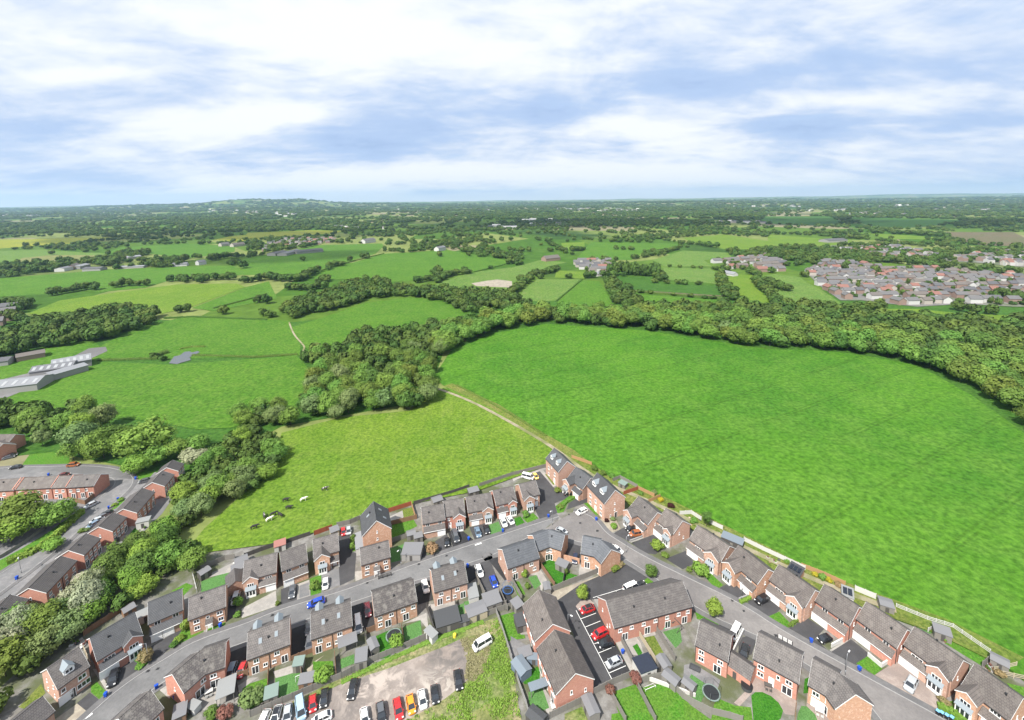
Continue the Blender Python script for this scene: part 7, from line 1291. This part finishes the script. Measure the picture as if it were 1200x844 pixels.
# ------------------------------------------------------------------ far houses and barns, each a thing
def far_building(label, name, loc, rz, L, D, he, wall, roof, cat, group=None, pitch=34):
    m = MB(); hr = he + D / 2 * tan(radians(pitch)); o = empty(name, loc, rz); tag(o, label, cat, group)
    gable_walls(m, L, D, he, hr, .1); k = Matrix.Translation((-L / 2, 0, 0)); m.v = [(x - L / 2, y, z if z > 0 else -3) for x, y, z in m.v]; m.build('wall', M[wall], o)
    r = MB(); e = .35; ze = he - e * tan(radians(pitch)); t = .2
    r.slab([(-L / 2 - .2, -D / 2 - e, ze + t), (L / 2 + .2, -D / 2 - e, ze + t), (L / 2 + .2, 0, hr + t), (-L / 2 - .2, 0, hr + t)], t); r.slab([(-L / 2 - .2, 0, hr + t), (L / 2 + .2, 0, hr + t), (L / 2 + .2, D / 2 + e, ze + t), (-L / 2 - .2, D / 2 + e, ze + t)], t)
    ro = r.build('roof', M[roof], o)
    if name == 'industrial_shed' and 'pale' in label or 'middle' in label:
        sl = D / 2 / cos(radians(pitch))
        for sg in (-1, 1):
            for i in range(6):
                x = -L / 2 + (i + .5) * L / 6; y0, y1 = sg * D * .14, sg * D * .42; z0, z1 = hr - abs(y0) * tan(radians(pitch)) + t + .05, hr - abs(y1) * tan(radians(pitch)) + t + .05
                m = MB(); m.hexa([(x - .8, y0, z0), (x + .8, y0, z0), (x + .8, y1, z1), (x - .8, y1, z1), (x - .8, y0, z0 + .08), (x + .8, y0, z0 + .08), (x + .8, y1, z1 + .08), (x - .8, y1, z1 + .08)]); m.build('roof_light', M['roof_light'], ro)
    return o
for lab, s, w, he, rf in BARNS:
    a, b = G(s, he + w * .2); d = b - a; c = (a + b) / 2; white = 'white' in lab; house_ = any(k in lab for k in ('house', 'cottage'))
    far_building(lab, 'farm_building' if 'industrial' not in lab and 'works' not in lab else 'industrial_shed', (c.x, c.y, hgt(c.x, c.y)), atan2(d.y, d.x), d.length, w, he, 'wall_white_far' if white else ('wall_brick_far' if 'brick' in lab or 'brown' in lab else ('wall_cream_far' if house_ else 'concrete')), rf, 'house' if house_ else 'barn', None, 34 if house_ else 14)
def proj(p):
    d = p - CPOS; f = d.dot(CF); return (600 + FPX * d.dot(CR) / f, CY - FPX * d.dot(CU) / f) if f > 1 else (-9e9, 0)
protos = {}
WALLW = dict(wall_white_far='white walled', wall_brick_far='brick', wall_cream_far='cream walled'); ROOFW = dict(roof_red_far='red', roof_grey_far='grey', roof_brown_far='brown', roof_slate_far='slate')
rnd = random.Random(5); nfar = 0; TOWNXY = []; CAND = []
for ti, (s, sx_, sy_, ang, tail) in enumerate(TOWN):
    poly = px(s); wp = [P(q) for q in poly]; c = sum(wp, Vector()) / len(wp); ca, sa = cos(ang), sin(ang); Rr = max((q - c).length for q in wp)
    for j in range(-int(Rr / sy_) - 1, int(Rr / sy_) + 2):
        off = rnd.uniform(0, sx_)
        for i in range(-int(Rr / sx_) - 1, int(Rr / sx_) + 2):
            u = i * sx_ + off + rnd.uniform(-2, 2); v = j * sy_ + rnd.uniform(-2.5, 2.5) + 7 * sin(u * .021 + j); p = Vector((c.x + ca * u - sa * v, c.y + sa * u + ca * v, 0)); p.z = hgt(p.x, p.y)
            if not inside([(q.x, q.y) for q in wp], p.x, p.y) or rnd.random() < .12: continue
            q = proj(p)
            if q[0] > 1225 or q[0] < -25: continue
            CAND.append((p.length, p, ti, ang, tail))
CAND.sort(key=lambda c: c[0]); FARN = 228
for ci, (dist_, p, ti, ang, tail) in enumerate(CAND[:FARN]):
    wl = rnd.choice(['wall_brick_far'] * 6 + ['wall_white_far'] * 4 + ['wall_cream_far'] * 2); rf = rnd.choice(['roof_grey_far'] * 5 + ['roof_brown_far'] * 3 + ['roof_slate_far'] * 2 + ['roof_red_far'] * 1)
    k = (wl, rf, rnd.randrange(2), int(ti in (0,)))
    if k not in protos:
        L_ = (8.5, 11.5)[k[2]] if k[3] else (11, 16)[k[2]]
        protos[k] = far_building('', 'house', p, 0, L_, 7.6 if k[3] else 9, 4.8, wl, rf, 'house'); o = protos[k]
    else:
        src = protos[k]; o = src.copy(); COL.objects.link(o)
        for ch in src.children: cc = ch.copy(); COL.objects.link(cc); cc.parent = o
    o.location = p; o.rotation_euler.z = ang + rnd.choice((0, 0, 0, 0, pi / 2)) + rnd.uniform(-.12, .12); nfar += 1; TOWNXY.append((p.x, p.y))
    lb = f"{WALLW[wl]} house with a {ROOFW[rf]} roof {tail}"; tag(o, lb, 'house', lb.replace(' house ', ' houses '))
print('far houses', nfar)
# the farther town and the scattered roofs of the plain: one mass
tm = MB(); tr = random.Random(21)
def speck(x, y, L, D, he, a, wl, rf):
    z = hgt(x, y); ca, sa = cos(a), sin(a); T_ = lambda u, v, w: (x + ca * u - sa * v, y + sa * u + ca * v, z + w); hr = he + D * .32
    A = [T_(-L / 2, -D / 2, -2), T_(-L / 2, -D / 2, he), T_(-L / 2, 0, hr), T_(-L / 2, D / 2, he), T_(-L / 2, D / 2, -2)]; B = [T_(L / 2, -D / 2, -2), T_(L / 2, -D / 2, he), T_(L / 2, 0, hr), T_(L / 2, D / 2, he), T_(L / 2, D / 2, -2)]
    tm.face(A[::-1], wl); tm.face(B, wl); tm.face([A[1], A[0], B[0], B[1]], wl); tm.face([A[4], A[3], B[3], B[4]], wl); tm.face([A[2], A[1], B[1], B[2]], rf); tm.face([A[3], A[2], B[2], B[3]], rf)
for dist_, p, ti, ang, tail in CAND[FARN:]: speck(p.x, p.y, tr.uniform(8, 12), 7.6, 4.8, ang + tr.uniform(-.15, .15), tr.choice((0, 0, 0, 1, 1, 2)), tr.choice((3, 3, 3, 4, 4, 5, 6))); TOWNXY.append((p.x, p.y))
wb = [P(v) for v in px(TOWN_B)]; xb = [(v.x, v.y) for v in wb]; n_ = 0; cxy = []
while n_ < 230:
    x, y = tr.uniform(min(v[0] for v in xb), max(v[0] for v in xb)), tr.uniform(min(v[1] for v in xb), max(v[1] for v in xb))
    x, y = round(x / 14) * 14 + tr.uniform(-2, 2), round(y / 26) * 26 + tr.uniform(-2, 2); cxy.append((x, y))
    n_ += 1
    if inside(xb, x, y): speck(x, y, tr.uniform(8, 14), 9, 5.2, .1 + tr.uniform(-.2, .2), tr.choice((0, 0, 1, 1, 2)), tr.choice((3, 3, 4, 5, 5, 6))); TOWNXY.append((x, y))
for cx_, cy_, n in ((30, 254, 26), (75, 249, 18), (285, 249, 26), (330, 252, 30), (250, 246, 12), (560, 246, 18), (660, 246, 40), (735, 247, 34), (640, 259, 12), (980, 246, 26), (1050, 242, 22), (900, 241, 20), (1120, 247, 26), (470, 247, 14), (1180, 240, 14), (150, 247, 16), (870, 262, 10), (590, 268, 9), (640, 264, 7), (1030, 252, 10), (420, 268, 8)):
    for _ in range(n * 2 // 3):
        c = P((cx_ + tr.gauss(0, 20), cy_ + tr.gauss(0, 1.0))); speck(c.x, c.y, tr.uniform(14, 34), 13, 7, tr.uniform(-.5, .5), tr.choice((1, 1, 2)), tr.choice((3, 4, 5, 1))); TOWNXY.append((c.x, c.y))
tag(tm.build('distant_houses', [M['wall_brick_far'], M['wall_white_far'], M['wall_cream_far'], M['roof_grey_far'], M['roof_brown_far'], M['roof_slate_far'], M['roof_red_far']]), 'far houses and pale roofs dotted over the plain beyond the nearer town', 'houses', None, 'stuff')
# ------------------------------------------------------------------ woods: every tree of the nearest 300 stands by itself
SPOTS = []
for ai, (s, sp, (r0, r1), (h0, h1), mix, tail) in enumerate(TREE_AREAS):
    poly = px(s); wp = [P(q) for q in poly]; xy = [(q.x, q.y) for q in wp]; rr = random.Random(ai)
    x0, x1 = min(q[0] for q in xy), max(q[0] for q in xy); y0, y1 = min(q[1] for q in xy), max(q[1] for q in xy); j = 0; y = y0
    while y <= y1 + sp:
        x = x0 + (sp / 2 if j % 2 else 0)
        while x <= x1 + sp:
            p = (x + rr.uniform(-.33, .33) * sp, y + rr.uniform(-.33, .33) * sp)
            if inside(xy, *p):
                f = mnoise.noise(Vector((p[0] * .03, p[1] * .03, ai))); lf = mix[min(len(mix) - 1, max(0, int((rr.random() * .6 + (f + .5) * .4) * len(mix))))]; sc_ = rr.random()
                SPOTS.append((p[0], p[1], r0 + (r1 - r0) * sc_, h0 + (h1 - h0) * min(1, max(0, sc_ + rr.uniform(-.3, .3))), lf, tail, rr.random()))
            x += sp
        y += sp * .87; j += 1
for ri, (s, sp, (r0, r1), (h0, h1)) in enumerate(TREE_ROWS):
    pts = G(s); rr = random.Random(100 + ri)
    for a, b in zip(pts, pts[1:]):
        n = max(1, round((b - a).length / sp))
        for i in range(n):
            p = a + (b - a) * ((i + rr.uniform(.2, .8)) / n); SPOTS.append((p.x + rr.uniform(-2, 2), p.y + rr.uniform(-2, 2), rr.uniform(r0, r1), rr.uniform(h0, h1), rr.choice(MIX_C + ['leaf_dark'] * 4), 'in the far hedgerows', rr.random()))
for ti, ts in enumerate((TOWN[0][0], TOWN_B, TOWN[1][0], TOWN[2][0], TOWN[3][0])):
    wp = [P(v) for v in px(ts)]; xy = [(v.x, v.y) for v in wp]; rr = random.Random(400 + ti); n_ = 0
    for _ in range(4000):
        x, y = rr.uniform(min(v[0] for v in xy), max(v[0] for v in xy)), rr.uniform(min(v[1] for v in xy), max(v[1] for v in xy))
        if inside(xy, x, y) and not any(abs(x - a) < 6 and abs(y - b) < 6 for a, b in TOWNXY) and n_ < (210, 130, 25, 20, 20)[ti]: n_ += 1; SPOTS.append((x, y, rr.uniform(2.2, 4.8), rr.uniform(4, 9), 'leaf_green', 'in the far hedgerows', rr.random()))
# white hawthorns and a few named crowns in the belt between the estates
for s, r, h in (("a0 620,100", 4.8, 9.5), ("a0 560,80", 4.2, 9), ("a0 660,60", 4.0, 8.5), ("b1 130,330", 3.6, 7.5), ("b0 640,790", 4, 8.5), ("d4 60,690", 4.5, 6), ("a0 60,430", 4, 8.8), ("a0 170,250", 3.8, 8.6), ("a0 20,330", 3.8, 8.4), ("s 180,420", 4, 5), ("s 190,423", 3.5, 4.5)): q = G1(s); SPOTS.append((q.x, q.y, r, h, *(('leaf_dark', 'beside the pond in the mid fields') if s.startswith('s ') else ('leaf_blossom', 'in the hedgerow belt between the two estates')), .5))
vis = []; rest = []
for t in SPOTS:
    q = proj(Vector((t[0], t[1], t[3] / 2))); d = sqrt(t[0] ** 2 + t[1] ** 2 + CAMH ** 2)
    (vis if -30 < q[0] < 1230 and q[1] < 870 else rest).append((t[2] / d, t))
vis.sort(key=lambda a: -a[0]); NT = 300 - len(GTREES) - 2
one = [t for _, t in vis[:NT]]; rest = [t for _, t in vis[NT:] + rest]
print('trees', len(SPOTS), 'individual', len(one))
FARC = []
for i, (x, y, r, h, lf, tail, q) in enumerate(one):
    d = sqrt(x * x + y * y); kd = 'big' if d < 330 else 'mid'
    if i >= NT - 4: kd = 'far'
    lb = f"{W_[lf]} tree {tail}"
    o = tree(lb, (x, y, hgt(x, y)), r, h, lf, kd, group=lb.replace(' tree ', ' trees '), i=i, cb=.06 * h)
    if kd == 'far':
        ch = [c for c in o.children if c.name.startswith('crown')][0]; ch.data = CROWNS['far'][i - (NT - 4)]; ch.material_slots[0].link = 'DATA'; FARC.append(ch)
# the rest of the woods and the wooded plain to the horizon: one scattered mass
fpx = [px(s) for s, _ in FIELDS]
for p in fpx:
    pass
rr = random.Random(77); PTS = [(x, y, r, h, q) for x, y, r, h, lf, tail, q in rest]
def nearhouse(x, y): return any(abs(x - a) < 9 and abs(y - b) < 9 for a, b in TOWNXY)
def scatter(n, ya, yb, r, h, dens):
    """n tries spread evenly over the picture rows ya..yb of the plain"""
    for _ in range(n):
        X_ = rr.uniform(-90, 1290); t = rr.random(); dep = tan(radians(1)) 
        dd = 1 / (1 / dist(yb) + t * (1 / dist(ya) - 1 / dist(yb))) if False else dist(ya) + (dist(yb) - dist(ya)) * (t ** 1.0)
        x = (X_ - 600) / FPX * dd; y = dd; q = proj(Vector((x, y, hgt(x, y))))
        if any(inside(f, *q) for f in fpx): continue
        if dens(x, y, q) > rr.random() and not (dd < 1300 and nearhouse(x, y)): k = rr.uniform(.75, 1.25); PTS.append((x, y, r * k, h * k * rr.uniform(.8, 1.2), rr.random()))
def dist(y): return CAMH / tan(PITCH + atan2(y - CY, FPX))
def nz(x, y, s, o=0): return mnoise.noise(Vector((x * s, y * s, o)))
def d_mid(x, y, q):
    lines = min(abs((x * .96 + y * .28 + 60 * nz(x, y, .004)) % 150 - 75), abs((y * .97 - x * .2 + 60 * nz(x, y, .004, 4)) % 170 - 85))
    return 1.0 if lines < 7 else (.7 if nz(x, y, .0042, 2) > .18 else .015)
def d_far(x, y, q):
    w = nz(x, y, .0016, 9) + .35 * nz(x, y, .006, 3)
    lines = min(abs((x * .96 + y * .2 + 120 * nz(x, y, .002)) % 300 - 150), abs((y * .97 - x * .1 + 120 * nz(x, y, .002, 4)) % 380 - 190))
    return .92 if w > -.16 or lines < 13 else .03
scatter(9000, 330, 285, 6.2, 10, d_mid); scatter(9000, 285, 264, 7.2, 11, d_mid); scatter(9000, 268, 252, 11, 13, d_far); scatter(9000, 253, 243, 19, 15, d_far); scatter(9000, 243.5, 238, 34, 20, d_far)
me = bpy.data.meshes.new('distant_woodland'); me.from_pydata([(p[0], p[1], hgt(p[0], p[1]) + p[3] * .42) for p in PTS], [], [])
at = me.attributes.new('sz', 'FLOAT_VECTOR', 'POINT'); at.data.foreach_set('vector', [v for p in PTS for v in (p[2], p[2], p[3] * .62)])
at = me.attributes.new('rz', 'FLOAT_VECTOR', 'POINT'); at.data.foreach_set('vector', [v for p in PTS for v in (0, 0, p[4] * 44)])
wo = link(bpy.data.objects.new('distant_woodland', me)); tag(wo, 'far woods and hedgerow trees massed over the plain to the horizon', 'woodland', None, 'stuff')
g = bpy.data.node_groups.new('scatter_trees', 'GeometryNodeTree'); g.interface.new_socket('Geometry', in_out='INPUT', socket_type='NodeSocketGeometry'); g.interface.new_socket('Geometry', in_out='OUTPUT', socket_type='NodeSocketGeometry')
gi = g.nodes.new('NodeGroupInput'); go = g.nodes.new('NodeGroupOutput'); ip = g.nodes.new('GeometryNodeInstanceOnPoints'); jn = g.nodes.new('GeometryNodeJoinGeometry')
for c in FARC:
    oi = g.nodes.new('GeometryNodeObjectInfo'); oi.inputs['Object'].default_value = c; oi.inputs['As Instance'].default_value = True; oi.transform_space = 'ORIGINAL'; g.links.new(oi.outputs['Geometry'], jn.inputs[0])
def na(n): a = g.nodes.new('GeometryNodeInputNamedAttribute'); a.data_type = 'FLOAT_VECTOR'; a.inputs['Name'].default_value = n; return a.outputs[0]
g.links.new(gi.outputs[0], ip.inputs['Points']); g.links.new(jn.outputs[0], ip.inputs['Instance']); ip.inputs['Pick Instance'].default_value = True; g.links.new(na('rz'), ip.inputs['Rotation']); g.links.new(na('sz'), ip.inputs['Scale']); g.links.new(ip.outputs[0], go.inputs[0])
md = wo.modifiers.new('trees', 'NODES'); md.node_group = g
print('distant', len(PTS), 'objects', len(bpy.data.objects))
# unseen clouds, added above and behind the viewpoint to shade the fields and plain
cmt, nt, b = nmat('added_cloud_white'); b.inputs['Base Color'].default_value = (.9, .9, .9, 1); tb = nt.nodes.new('ShaderNodeBsdfTransparent'); mx = nt.nodes.new('ShaderNodeMixShader'); mx.inputs[0].default_value = .36
nt.links.new(tb.outputs[0], mx.inputs[1]); nt.links.new(b.outputs[0], mx.inputs[2]); nt.links.new(mx.outputs[0], nt.nodes['Material Output'].inputs['Surface'])
for i, (x, y, rx, ry, a) in enumerate(((-420, 860, 150, 70, .3), (-900, 1500, 500, 170, .1), (600, 1900, 900, 260, 0), (-80, 2100, 420, 220, 0), (1500, 1700, 420, 160, 0))):
    k = 950 / tan(SUN_EL); c = Vector((x + k * cos(SUN_AZ), y + k * sin(SUN_AZ), 950)); bm = bmesh.new(); bmesh.ops.create_icosphere(bm, subdivisions=4, radius=1)
    for v in bm.verts:
        q_ = v.co.copy(); f = 1 + .5 * mnoise.noise(q_ * 1.7 + Vector((i * 9, 0, 0))) + .25 * mnoise.noise(q_ * 4 + Vector((0, i * 7, 0))); v.co = Vector((q_.x * rx * f, q_.y * ry * f, max(-.25, q_.z) * 90 * f))
    me = bpy.data.meshes.new('added_cloud'); bm.to_mesh(me); bm.free(); me.materials.append(cmt); me.polygons.foreach_set('use_smooth', [True] * len(me.polygons)); o = inst('added_cloud', me, None, c, a); tag(o, kind='structure')
# ------------------------------------------------------------------ the air
if HAZE:
    m = MB(); m.box(-19600, 19600, -19600, 19800, -140, 420); hb = m.build('haze', [], fix=False); tag(hb, 'pale blue haze filling the air over the plain', 'haze', None, 'stuff')
    hm = bpy.data.materials.new('haze_air'); hm.use_nodes = True; nt = hm.node_tree; nt.nodes.remove(nt.nodes['Principled BSDF']); v = nt.nodes.new('ShaderNodeVolumePrincipled'); v.inputs['Color'].default_value = (.50, .70, 1.0, 1); v.inputs['Density'].default_value = HAZE; v.inputs['Anisotropy'].default_value = .3
    nt.links.new(v.outputs[0], nt.nodes['Material Output'].inputs['Volume']); hb.data.materials.append(hm); hm.cycles.homogeneous_volume = True if hasattr(hm.cycles, 'homogeneous_volume') else None
